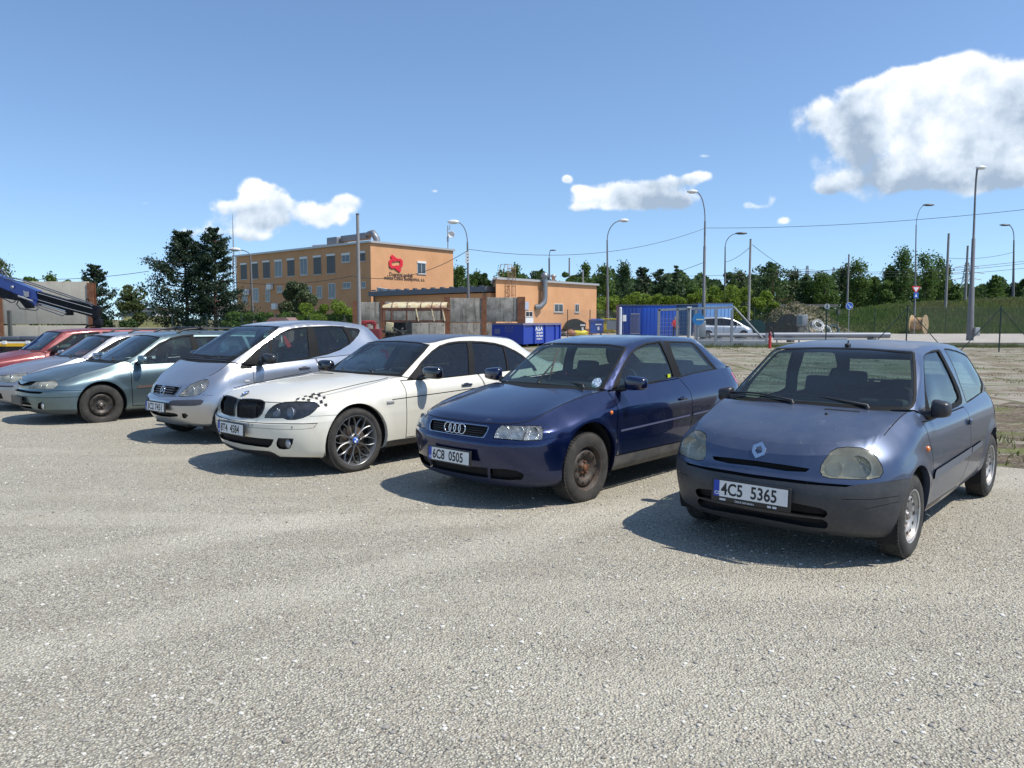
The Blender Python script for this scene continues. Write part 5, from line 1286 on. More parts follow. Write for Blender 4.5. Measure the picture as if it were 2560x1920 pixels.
def roof_rails(c, y, x0, x1, bars=()):
 b = MB();
 for sd_ in (1, -1):
  pts = []
  for x in np.linspace(x0, x1, 14):
   h = c.surftop(x, y)[0]; t = (x-x0)/(x1-x0); k = min(1, min(t, 1-t)/.10); pts.append((x, sd_*y, h.z+.005+.05*k**.7))
  o = MB().tube(pts, .017, 8).build('roof_rail', BLACK, c.root)
 for x in bars:
  h = c.surftop(x, y)[0]; b = MB(); b.box((x, 0, h.z+.075), (.05, 2*y+.2, .024), bev=.008)
  for sd_ in (1, -1): b.box((x, sd_*y, h.z+.055), (.10, .06, .05), bev=.01)
  b.build('roof_bar', BLACK, c.root)
def build_lag():
 sp = estate_spec(); c = Car(sp, (-7.025, 12.607), .770); r = c.root; r.name = 'estate_car'
 tag(r, 'green-grey estate car with roof bars and a flat front tyre, left of the silver compact', 'car', 'cars parked side by side on the gravel')
 c.begin(); c.arches(); fw = lambda p: p.x > .2 and p.z < .8
 c.cut(Z('LC', (200, 690), (480, 800), (700, 815), (1300, 800), (1300, 900), (200, 900)), 'cam', 'lip', where=fw)
 c.cut(Z('LC', (340, 395), (420, 372), (470, 352), (600, 347), (560, 372), (520, 402), (480, 420), (380, 420), (330, 410)), 'cam', 'black', where=fw)
 hl = Z('LC', (478, 460), (520, 402), (590, 358), (750, 345), (888, 334), (920, 360), (935, 395), (925, 425), (890, 452), (850, 466), (700, 472))
 c.cut(inset(hl, -.9), 'cam', 'gap', where=fw); c.cut(hl, 'cam', 'lamp', where=fw)
 c.cut(Z('LC', (240, 462), (480, 508), (700, 518), (688, 540), (640, 552), (480, 545), (240, 500)), 'cam', 'black', where=fw)
 c.line(Z('LC', (700, 522), (820, 516), (830, 500), (1000, 498), (1340, 494)), 1.0, where=fw); c.line(Z('LC', (360, 590), (600, 612), (850, 614), (1290, 598)), 1.0, where=fw)
 c.cut(Z('LC', (340, 680), (470, 690), (510, 715), (505, 735), (340, 720)), 'cam', 'black', where=fw); c.cut(Z('LC', (340, 735), (500, 755), (525, 780), (510, 795), (340, 765)), 'cam', 'black', where=fw)
 c.cut([(670/6.506+55/6.506*math.cos(a), 900+745/6.506+62/6.506*math.sin(a)) for a in np.linspace(0, 2*math.pi, 17)[:-1]], 'cam', 'fog', where=fw)
 gw = lambda p: p.z > .88
 wo = Z('LA', (300, 700), (500, 590), (700, 465), (1120, 258), (1300, 260), (1530, 292), (1495, 335), (1300, 475), (1100, 625), (925, 715), (880, 748), (640, 750), (300, 725))
 c.cut(wo, 'cam', 'trim', where=gw, patches=('green', 'hood')); c.cut(Z('LA', (400, 665), (520, 600), (720, 475), (1130, 272), (1300, 275), (1505, 304), (1470, 340), (1280, 475), (1080, 620), (920, 700), (640, 700)), 'cam', 'glass_front', where=gw, only=['trim'])
 gs = lambda p: p.z > .84 and p.x < -.4
 c.cut(Z('LA', (1028, 812), (1150, 680), (1300, 548), (1500, 398), (1700, 308), (1900, 263), (2100, 242), (2120, 500), (2130, 712), (1600, 768), (1150, 815)), 'cam', 'trim', where=gs)
 c.cut(Z('LA', (1280, 760), (1290, 620), (1340, 570), (1520, 428), (1700, 338), (1900, 290), (2068, 272), (2080, 500), (2085, 700), (1600, 745)), 'cam', 'glass_side', where=gs, only=['trim'])
 c.cut([(-1.52, .925), (-1.50, 1.32), (-2.45, 1.31), (-2.56, .95)], 'side', 'trim', where=lambda p: p.y > .4 and p.z > .88); c.cut([(-1.62, .94), (-1.60, 1.30), (-2.38, 1.285), (-2.46, .97)], 'side', 'glass_side2', where=lambda p: p.y > .4 and p.z > .88)
 c.cut([(-2.60, .955), (-2.52, 1.30), (-2.98, 1.275), (-3.14, 1.0)], 'side', 'glass_q', where=lambda p: p.y > .4 and p.z > .88)
 c.cut([(-.60, 1.04), (.60, 1.04), (.50, 1.30), (-.50, 1.30)], 'rear', 'glass_rear', where=lambda p: p.z > 1.0)
 c.panel([(-.475, .885), (-.445, .78), (-.44, .6), (-.45, .22), (-1.40, .20), (-1.50, .45), (-1.52, .9)], .010, 'side', 'door', where=lambda p: p.y > .5 and p.z < .92)
 c.panel([(-1.53, .90), (-1.51, .45), (-1.41, .20), (-2.2, .2), (-2.35, .55), (-2.5, .7), (-2.55, .92)], .010, 'side', 'door2', where=lambda p: p.y > .5 and p.z < .945)
 c.cut([(-.53, .505), (-.53, .545), (-1.38, .57), (-1.38, .53)], 'side', 'strip', where=lambda p: p.y > .5)
 P = paint('green_grey_paint', (.15, .21, .225), .9, .38, .6, .18, (.22, .22, .20), stain=((.2, .19, .15), .35, 4, .6, .8))
 mats = dict(DEFM); mats.update(body=P, hood=P, door=P, door2=P, lip=mat('grey_green_plastic', (.06, .07, .07), .6), lamp=LENSH, strip=mat('dark_strip', (.10, .07, .06), .35, coat=.5))
 c.finish(mats, std_names(), dict(INW, lip=0, strip=-.008))
 seam(c, [list(c.top[0:c.js+1:2])], .003)
 c.shell(['body', 'door', 'door2', 'trim'], .035, 'inner_trim', LINER, xmax=-.5, zmin=.88)
 lamp_inside(c, 'lamp', .05, HOUS, [(.60, .60, .04, .02, REFL), (.50, .60, .04, .02, REFL)])
 wells(c); wheels(c, 'steel', .317, .195, .212, [RIMDARK, GAP, NUT], .855, (.042, .02, .0, 0))
 dash(c, -.72, .93, 1.38); seats(c, -1.25, -2.15, top=1.10)
 plate(c, .955, .36, True, None)
 mirror_part(c, (-.62, .80, .94), (.16, .225, .14), P)
 roof_rails(c, .50, -1.35, -3.0, (-1.75, -2.6))
 wiper(c, (-.32, .45, .955), (-.42, .2, .985), (.03, .5, 0)); wiper(c, (-.30, -.1, .955), (-.40, -.38, .985), (-.03, .5, 0))
 for sd_ in (1, -1):
  h = c.camhit(*Z('LC', (672, 747))[0])
  if h: MB().lathe([(.052, -.012), (.05, 0), (.03, .008), (0, .010)], (h[0].x-.012, sd_*h[0].y, h[0].z), 'x', 18).build('fog_light', mat('fog_lens2', (.5, .5, .48), .25, coat=1), r)
 b = MB(); h = c.surf(0.005, .66)[0]
 b.prism([(h.x+.004, -.035, .70), (h.x+.004, 0, .74), (h.x+.004, .035, .70), (h.x+.004, 0, .66)], (.008, 0, -.003)); b.build('bonnet_badge', CHROME, r, fix=True)
 handle(c, -1.36, .78, .15, m=P)
 return c
def generic_features(c, dlo, glasses, hl, doors, ws=None, rear=None, grille=None, bump=None, wsz=.9):
 """openings of the farther cars, drawn in the car's own side and front views"""
 gs = lambda p: p.y > .35 and p.z > .8
 gh = c.sp['gh'];
 # windscreen from the cage: between the pillar lines
 c.cut(ws[0], 'front', 'trim', where=lambda p: p.z > wsz and p.x > gh[2][0][0]-.12, patches=('green',)); c.cut(ws[1], 'front', 'glass_front', where=lambda p: p.z > wsz and p.x > gh[2][0][0]-.10, only=['trim'])
 for q in dlo: c.cut(q, 'side', 'trim', where=gs)
 for t, q in glasses: c.cut(q, 'side', t, where=gs, only=['trim', 'body'])
 for t, q in doors: c.panel(q, .010, 'side', t, where=lambda p: p.y > .5, patches=('side',))
 if hl:
  c.cut(inset(hl, -.006), 'front', 'gap', where=lambda p: p.x > .2); c.cut(hl, 'front', 'lamp', where=lambda p: p.x > .2)
 if grille: c.cut(grille, 'front', 'black', where=lambda p: p.x > .3)
 if rear: c.cut(rear, 'rear', 'glass_rear', where=lambda p: p.z > .9)
def build_est2():
 sp = estate_spec(); sp['wz'] = .30
 c = Car(sp, (-8.72, 14.35), .745, -.035); r = c.root; r.name = 'estate_car'
 tag(r, 'silver estate car with black roof rails, between the red car and the green-grey estate', 'car', 'cars parked side by side on the gravel')
 c.begin(); c.arches()
 generic_features(c, [[(-.50, .915), (-.80, 1.10), (-1.12, 1.27), (-1.3, 1.315), (-1.7, 1.335), (-2.5, 1.325), (-2.98, 1.28), (-3.15, 1.0), (-2.6, .955), (-1.5, .93), (-.8, .915)]],
      [('glass_side', [(-.72, .935), (-.90, 1.11), (-1.16, 1.26), (-1.44, 1.30), (-1.46, .945)]), ('glass_side2', [(-1.56, .945), (-1.54, 1.31), (-2.4, 1.30), (-2.48, .97)]), ('glass_q', [(-2.56, .975), (-2.50, 1.295), (-2.93, 1.255), (-3.05, 1.01)])],
      [(.42, .56), (.40, .66), (.70, .70), (.76, .66), (.78, .60), (.70, .55)],
      [('door', [(-.475, .885), (-.445, .7), (-.45, .22), (-1.40, .20), (-1.50, .45), (-1.52, .9)]), ('door2', [(-1.53, .90), (-1.51, .45), (-1.41, .20), (-2.2, .2), (-2.35, .55), (-2.55, .92)])],
      ([(-.1, .94), (.70, .955), (.655, 1.10), (.575, 1.325), (-.1, 1.345)], [(-.1, .965), (.66, .975), (.62, 1.10), (.545, 1.30), (-.1, 1.325)]), [(-.60, 1.04), (.60, 1.04), (.50, 1.30), (-.50, 1.30)],
      [(-.1, .58), (.34, .58), (.36, .66), (-.1, .665)])
 c.cut([(-.1, .26), (.5, .26), (.52, .36), (-.1, .36)], 'front', 'black'); c.cut([(.35, .47), (.72, .47), (.72, .50), (.35, .50)], 'front', 'bstrip')
 P = paint('bluish_silver_paint', (.40, .41, .44), .92, .38, .6, .18, (.34, .32, .30)); mats = dict(DEFM); mats.update(body=P, hood=P, door=P, door2=P, lamp=LENSH)
 c.finish(mats, std_names(), INW); seam(c, [list(c.top[0:c.js+1:2])], .003)
 c.shell(['body', 'door', 'door2', 'trim'], .035, 'inner_trim', LINER, xmax=-.5, zmin=.88)
 lamp_inside(c, 'lamp', .05, HOUS, [(.60, .63, .05, .02, REFL)]); wells(c); wheels(c, 'alloy', .31, .195, .20, [ALLOY, GAP], .855)
 dash(c, -.72, .93, 1.38); seats(c, -1.25, -2.15, top=1.10); mirror_part(c, (-.62, .80, .95), (.15, .22, .13), P)
 roof_rails(c, .50, -1.35, -3.0); wiper(c, (-.32, .45, .955), (-.42, .2, .985), (.03, .5, 0)); wiper(c, (-.30, -.1, .955), (-.40, -.38, .985), (-.03, .5, 0)); handle(c, -1.36, .78, .15, m=P)
 return c
def build_red():
 sp = dict(wb=2.45, wz=.30, ar=.345, wy=.80, xc=.22, xt=-2.70, xs=-.42, rn=3.0, fl=.012,
      lv=[([(.7, .20), (-3.5, .24)], .64, [(.22, .74), (-2.7, .73)], -3.25, 2.8), ([(.7, .25), (-3.5, .30)], .70, [(.22, .785), (-2.7, .775)], -3.33, 2.8),
          (.40, .76, [(.22, .805), (-2.7, .80)], -3.40, 2.8), (.52, .755, [(.22, .815), (-2.7, .80)], -3.40, 2.8, True), (.56, .735, [(.22, .815), (-2.7, .80)], -3.38, 2.8),
          ([(.74, .68), (.1, .78), (-.4, .82), (-3.5, .84)], .72, [(.22, .785), (-2.7, .775)], -3.36, 2.8),
          ([(.70, .745), (.4, .80), (0, .87), (-.42, .94), (-.5, .93), (-1.5, .94), (-3.5, .96)], .70, [(.22, .70), (-.42, .69), (-.55, .735), (-1.5, .745), (-2.7, .73)], -3.33, 3.2)],
      hood=[(.70, .745), (.6, .79), (0, .90), (-.30, .955)], crown=2.2, bow=2.0,
      gh=[((-.30, .955), (-.42, .655, .955), (-.47, .70, .945), -.52), ((-.62, 1.16), (-.68, .60, 1.155), (-.73, .645, 1.145), -.8), ((-.93, 1.365), (-.96, .54, 1.352), (-1.04, .60, 1.325), -1.1),
          ((-1.7, 1.41), (-1.7, .52, 1.40), (-1.7, .615, 1.37), -1.7), ((-2.95, 1.40), (-2.9, .52, 1.39), (-2.9, .61, 1.35), -2.85), ((-3.15, 1.18), (-3.1, .56, 1.18), (-3.02, .65, 1.17), -2.98), ((-3.28, .98), (-3.24, .60, .98), (-3.12, .70, .97), -3.1)])
 c = Car(sp, (-10.45, 15.95), .745); r = c.root; r.name = 'small_car'
 tag(r, 'faded red car with a black mirror, farthest left of the row', 'car', 'cars parked side by side on the gravel')
 c.begin(); c.arches()
 generic_features(c, [[(-.52, .96), (-1.08, 1.30), (-1.6, 1.345), (-1.62, .96)], [(-1.68, .965), (-1.66, 1.345), (-2.9, 1.33), (-2.95, .98)]],
      [('glass_side', [(-.68, .98), (-1.12, 1.275), (-1.54, 1.32), (-1.56, .98)]), ('glass_side2', [(-1.74, .985), (-1.72, 1.325), (-2.3, 1.32), (-2.34, .99)]), ('glass_q', [(-2.40, .99), (-2.36, 1.32), (-2.84, 1.305), (-2.88, 1.0)])],
      [(.40, .60), (.40, .70), (.68, .70), (.70, .60)], [('door', [(-.50, .92), (-.46, .6), (-.46, .30), (-1.5, .28), (-1.62, .5), (-1.63, .935)])],
      ([(-.1, .965), (.645, .975), (.60, 1.15), (.545, 1.345), (-.1, 1.36)], [(-.1, .985), (.61, .99), (.565, 1.15), (.52, 1.325), (-.1, 1.34)]), [(-.55, 1.02), (.55, 1.02), (.48, 1.33), (-.48, 1.33)], [(-.1, .62), (.34, .62), (.34, .70), (-.1, .70)])
 c.cut([(.9, .1), (-3.5, .1), (-3.5, .50), (.9, .50)], 'side', None)
 P = paint('faded_red_paint', (.17, .012, .016), .2, .42, .45, .22, (.24, .15, .14), stain=((.45, .25, .24), .5, 6, .62, .78)); mats = dict(DEFM); mats.update(body=P, hood=P, door=P, door2=P)
 c.finish(mats, std_names(), INW); seam(c, [list(c.top[0:c.js+1:2])], .003); c.shell(['body', 'door', 'trim'], .035, 'inner_trim', LINER, xmax=-.5, zmin=.88)
 lamp_inside(c, 'lamp', .05, HOUS, [(.54, .65, .05, .02, REFL)]); wells(c); wheels(c, 'steel', .285, .165, .18, [RIMDARK, GAP, NUT], .80); dash(c, -.68, .94, 1.3); seats(c, -1.15, -2.0, top=1.1)
 mirror_part(c, (-.68, .75, .98), (.14, .22, .15), BLACK, shape=0); wiper(c, (-.36, .40, .98), (-.46, .15, 1.0), (.03, .5, 0)); handle(c, -1.45, .82, .14)
 return c
# ============================================================ ground
ZM.update({'S1': (1220, 780, 6.506), 'S2': (930, 720, 6.703), 'S3': (0, 640, 6.382), 'S4': (1600, 740, 6.144), 'S5': (1920, 740, 5.027), 'Bd': (860, 520, 5.53), 'B1': (340, 540, 2.572),
 'G2': (2260, 400, 3.457), 'F1': (1700, 420, 3.457), 'Z3': (880, 620, 3.253), 'Z4': (1380, 700, 3.568), 'Z5': (1860, 600, 3.16), 'A0': (340, 540, 2.572), 'L0': (0, 600, 3.456)})
def Z1(k, x, y): return Z(k, (x, y))[0]
def nodes_mat(name):
 m = bpy.data.materials.new(name); m.use_nodes = True; nt = m.node_tree; b = nt.nodes['Principled BSDF']; L = nt.links
 tcn = nt.nodes.new('ShaderNodeTexCoord')
 def noise(s, d=4, r=.6, v=None, dist=0):
  n = nt.nodes.new('ShaderNodeTexNoise'); n.inputs['Scale'].default_value = s; n.inputs['Detail'].default_value = d; n.inputs['Roughness'].default_value = r; n.inputs['Distortion'].default_value = dist
  L.new(v or tcn.outputs['Object'], n.inputs['Vector']); return n.outputs[0]
 def vor(s, out='Distance', feature='F1', v=None, rnd=1):
  n = nt.nodes.new('ShaderNodeTexVoronoi'); n.feature = feature; n.inputs['Scale'].default_value = s; n.inputs['Randomness'].default_value = rnd
  L.new(v or tcn.outputs['Object'], n.inputs['Vector']); return n.outputs[out]
 def M(op, a, b_=None, clamp=False):
  n = nt.nodes.new('ShaderNodeMath'); n.operation = op; n.use_clamp = clamp
  for i, q in enumerate((a, b_)):
   if q is None: continue
   if isinstance(q, (int, float)): n.inputs[i].default_value = q
   else: L.new(q, n.inputs[i])
  return n.outputs[0]
 def mr(x, a, b_, c=0, d=1):
  n = nt.nodes.new('ShaderNodeMapRange'); L.new(x, n.inputs[0]); n.inputs[1].default_value = a; n.inputs[2].default_value = b_; n.inputs[3].default_value = c; n.inputs[4].default_value = d; return n.outputs[0]
 def mix(f, a, c):
  n = nt.nodes.new('ShaderNodeMix'); n.data_type = 'RGBA'
  if isinstance(f, (int, float)): n.inputs[0].default_value = f
  else: L.new(f, n.inputs[0])
  for i, q in ((6, a), (7, c)):
   if isinstance(q, tuple): n.inputs[i].default_value = (*q, 1)
   else: L.new(q, n.inputs[i])
  return n.outputs[2]
 def bump(h, s, d=.01, prev=None):
  n = nt.nodes.new('ShaderNodeBump'); n.inputs['Strength'].default_value = s; n.inputs['Distance'].default_value = d; L.new(h, n.inputs['Height'])
  if prev: L.new(prev, n.inputs['Normal'])
  return n.outputs[0]
 return m, nt, b, L, tcn, noise, vor, M, mr, mix, bump
def gravel_mat():
 m, nt, b, L, tcn, noise, vor, M, mr, mix, bump = nodes_mat('fine_gravel')
 v1 = vor(85); v2 = vor(150); col = vor(85, 'Color'); sepc = nt.nodes.new('ShaderNodeSeparateColor'); L.new(col, sepc.inputs[0])
 mpt = nt.nodes.new('ShaderNodeMapping'); mpt.inputs['Rotation'].default_value = (0, 0, .5); mpt.inputs['Scale'].default_value = (.35, 1.6, 1); L.new(tcn.outputs['Object'], mpt.inputs[0])
 big = noise(.35, 4, .6); mid = noise(1.6, 5, .65); fine = noise(220, 3, .7)
 c = mix(sepc.outputs[0], (.58, .53, .40), (.95, .89, .71))
 c = mix(M('MULTIPLY', M('GREATER_THAN', sepc.outputs[1], .93), .7), c, (.72, .70, .64))
 c = mix(M('MULTIPLY', M('GREATER_THAN', sepc.outputs[2], .93), .8), c, (.13, .12, .115))
 c = mix(M('MULTIPLY', M('LESS_THAN', sepc.outputs[1], .05), .6), c, (.42, .29, .20))
 c = mix(mr(v1, .30, .62, 0, .75), c, (.16, .145, .12)); c = mix(mr(fine, .35, .65, 0, .30), c, (.17, .16, .14))
 c = mix(mr(big, .35, .65, 0, .22), c, (.50, .47, .38)); c = mix(mr(mid, .42, .72, 0, .42), c, (.34, .30, .235)); trk = noise(.55, 5, .6, mpt.outputs[0])
 def ringtrack(cx, cy, R_, w_):
  dd = nt.nodes.new('ShaderNodeVectorMath'); dd.operation = 'DISTANCE'; L.new(tcn.outputs['Object'], dd.inputs[0]); dd.inputs[1].default_value = (cx, cy, 0)
  e_ = M('ABSOLUTE', M('SUBTRACT', M('ADD', dd.outputs['Value'], M('MULTIPLY', noise(.4, 2), .5)), R_)); return mr(e_, w_*.5, w_, 1, 0)
 for (cx, cy, R_) in ((-14, 21, 19.6), (-14, 21, 21.1), (9, -9, 12.3), (9, -9, 13.8), (-2, 22, 16.2)): c = mix(M('MULTIPLY', ringtrack(cx, cy, R_, .28), M('MULTIPLY', noise(1.1, 4), .32)), c, (.86, .80, .65))
 dpt = M('MULTIPLY', mr(noise(3.2, 6, .72), .56, .72), .55); c = mix(dpt, c, (.42, .37, .28)); c = mix(mr(trk, .5, .7, 0, .45), c, (.66, .61, .48)); c = mix(mr(noise(28, 3, .7), .48, .70, 0, .65), c, (.30, .265, .20))
 L.new(c, b.inputs['Base Color']); b.inputs['Roughness'].default_value = .9; b.inputs['Specular IOR Level'].default_value = .25
 h = M('ADD', M('MULTIPLY', v1, -1.0), M('ADD', M('MULTIPLY', fine, .35), M('MULTIPLY', noise(30, 3, .7), 1.6))); n1_ = bump(h, 1.0, .013); n2_ = bump(mid, .5, .05, n1_); L.new(n2_, b.inputs['Normal']); return m
def concrete_slab_mat():
 m, nt, b, L, tcn, noise, vor, M, mr, mix, bump = nodes_mat('weathered_concrete_slab')
 rot = nt.nodes.new('ShaderNodeMapping'); rot.inputs['Rotation'].default_value = (0, 0, R(4)); L.new(tcn.outputs['Object'], rot.inputs[0])
 wob = nt.nodes.new('ShaderNodeTexNoise'); wob.inputs['Scale'].default_value = 1.1; wob.inputs['Detail'].default_value = 5; L.new(tcn.outputs['Object'], wob.inputs['Vector'])
 ws = nt.nodes.new('ShaderNodeVectorMath'); ws.operation = 'SCALE'; ws.inputs['Scale'].default_value = .35; L.new(wob.outputs['Color'], ws.inputs[0])
 wa = nt.nodes.new('ShaderNodeVectorMath'); wa.operation = 'ADD'; L.new(rot.outputs[0], wa.inputs[0]); L.new(ws.outputs[0], wa.inputs[1])
 br = nt.nodes.new('ShaderNodeTexBrick'); L.new(wa.outputs[0], br.inputs['Vector']); br.inputs['Scale'].default_value = 1; br.inputs['Brick Width'].default_value = 3.0; br.inputs['Row Height'].default_value = 2.2
 br.inputs['Mortar Size'].default_value = .13; br.inputs['Mortar Smooth'].default_value = .7; br.offset = .0
 br.inputs['Color1'].default_value = (.32, .29, .225, 1); br.inputs['Color2'].default_value = (.21, .19, .145, 1); br.inputs['Mortar'].default_value = (.12, .10, .06, 1)
 n1_ = noise(1.3, 7, .7); n2_ = noise(7, 6, .7); n3_ = noise(50, 4, .7)
 c = mix(mr(n2_, .4, .7, 0, .4), br.outputs['Color'], (.22, .20, .17)); c = mix(mr(n3_, .4, .7, 0, .4), c, (.5, .47, .40))
 joint = br.outputs['Fac']; grass = M('MULTIPLY', joint, mr(n1_, .42, .6, 0, 1)); c = mix(grass, c, (.075, .095, .022))
 dirt = mr(noise(.55, 7, .68), .47, .60, 0, .85); c = mix(dirt, c, mix(n3_, (.09, .06, .038), (.22, .165, .11)))
 gr2 = M('MULTIPLY', mr(noise(.5, 7, .7, dist=.8), .52, .62, 0, .9), mr(n2_, .38, .55)); c = mix(gr2, c, (.105, .115, .03))
 L.new(c, b.inputs['Base Color']); b.inputs['Roughness'].default_value = .92; b.inputs['Specular IOR Level'].default_value = .2
 L.new(bump(M('ADD', M('MULTIPLY', joint, -.6), M('MULTIPLY', n2_, .4)), .6, .06, bump(n3_, .5, .02)), b.inputs['Normal']); return m
def two_tone(name, a, c, sc=4, d=6, lo=.4, hi=.65, rough=.9, bs=.5, bsc=30, bd=.02, mp=None, extra=None, spec=.3):
 m, nt, b, L, tcn, noise, vor, M, mr, mix, bump = nodes_mat(name)
 v = None
 if mp: q = nt.nodes.new('ShaderNodeMapping'); q.inputs['Scale'].default_value = mp; L.new(tcn.outputs['Object'], q.inputs[0]); v = q.outputs[0]
 col = mix(mr(noise(sc, d, .65, v), lo, hi), a, c)
 if extra:
  for (s2, l2, h2, amt, c2, mp2) in extra:
   v2 = None
   if mp2: q2 = nt.nodes.new('ShaderNodeMapping'); q2.inputs['Scale'].default_value = mp2; L.new(tcn.outputs['Object'], q2.inputs[0]); v2 = q2.outputs[0]
   col = mix(mr(noise(s2, 6, .65, v2), l2, h2, 0, amt), col, c2)
 L.new(col, b.inputs['Base Color']); b.inputs['Roughness'].default_value = rough; b.inputs['Specular IOR Level'].default_value = spec
 L.new(bump(noise(bsc, 5, .65), bs, bd), b.inputs['Normal']); return m
GRAVEL = gravel_mat(); SLAB = concrete_slab_mat()
EARTH = two_tone('dry_earth_and_grass', (.10, .11, .035), (.19, .15, .085), .5, 8, .4, .6, extra=[(9, .4, .7, .5, (.05, .065, .02), None)])
MUD = two_tone('trodden_earth', (.15, .11, .068), (.070, .050, .032), 1.6, 8, .38, .62, bs=1, bsc=9, bd=.05, extra=[(.9, .50, .60, .9, (.115, .13, .03), (1, 2.2, 1)), (1.3, .56, .62, .8, (.33, .30, .24), (1, 2.5, 1)), (14, .56, .66, .9, (.42, .38, .31), (1, 3, 1))])
PALECON = two_tone('pale_concrete', (.46, .42, .36), (.33, .30, .26), .5, 7, .4, .65, extra=[(20, .45, .75, .3, (.2, .19, .17), None)])
def sheet(name, pts, z, m, kind='structure'):
 bm = bmesh.new(); vs = [bm.verts.new((p[0], p[1], z)) for p in pts]; f = bm.faces.new(vs); bm.normal_update()
 if f.normal.z < 0: f.normal_flip()
 bmesh.ops.triangulate(bm, faces=[f]); me = bpy.data.meshes.new(name); bm.to_mesh(me); bm.free(); o = mobj(name, me, m); return tag(o, kind=kind)
sheet('ground', [(-900, -60), (900, -60), (900, 1600), (-900, 1600)], -.012, EARTH)
def bl(t): return Vector((5.4-.795*t, 8.15+.607*t))     # far edge of the gravel, behind the row of cars
def wob(t, s=1): return .22*s*math.sin(t*2.1)+.15*s*math.sin(t*5.3+1)+.10*s*math.sin(t*11.7+2)
edge = []
for i in range(220):
 t = -6+i*.22; p = bl(t); n_ = Vector((.607, .795)); w_ = wob(t)+RNG.normal()*.03; edge.append(p+n_*w_)
sheet('concrete_yard', [(-30, 4), (60, 4), (60, 46.5), (16.5, 46.5), (-3, 46.5), (-40, 46.5)], -.008+.0, SLAB)
sheet('gravel', [(-60, -12), (14, -12), (14, edge[0].y)]+[(p.x, p.y) for p in edge]+[(-60, edge[-1].y)], 0.0, GRAVEL)
# trodden earth along the edge of the gravel
ed2 = []; ed3 = []
for i in range(150):
 t = -5+i*.3; p = bl(t); n_ = Vector((.607, .795)); ed2.append(p+n_*(-.02+wob(t))); ed3.append(p+n_*(max(.3, float(np.interp(t, [-5, 0, 3, 6, 40], [13, 8, 4, 1.6, 1.4]))+wob(t+3, 2.8)+RNG.normal()*.12)))
sheet('earth_strip', [(p.x, p.y) for p in ed2]+[(p.x, p.y) for p in ed3[::-1]], -.004, MUD)
sheet('verge', [(-3, 44.6), (15, 44.4), (60, 42.0), (60, 46.6), (15, 46.6), (-3, 46.6)], -.003, two_tone('dry_verge', (.17, .13, .07), (.08, .09, .025), 1.2, 7, .4, .6))
sheet('access_road', [(-14, 47), (90, 47), (90, 86), (-14, 86)], -.004, PALECON)
KERB = two_tone('grey_kerb', (.20, .19, .17), (.12, .11, .10), 2, 5)
for (u0, v0, u1, v1, y, h) in ((1930, 855, 2700, 858, 48.5, .14), (1930, 864, 2700, 866, 45.8, .14)):
 a = gx(u0, y); b_ = gx(u1, y); k = MB(); n = 14
 k.box(((a+b_)/2, y, h/2), (b_-a, .22, h), bev=.02); tag(k.build('kerb', KERB), kind='structure')
# pebbles lying on the gravel
def pebbles():
 b = MB(); base = []
 bmx = bmesh.new(); bmesh.ops.create_icosphere(bmx, subdivisions=1, radius=1); V0 = [v.co.copy() for v in bmx.verts]; F0 = [tuple(v.index for v in f.verts) for f in bmx.faces]; bmx.free()
 for k in range(8000):
  y = 2.0+9*RNG.random()**1.4; x = (RNG.random()*2-1)*(.72*y+.4)
  if y > 8.15+.607*(5.4-x)/.795-.3: continue
  s_ = .004+.008*RNG.random()**2+(.007 if RNG.random() < .006 else 0); sx, sy, sz = s_*(.8+.6*RNG.random()), s_*(.8+.6*RNG.random()), s_*.6
  a = RNG.random()*6.3; ca, sa = math.cos(a), math.sin(a)
  b.add([(x+(v.x*sx*ca-v.y*sy*sa)*(1+.2*math.sin(i*3+k)), y+v.x*sx*sa+v.y*sy*ca, .35*sz+v.z*sz) for i, v in enumerate(V0)], F0, k % 4 if k % 13 else 4)
 o = b.build('pebbles', [mat('pebble_a', (.50, .47, .41), .85), mat('pebble_b', (.36, .34, .30), .85), mat('pebble_c', (.58, .56, .50), .85), mat('pebble_d', (.27, .25, .22), .85), mat('pebble_e', (.22, .19, .16), .85)])
 tag(o, 'loose pale pebbles and crumbs lying on the gravel', 'pebbles', kind='stuff')
pebbles()
# ============================================================ foliage
def leaf_mat(name, a, c, tr=.35, sc=.9):
 m = bpy.data.materials.new(name); m.use_nodes = True; nt = m.node_tree; nt.nodes.clear(); L = nt.links
 out = nt.nodes.new('ShaderNodeOutputMaterial'); d = nt.nodes.new('ShaderNodeBsdfPrincipled'); t = nt.nodes.new('ShaderNodeBsdfTranslucent'); mx = nt.nodes.new('ShaderNodeMixShader'); mx.inputs[0].default_value = tr
 tcn = nt.nodes.new('ShaderNodeTexCoord'); n = nt.nodes.new('ShaderNodeTexNoise'); n.inputs['Scale'].default_value = sc; n.inputs['Detail'].default_value = 4; L.new(tcn.outputs['Object'], n.inputs['Vector'])
 mr = nt.nodes.new('ShaderNodeMapRange'); mr.inputs[1].default_value = .35; mr.inputs[2].default_value = .65; L.new(n.outputs[0], mr.inputs[0])
 cm = nt.nodes.new('ShaderNodeMix'); cm.data_type = 'RGBA'; cm.inputs[6].default_value = (*a, 1); cm.inputs[7].default_value = (*c, 1); L.new(mr.outputs[0], cm.inputs[0])
 L.new(cm.outputs[2], d.inputs['Base Color']); d.inputs['Roughness'].default_value = .55; d.inputs['Specular IOR Level'].default_value = .3
 L.new(cm.outputs[2], t.inputs[0]); L.new(d.outputs[0], mx.inputs[1]); L.new(t.outputs[0], mx.inputs[2]); L.new(mx.outputs[0], out.inputs[0]); return m
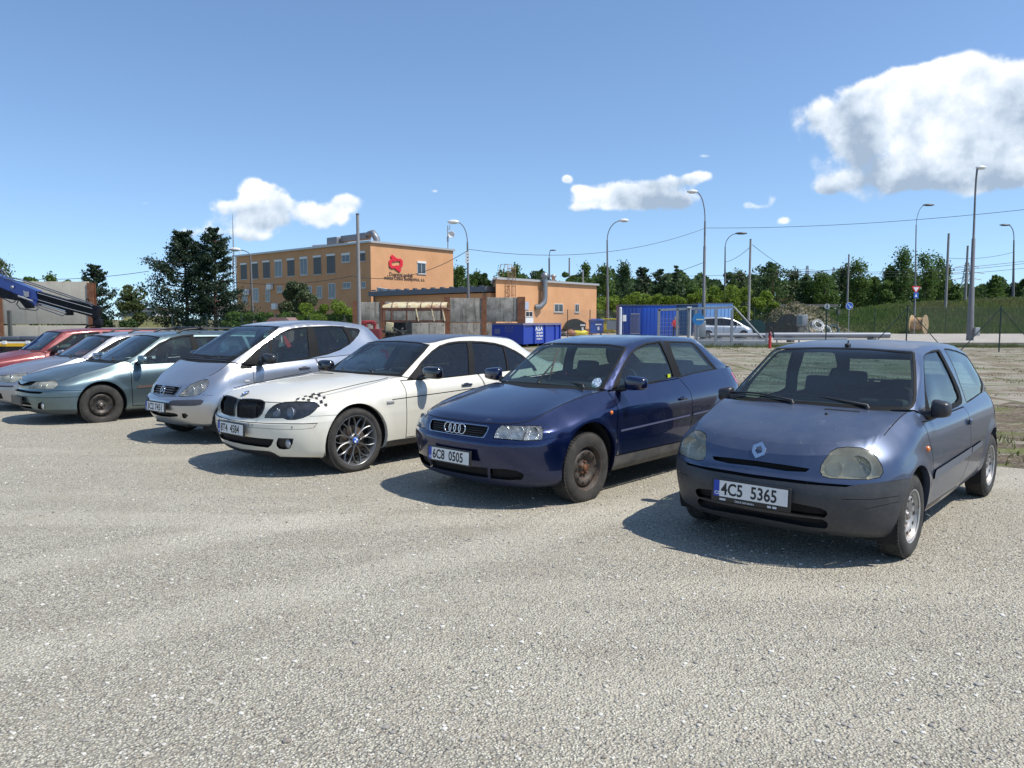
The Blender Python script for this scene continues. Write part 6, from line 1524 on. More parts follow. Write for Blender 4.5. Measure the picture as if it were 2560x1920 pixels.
BARK = mat('bark', (.085, .065, .05), .9, noise=(6, 5, .6, (.15, .12, .09))); BARKP = mat('pine_bark', (.16, .09, .06), .9, noise=(6, 5, .6, (.09, .06, .05)))
LEAFS = {'mid': leaf_mat('mid_green_leaves', (.075, .135, .030), (.115, .185, .042), .45), 'dark': leaf_mat('dark_green_leaves', (.048, .090, .026), (.078, .125, .036), .4),
 'bright': leaf_mat('bright_green_leaves', (.12, .19, .02), (.22, .30, .045), .45), 'pale': leaf_mat('pale_green_leaves', (.09, .12, .04), (.13, .16, .06), .4), 'pine': leaf_mat('pine_needles', (.018, .038, .020), (.036, .060, .030), .2),
 'grey': leaf_mat('grey_green_leaves', (.085, .115, .05), (.11, .14, .065), .35), 'fir': leaf_mat('fir_needles', (.045, .085, .036), (.068, .115, .045), .35), 'bpine': leaf_mat('background_pine_needles', (.042, .075, .034), (.062, .100, .045), .3)}
def leaves(P, size, rng, flat=0.0, aspect=1.5):
 """one leaf-sized rhombus at every point"""
 n = len(P); a = rng.normal(size=(n, 3)); a[:, 2] *= (1-flat); a /= np.linalg.norm(a, axis=1)[:, None]
 b_ = rng.normal(size=(n, 3)); b_ -= a*(a*b_).sum(1)[:, None]; b_ /= np.linalg.norm(b_, axis=1)[:, None]
 s_ = size*(.6+.8*rng.random(n))[:, None]
 V = np.stack([P-a*s_*aspect/2, P+b_*s_/2, P+a*s_*aspect/2, P-b_*s_/2], 1).reshape(-1, 3); return V
def mesh_quads(name, V):
 me = bpy.data.meshes.new(name); n = len(V)//4; me.vertices.add(len(V)); me.vertices.foreach_set('co', V.astype(np.float32).ravel())
 me.loops.add(4*n); me.loops.foreach_set('vertex_index', np.arange(4*n, dtype=np.int32)); me.polygons.add(n); me.polygons.foreach_set('loop_start', np.arange(0, 4*n, 4, dtype=np.int32))
 me.update(calc_edges=True); return me
def crown_points(kind, h, w, rng, n):
 """points of a crown of height h and half width w standing at z = 0..h"""
 if kind in ('round', 'shrub'):
  lob = []; nl = 16 if kind == 'round' else 12
  for k in range(nl):
   t = rng.random(); z = h*((.28+.66*t) if kind == 'round' else (.12+.75*t)); rr = w*math.sqrt(max(.05, 1-((z/h-.5)/.55)**2))*.72*math.sqrt(rng.random()); a = rng.random()*6.3
   lob.append((rr*math.cos(a), rr*math.sin(a), z, w*(.22+.22*rng.random())))
  P = []
  for k in range(n):
   l = lob[rng.integers(nl)]; d = rng.normal(size=3); d /= np.linalg.norm(d); r_ = l[3]*(.55+.5*rng.random()**.5)
   P.append((l[0]+d[0]*r_, l[1]+d[1]*r_, max(.02*h, l[2]+d[2]*r_*.8)))
  return np.array(P), lob
 if kind in ('tall', 'airy'):
  lob = []; nl = 34
  for k in range(nl):
   t = rng.random()**.8; z = h*(.12+.86*t); rr = w*(1.08-t)**.5*.80*math.sqrt(rng.random()); a = rng.random()*6.3; lob.append((rr*math.cos(a), rr*math.sin(a), z, w*(.24+.26*rng.random())))
  P = []
  for k in range(n):
   l = lob[rng.integers(nl)]; d = rng.normal(size=3)*.5; P.append((l[0]+d[0]*l[3], l[1]+d[1]*l[3], max(.1, l[2]+d[2]*l[3]*1.1)))
  return np.array(P), lob
 # conifers: whorls of boughs
 lob = []; P = []; nw = 15 if kind == 'pine' else 18; per = 7 if kind == 'pine' else 8
 for i in range(nw):
  t = (i+.3)/nw; z = h*(.10+.88*t) if kind != 'fir' else h*(.04+.94*t)
  R_ = w*((1-t)**.62*(.9+.35*rng.random()) if kind == 'pine' else (1-t)**.75)*(.85+.4*rng.random())+.03*w
  for j in range(per):
   a = rng.random()*6.3; L_ = R_*(.65+.45*rng.random()); up = (.22 if kind == 'pine' else -.12)*L_+(.45*L_*t if kind == 'pine' else 0)
   lob.append((L_*math.cos(a), L_*math.sin(a), z+up, .1))
   m_ = max(3, int(n/(nw*per)))
   for q in range(m_):
    s_ = .25+.75*rng.random()**.6; sp_ = (.13+.10*rng.random())*L_+.05*w
    if kind == 'pine' and rng.random() < .75: s_ = np.clip(round(s_*5)/5+rng.normal()*.035, .15, 1.05); sp_ *= .62
    P.append((L_*math.cos(a)*s_+rng.normal()*sp_*.6, L_*math.sin(a)*s_+rng.normal()*sp_*.6, z+up*s_**1.4+rng.normal()*sp_*.38))
 return np.array(P), lob
TREEC = {}
def make_tree(kind, leafk, seed, n=2600, leaf=.35, h=8.0, w=3.0, name='tree'):
 rng = np.random.default_rng(seed); P, lob = crown_points(kind, h, w, rng, n); root = empty(name)
 V = leaves(P, leaf, rng, flat=.3 if kind in ('fir',) else 0, aspect=1.9 if kind in ('pine', 'fir') else 1.5)
 me = mesh_quads('crown', V); c = mobj('crown', me, LEAFS[leafk], root)
 t = MB(); th = h*(.9 if kind in ('pine', 'fir', 'tall', 'airy') else .55); r0 = max(.06, h*.018)
 t.tube([(0, 0, -.2), (.02*h*math.sin(seed), 0, th*.4), (0, .02*h*math.cos(seed), th)], [r0*1.2, r0*.8, r0*.25], 7)
 for l in lob[::(2 if kind in ('round', 'shrub', 'tall', 'airy') else 3)]:
  z0 = max(.2*h*.5, l[2]-.25*math.hypot(l[0], l[1])-.1*h) if kind not in ('pine', 'fir') else l[2]-.15*math.hypot(l[0], l[1])
  t.tube([(0, 0, min(z0, th)), (l[0]*.5, l[1]*.5, (min(z0, th)+l[2])/2), (l[0]*.95, l[1]*.95, l[2])], [r0*.4, r0*.22, r0*.08], 4, cap=False)
 t.build('trunk', BARKP if kind in ('pine',) else BARK, root); return root
def place_tree(kind, leafk, u, top, hw, y, label, cat='tree', base=0.0, name='deciduous_tree', group=None, n=2600, leafpx=3.0, var=0, squash=1.0):
 """crown top at photo row `top`, half width hw px, at distance y"""
 ztop = zat(top, y); h = ztop-base; w = hw*y/F_PX; key = (kind, leafk, var, round(h/w, 0))
 r = make_tree(kind, leafk, 11*var+len(TREEC)*7+3, n, leafpx*y/F_PX*1.0, h, w, name)
 TREEC[len(TREEC)] = r
 r.location = (at(u, (top+800)/2, y).x, y, base); r.rotation_euler = (0, 0, u % 6.28); tag(r, label, cat, group); return r
# grassy bank with the strip of road behind it
def bank():
 us = np.arange(1880, 2760, 8); prof = [(1880, 800), (1940, 792), (1990, 788), (2100, 784), (2200, 772), (2300, 764), (2420, 760), (2480, 755), (2560, 752), (2760, 748)]
 tp = np.interp(us, [p[0] for p in prof], [p[1] for p in prof]); n = len(us); rows = 26; vs = []
 rng = np.random.default_rng(3); y0, y1 = 86.0, 106.0
 for j in range(rows):
  t = j/(rows-1)
  for i, u in enumerate(us):
   y = y0+(y1-y0)*min(t*1.1, 1)+(14*(t*1.1-1) if t*1.1 > 1 else 0); z1 = zat(tp[i], y1); s_ = min(t*1.1, 1); z = max(-.1, z1*(s_*s_*(3-2*s_)))+rng.normal()*.06
   vs.append((gx(u, y1)*(.9+.1*s_), y, z-(.1 if j == 0 else 0)))
 b = MB(); b.add(vs, [(j*n+i, j*n+i+1, (j+1)*n+i+1, (j+1)*n+i) for j in range(rows-1) for i in range(n-1)], 0, True)
 b.build('grass_bank', two_tone('grass_bank_soil', (.10, .135, .038), (.15, .145, .06), .25, 8, .4, .62, bs=1, bsc=3, bd=.3)); o = bpy.data.objects['grass_bank']; tag(o, kind='structure')
 P = []; cols = []
 A = np.array(vs).reshape(rows, n, 3)
 for k in range(52000):
  j = rng.random()*(rows-3.1); i = rng.random()*(n-1.01); a, c = int(j), int(i); fj, fi = j-a, i-c
  p = A[a, c]*(1-fj)*(1-fi)+A[a+1, c]*fj*(1-fi)+A[a, c+1]*(1-fj)*fi+A[a+1, c+1]*fj*fi; P.append(p)
 P = np.array(P); hgt = (.25+.45*rng.random(len(P)))[:, None]; wd = .035+.05*rng.random(len(P))[:, None]; d = rng.normal(size=(len(P), 3))*np.array([.3, .2, 0])
 up = np.array([0, 0, 1.0])+d; s_ = np.stack([np.cos(np.arange(len(P))), np.sin(np.arange(len(P))*1.3)*.5, 0*np.arange(len(P))], 1)
 V = np.stack([P-s_*wd, P+s_*wd, P+up*hgt+s_*wd*.4, P+up*hgt-s_*wd*.4], 1).reshape(-1, 3)
 o = mobj('meadow_grass', mesh_quads('meadow_grass', V), leaf_mat('meadow_grass_blades', (.12, .185, .035), (.18, .19, .07), .45, .12)); tag(o, 'tall green and reddish meadow grass on the bank at the right', 'grass', kind='stuff')
bank()
def tufts():
 """weeds in the joints of the concrete and along the verge"""
 rng = np.random.default_rng(9); V = []; cnt = 0
 pts = []
 for k in range(260):
  y = 9+36*rng.random()**.8; x = 2.5+rng.random()*(.70*y);
  if y < 8.15+.607*(5.4-x)/.795+.4: continue
  # follow joints of the slabs
  pts.append((x, y, .022+.035*rng.random()))
 for k in range(300): pts.append((2+28*rng.random(), 43.2+3*rng.random(), .12+.12*rng.random()))
 for k in range(90): t = -5+rng.random()*16; p = bl(t)+Vector((.607, .795))*(.3+2.4*rng.random()); pts.append((p.x, p.y, .05+.05*rng.random()))
 P = []; H = []
 for (x, y, h) in pts:
  m_ = int(10+30*rng.random()); r_ = .10+.22*rng.random()
  for q in range(m_): P.append((x+rng.normal()*r_*1.3, y+rng.normal()*r_*.6, -.005)); H.append(h*(.5+rng.random()))
 P = np.array(P); H = np.array(H)[:, None]; n = len(P); d = rng.normal(size=(n, 3))*np.array([.5, .5, 0]); up = np.array([0, 0, 1.0])+d; a = rng.random(n)*6.3; s_ = np.stack([np.cos(a), np.sin(a), 0*a], 1); wd = .006+.007*rng.random(n)[:, None]
 V = np.stack([P-s_*wd, P+s_*wd, P+up*H+s_*wd*.3, P+up*H-s_*wd*.3], 1).reshape(-1, 3)
 o = mobj('weeds', mesh_quads('weeds', V), leaf_mat('weed_blades', (.075, .115, .018), (.13, .15, .035), .35, .8)); tag(o, 'tufts of weeds growing in the joints of the concrete yard', 'weeds', kind='stuff')
tufts()
# --- bright shrubs, in front of the trees, behind the blue containers
gS = 'bright green shrubs behind the containers'
SH = [(1478, 752, 34), (1512, 742, 34), (1550, 734, 36), (1592, 727, 36), (1634, 729, 36), (1672, 738, 32), (1706, 722, 34), (1738, 713, 34), (1778, 711, 36), (1816, 710, 34), (1858, 708, 38), (1900, 722, 34), (1928, 748, 26)]
near = ['beside the lower orange building', 'behind the dustbins', 'behind the white gate post', 'left behind the blue container', 'over the middle of the blue container', 'over the dark part of the container', 'left of the tall lamp by the gate', 'right of the tall lamp by the gate', 'above the silver van roof', 'left of the bare concrete pole', 'right of the bare concrete pole', 'above the dark cable drums', 'at the right end of the shrub row']
for i, (u, t, hw) in enumerate(SH): place_tree('shrub', 'bright', u, t, hw*1.15, 92+(i % 3)*1.5, 'bright yellow-green leafy shrub %s' % near[i], 'shrub', 0, 'green_shrub', gS, 2600, 3.6, i)
# --- trees beyond the road
gT = 'trees standing beyond the road'
TR = [('airy', 'mid', 1150, 668, 24, 118, 'loose green tree just right of the tall orange building'), ('airy', 'mid', 1190, 676, 22, 122, 'low loose tree between the orange building and the roof ladder'), ('round', 'dark', 1212, 676, 24, 115, 'dark round tree above the low grey roof'),
 ('airy', 'mid', 1262, 668, 24, 120, 'loose tree just left of the roof ladder'), ('tall', 'mid', 1290, 660, 22, 122, 'tall loose tree behind the roof ladder'), ('round', 'dark', 1345, 672, 26, 118, 'dark tree behind the steel chimney'), ('round', 'mid', 1421, 678, 20, 120, 'round tree behind the thin bare pole'),
 ('tall', 'mid', 1464, 662, 24, 118, 'tall tree above the end of the lower orange building'), ('airy', 'mid', 1508, 668, 28, 122, 'loose tree behind the lamp with the long arm'), ('tall', 'fir', 1560, 664, 26, 116, 'dense green tree right of the lamp with the long arm'), ('pine', 'bpine', 1605, 666, 34, 118, 'wide dark pine above the blue container'),
 ('pine', 'bpine', 1650, 670, 30, 120, 'dark pine between the conifer tops above the container'), ('fir', 'fir', 1690, 658, 22, 116, 'pointed pale-tipped conifer left of the tall lamp'), ('round', 'mid', 1740, 690, 26, 122, 'tree half hidden by the tall lamp pole'), ('round', 'dark', 1815, 678, 30, 118, 'dark tree behind the lamp with the flat head'),
 ('airy', 'grey', 1850, 676, 26, 126, 'thin grey tree between two poles'), ('pine', 'dark', 1932, 657, 58, 122, 'large wide tree right of the bare concrete pole'), ('airy', 'grey', 1982, 682, 22, 126, 'thin tree in the gap beside the large wide tree'), ('fir', 'fir', 2012, 688, 36, 118, 'dark conifer behind the rubble heap'),
 ('round', 'mid', 2064, 680, 46, 116, 'broad round bright tree above the white sign'), ('tall', 'grey', 2112, 668, 22, 124, 'sparse tree behind the bare pole above the arrow sign'), ('tall', 'mid', 2145, 660, 34, 120, 'tall tree right of the bare pole above the arrow sign'), ('round', 'mid', 2180, 690, 26, 122, 'tree in the dip of the tree line'),
 ('round', 'mid', 2199, 697, 30, 112, 'small bright tree on the slope below the tall group'), ('tall', 'mid', 2254, 626, 34, 118, 'tallest tree of the group left of the priority sign'), ('tall', 'mid', 2222, 676, 26, 120, 'left shoulder of the tall group of trees'), ('tall', 'mid', 2312, 638, 34, 119, 'tall tree right of the priority sign'),
 ('tall', 'mid', 2343, 646, 30, 121, 'tall tree beside the bare pole on the bank'), ('tall', 'grey', 2364, 664, 20, 124, 'slim tree directly behind the bare pole on the bank'), ('airy', 'mid', 2388, 712, 16, 120, 'small sapling right of the bare pole on the bank'), ('round', 'pale', 2455, 742, 22, 122, 'low pale bush on the bank left of the pointed tree'),
 ('fir', 'mid', 2487, 684, 34, 116, 'single pointed green tree on the bank'), ('round', 'dark', 2530, 706, 24, 122, 'dark tree behind the lamp farthest right'), ('pine', 'dark', 2562, 700, 34, 120, 'dark tree cut by the right edge')]
for i, (k, lf, u, t, hw, y, lab) in enumerate(TR):
 nm = {'fir': 'conifer_tree', 'pine': 'pine_tree'}.get(k, 'deciduous_tree'); place_tree(k, lf, u, t, hw*1.18, y, lab, 'tree', .5 if u < 1900 else 1.6, nm, gT, 3200, 3.4, i+20)
# far wood filling the gaps low down
def far_wood():
 rng = np.random.default_rng(5); P = []
 for k in range(34000):
  u = 1120+1600*rng.random(); y = 138+30*rng.random(); top = 694+10*math.sin(u/31)+8*math.sin(u/13+1)+(22 if u > 2370 else 0)+6*math.sin(u/7); zt = zat(top, y)
  P.append((gx(u, y), y, .2+(zt-.2)*rng.random()**.7))
 V = leaves(np.array(P), .62, rng); o = mobj('distant_wood', mesh_quads('distant_wood', V), LEAFS['dark']); tag(o, 'distant green wood filling in behind the row of trees', 'wood', kind='stuff')
far_wood()
# --- left side vegetation
gL = 'trees and bushes on the left'
place_tree('pine', 'pine', 462, 578, 88, 62, 'big dark pine, left one of the pair left of the orange building', 'tree', 0, 'pine_tree', gL, 24000, 3.1, 1)
place_tree('pine', 'pine', 536, 564, 72, 60, 'big dark pine, right one of the pair, against the orange building', 'tree', 0, 'pine_tree', gL, 20000, 3.1, 2)
place_tree('pine', 'pine', 238, 660, 56, 48, 'smaller dark pine right of the tall concrete wall', 'tree', 0, 'pine_tree', gL, 10000, 3.2, 3)
place_tree('round', 'pale', 335, 712, 44, 75, 'pale green tree between the pines', 'tree', 0, 'deciduous_tree', gL, 3500, 4, 4)
place_tree('airy', 'pale', 8, 652, 34, 55, 'pale leafy tree cut by the left edge', 'tree', 0, 'deciduous_tree', gL, 2500, 4, 5)
place_tree('round', 'mid', 72, 684, 26, 50, 'dark green tree top showing over the left end of the concrete wall', 'tree', 0, 'deciduous_tree', gL, 2000, 4, 6)
place_tree('airy', 'mid', 130, 688, 24, 52, 'thin tree top over the middle of the concrete wall', 'tree', 0, 'deciduous_tree', gL, 1600, 4, 7)
place_tree('round', 'mid', 175, 690, 26, 51, 'bright tree top over the right end of the concrete wall', 'tree', 0, 'deciduous_tree', gL, 1800, 4, 8)
place_tree('round', 'grey', 760, 694, 66, 66, 'grey-green bushy tree in front of the orange building', 'tree', 0, 'deciduous_tree', gL, 7000, 4, 9)
for i, (u, t, hw, lab) in enumerate([(585, 776, 40, 'green bush below the lamp post beside the pines'), (650, 772, 36, 'green bush right of the lamp post'), (775, 756, 44, 'bright green bush under the grey-green tree'), (835, 752, 46, 'bright green bush beside the rusty wall post'), (868, 768, 30, 'small bright bush next to the concrete pole'), (705, 778, 34, 'low green bush in the middle of the bush row')]):
 place_tree('shrub', 'bright' if i in (2, 3, 4) else 'mid', u, t, hw*1.1, 58+i*.4, lab, 'bush', 0, 'green_bush', gL, 3500, 3.6, 30+i)
for i, (u, t, hw) in enumerate([(262, 788, 34), (322, 792, 30)]): place_tree('shrub', 'dark', u, t, hw, 50+i, ['low dark bush at the foot of the smaller pine', 'low dark bush under the pale tree'][i], 'bush', 0, 'green_bush', gL, 1500, 3.6, 50+i)
# ============================================================ buildings
ORG = two_tone('orange_render', (.60, .325, .165), (.52, .275, .135), .6, 7, .35, .7, bs=.15, bsc=60, bd=.01, extra=[(.25, .45, .75, .30, (.48, .24, .115), (1, 1, .25)), (1.2, .55, .75, .25, (.38, .24, .15), (2.5, 2.5, .2))])
ORD = ORG
PLINTH = mat('brown_plinth', (.16, .07, .05), .85); COPING = mat('pale_metal_coping', (.45, .44, .42), .4, .4); EAVE = mat('dark_grey_eave', (.10, .11, .13), .45, .2)
WGL = mat('building_window_glass', (.03, .035, .04), .08, 0, spec=.8); WFR = mat('white_window_frame', (.70, .70, .68), .5); REVEAL = mat('window_reveal', (.34, .17, .09), .8); BLIND = mat('grey_window_blind', (.085, .095, .10), .6)
def P2(u, v, A, D):      # point of the vertical wall through A along D seen at (u, v)
 d = ray(u, v); n = Vector((-D.y, D.x, 0)); t = (A-Vector((0, 0, CAM_H))).dot(n)/d.dot(n); return Vector((0, 0, CAM_H))+d*t
cA = Vector((-15.23, 84, 0)); cL = Vector((-36.5, 103.2, 0)); cR = Vector((-7.1, 94.2, 0)); ROOFZ = 9.88
dL = (cL-cA).normalized(); dR = (cR-cA).normalized(); cB = cL+(cR-cA)
def wbox(b, pts, z0, z1, m=0):
 n = len(pts)
 for i in range(n):
  a, c = pts[i], pts[(i+1) % n]; b.quad((a.x, a.y, z0), (c.x, c.y, z0), (c.x, c.y, z1), (a.x, a.y, z1), m)
 b.poly([(p.x, p.y, z1) for p in pts], m)
DFR = mat('grey_window_frame', (.16, .15, .14), .5)
def window(parent, A, D, nout, box, key, kind='plain', name='window'):
 """a real recess is cut visually by a proud frame and set-back pane"""
 x0, y0, x1, y1 = box; p0 = P2(*Z1(key, x0, y1), A, D); p1 = P2(*Z1(key, x1, y0), A, D); s0 = (p0-A).dot(D); s1 = (p1-A).dot(D); z0, z1 = p0.z, p1.z
 if s1 < s0: s0, s1 = s1, s0
 def q(s, z, o): return A+D*s+Vector((0, 0, z-A.z))+nout*o
 b = MB(); t = .045
 for (a, c, e, f) in ((s0, s1, z0, z0+t), (s0, s1, z1-t, z1), (s0, s0+t, z0+t, z1-t), (s1-t, s1, z0+t, z1-t), ((s0+s1)/2-.02, (s0+s1)/2+.02, z0+t, z1-t)):
  b.prism([q(a, e, .004), q(c, e, .004), q(c, f, .004), q(a, f, .004)], nout*.035)
 fr = b.build(name, DFR if kind == 'blind' else WFR, parent, fix=True)
 g = MB(); g.prism([q(s0+t*.5, z0+t*.5, .003), q(s1-t*.5, z0+t*.5, .003), q(s1-t*.5, z1-t*.5, .003), q(s0+t*.5, z1-t*.5, .003)], nout*.012); g.build('pane', WGL if kind != 'blind' else BLIND, fr, fix=True)
 r_ = MB(); r_.prism([q(s0-.08, z0-.10, .002), q(s1+.08, z0-.10, .002), q(s1+.08, z0-.03, .002), q(s0-.08, z0-.03, .002)], nout*.08); r_.build('sill', COPING, fr, fix=True)
 if kind in ('blind', 'box'):
  k = MB(); k.prism([q(s0-.02, z1+.0, .002), q(s1+.02, z1+.0, .002), q(s1+.02, z1+.22, .002), q(s0-.02, z1+.22, .002)], nout*.10); k.build('blind_box', WFR, fr, fix=True)
 return fr
def office():
 r = empty('office_building', cA, 0, 'tall orange two-storey office block with a red arrow emblem on its sunlit end', 'building')
 inv = -cA
 def pp(o): o.location = inv if o.parent is r else (0, 0, 0); return o
 b = MB(); wbox(b, [cA, cR, cB, cL], 0, ROOFZ); pp(b.build('wall', ORG, r, fix=True))
 nL = Vector((dL.y, -dL.x, 0)); nL = -nL if nL.dot(-cA) < 0 else nL; nR = Vector((dR.y, -dR.x, 0)); nR = -nR if nR.dot(Vector((1, -1, 0))) < 0 else nR
 b = MB();
 for A, B, n_ in ((cA, cL, nL), (cA, cR, nR), (cR, cB, -nL), (cL, cB, -nR)):
  m_ = (A+B)/2; L_ = (B-A).length; b.box((m_.x+n_.x*.05, m_.y+n_.y*.05, ROOFZ+.03), (L_+.3, .35, .22), rz=math.atan2((B-A).y, (B-A).x))
 pp(b.build('roof_coping', COPING, r))
 b = MB(); m_ = (cA+cL)/2; b.box((m_.x+nL.x*.03, m_.y+nL.y*.03, .35), ((cL-cA).length, .1, .7), rz=math.atan2(dL.y, dL.x)); m_ = (cA+cR)/2; b.box((m_.x+nR.x*.03, m_.y+nR.y*.03, .35), ((cR-cA).length, .1, .7), rz=math.atan2(dR.y, dR.x)); pp(b.build('plinth', PLINTH, r))
 top = [(676, 312, 712, 408), (750, 304, 784, 404), (820, 296, 860, 400), (896, 290, 938, 392), (976, 282, 1018, 386), (1058, 272, 1102, 380), (1144, 264, 1190, 376), (1230, 254, 1280, 370), (1325, 248, 1376, 298), (1440, 237, 1474, 290)]
 bot = [(686, 470, 715, 555), (757, 463, 788, 552), (835, 458, 862, 550), (908, 452, 940, 490), (1000, 452, 1040, 545), (1090, 450, 1130, 540), (1165, 450, 1196, 528), (1240, 432, 1282, 530), (1332, 425, 1380, 466), (1450, 422, 1477, 462)]
 for k in top: pp(window(r, cA, dL, nL, k, 'B1', 'blind' if k[0] not in (896, 1058, 1325) else 'box'))
 for k in bot: pp(window(r, cA, dL, nL, k, 'B1', 'plain'))
 pp(window(r, cA, dR, nR, (1808, 306, 1862, 370), 'B1', 'box'))
 for (x, y) in ((722, 490), (872, 455), (905, 582)):
  p = P2(*Z1('B1', x, y), cA, dL); b = MB(); b.box((p.x+nL.x*.3, p.y+nL.y*.3, p.z), (1.0, .38, .75), rz=math.atan2(dL.y, dL.x), bev=.03); pp(b.build('air_conditioner', WFR, r))
 # rooftop plant: cabinet, ducts
 b = MB(); rz = math.atan2(dL.y, dL.x)
 p = P2(*Z1('B1', 1295, 175), cA+Vector((.6, 2.5, 0)), dL); b.box((p.x, p.y, ROOFZ+.65), (2.0, 1.6, 1.2), rz=rz, bev=.05)
 a = P2(*Z1('B1', 1330, 190), cA+Vector((.6, 2.5, 0)), dL); c = P2(*Z1('B1', 1500, 165), cA+Vector((.6, 2.5, 0)), dL); b.box(((a.x+c.x)/2, (a.y+c.y)/2, ROOFZ+1.0), ((a-c).length*.95, .8, .7), rz=rz, bev=.05); b.box(((a.x+c.x)/2+1, (a.y+c.y)/2+1.5, ROOFZ+1.5), ((a-c).length*.55, .6, .5), rz=rz, bev=.05)
 e = P2(*Z1('B1', 1535, 165), cA+Vector((.6, 2.5, 0)), dL); b.tube([(c.x, c.y, ROOFZ+1.2), (e.x-.2, e.y, ROOFZ+1.3), (e.x+.2, e.y, ROOFZ+.7), (e.x+.3, e.y, ROOFZ)], .38, 10)
 f = P2(*Z1('B1', 1185, 200), cA+Vector((.6, 2.5, 0)), dL); b.tube([(f.x-.9, f.y, ROOFZ+.35), (f.x+.9, f.y, ROOFZ+.45)], .28, 10); pp(b.build('rooftop_plant', mat('galvanised_duct', (.22, .235, .25), .5, .5), r))
 # lattice mast and small aerial
 # emblem of two arrows and the company name, raised from the wall
 RED = mat('emblem_red', (.62, .015, .03), .45)
 half = [(640, 668), (658, 645), (735, 702), (700, 742), (652, 742), (652, 795), (690, 797), (716, 768), (722, 775), (692, 833), (640, 832), (617, 795), (615, 735), (650, 702)]
 half = [(636, 672), (658, 645), (736, 706), (705, 740), (655, 740), (652, 748), (652, 792), (664, 800), (712, 800), (690, 834), (648, 834), (618, 808), (614, 740), (632, 714), (655, 704)]
 for hf in (half, [(1420-x, 1534-y) for x, y in half]):
  b = MB(); b.prism([P2(*Z1('Bd', x, y), cA, dR)+nR*.02 for x, y in hf], nR*.10); pp(b.build('emblem_arrow', RED, r, fix=True))
 p = P2(*Z1('Bd', 622, 938), cA, dR)+nR*.04; pp(text_mesh('Dopravní podnik', .62, [p, dR, Vector((0, 0, 1)), .86], INK, r, 'company_name', .004))
 p = P2(*Z1('Bd', 552, 985), cA, dR)+nR*.04; pp(text_mesh('města České Budějovice, a.s.', .62, [p, dR, Vector((0, 0, 1)), .86], INK, r, 'company_name', .004))
 return r
office()
MAST = mat('galvanised_steel', (.36, .37, .38), .5, .5, noise=(3, 4, .4, (.25, .25, .25)))
def mast():
 y = 105; r = empty('lattice_mast', (gx(589, y), y, 0), 0, 'slender lattice aerial mast rising behind the left end of the orange office block', 'mast')
 zt = zat(642, y); zp = zat(535, y); b = MB()
 for k in range(3):
  a = 2*math.pi*k/3; b.tube([(.35*math.cos(a), .35*math.sin(a), 0), (.22*math.cos(a), .22*math.sin(a), zt*1.02)], .05, 5)
 for i in range(24):
  z = zt*i/24
  for k in range(3):
   a, c = 2*math.pi*k/3, 2*math.pi*(k+1)/3; b.tube([(.32*math.cos(a), .32*math.sin(a), z), (.32*math.cos(c), .32*math.sin(c), z+zt/24)], .025, 4, cap=False)
 b.build('tower', MAST, r); b = MB(); b.tube([(0, 0, zt), (0, 0, zt+(zp-zt)*.5), (0, 0, zp)], [.12, .07, .03], 6); b.build('aerial', MAST, r)
 b = MB()
 for dx, z in ((-.8, zt-1), (.9, zt-.4), (-1.2, zt-2.5), (1.2, zt-2.2)): b.tube([(dx, 0, z-1), (dx, 0, z+1.2)], .06, 6); b.tube([(0, 0, z), (dx, 0, z)], .03, 4)
 for k in range(6): b.tube([(-1.5+k*.9, .3, zt-3), (-1.5+k*.9, .3, zt-1.6)], .04, 4)
 b.build('antenna', WFR, r)
mast()
def roof_aerial():
 y = 95; x = gx(1121, y); z0 = ROOFZ+.1; r = empty('roof_aerial', (x, y, z0), 0, 'thin aerial with a small white dish on the right end of the office roof', 'aerial'); z1 = zat(564, y)-z0
 MB().tube([(0, 0, 0), (0, 0, z1)], .06, 6).tube([(.25, 0, z1-.5), (.25, 0, z1+.1)], .04, 5).tube([(0, 0, z1-.4), (.25, 0, z1-.4)], .03, 4).box((0, -.1, .45*z1), (.2, .2, .6)).build('pole', MAST, r)
 MB().lathe([(0, .02), (.35, -.05), (.42, -.12), (.40, -.14), (.33, -.08), (0, 0)], (.45, -.25, z1*.62), 'y', 18).build('dish', WFR, r)
roof_aerial()
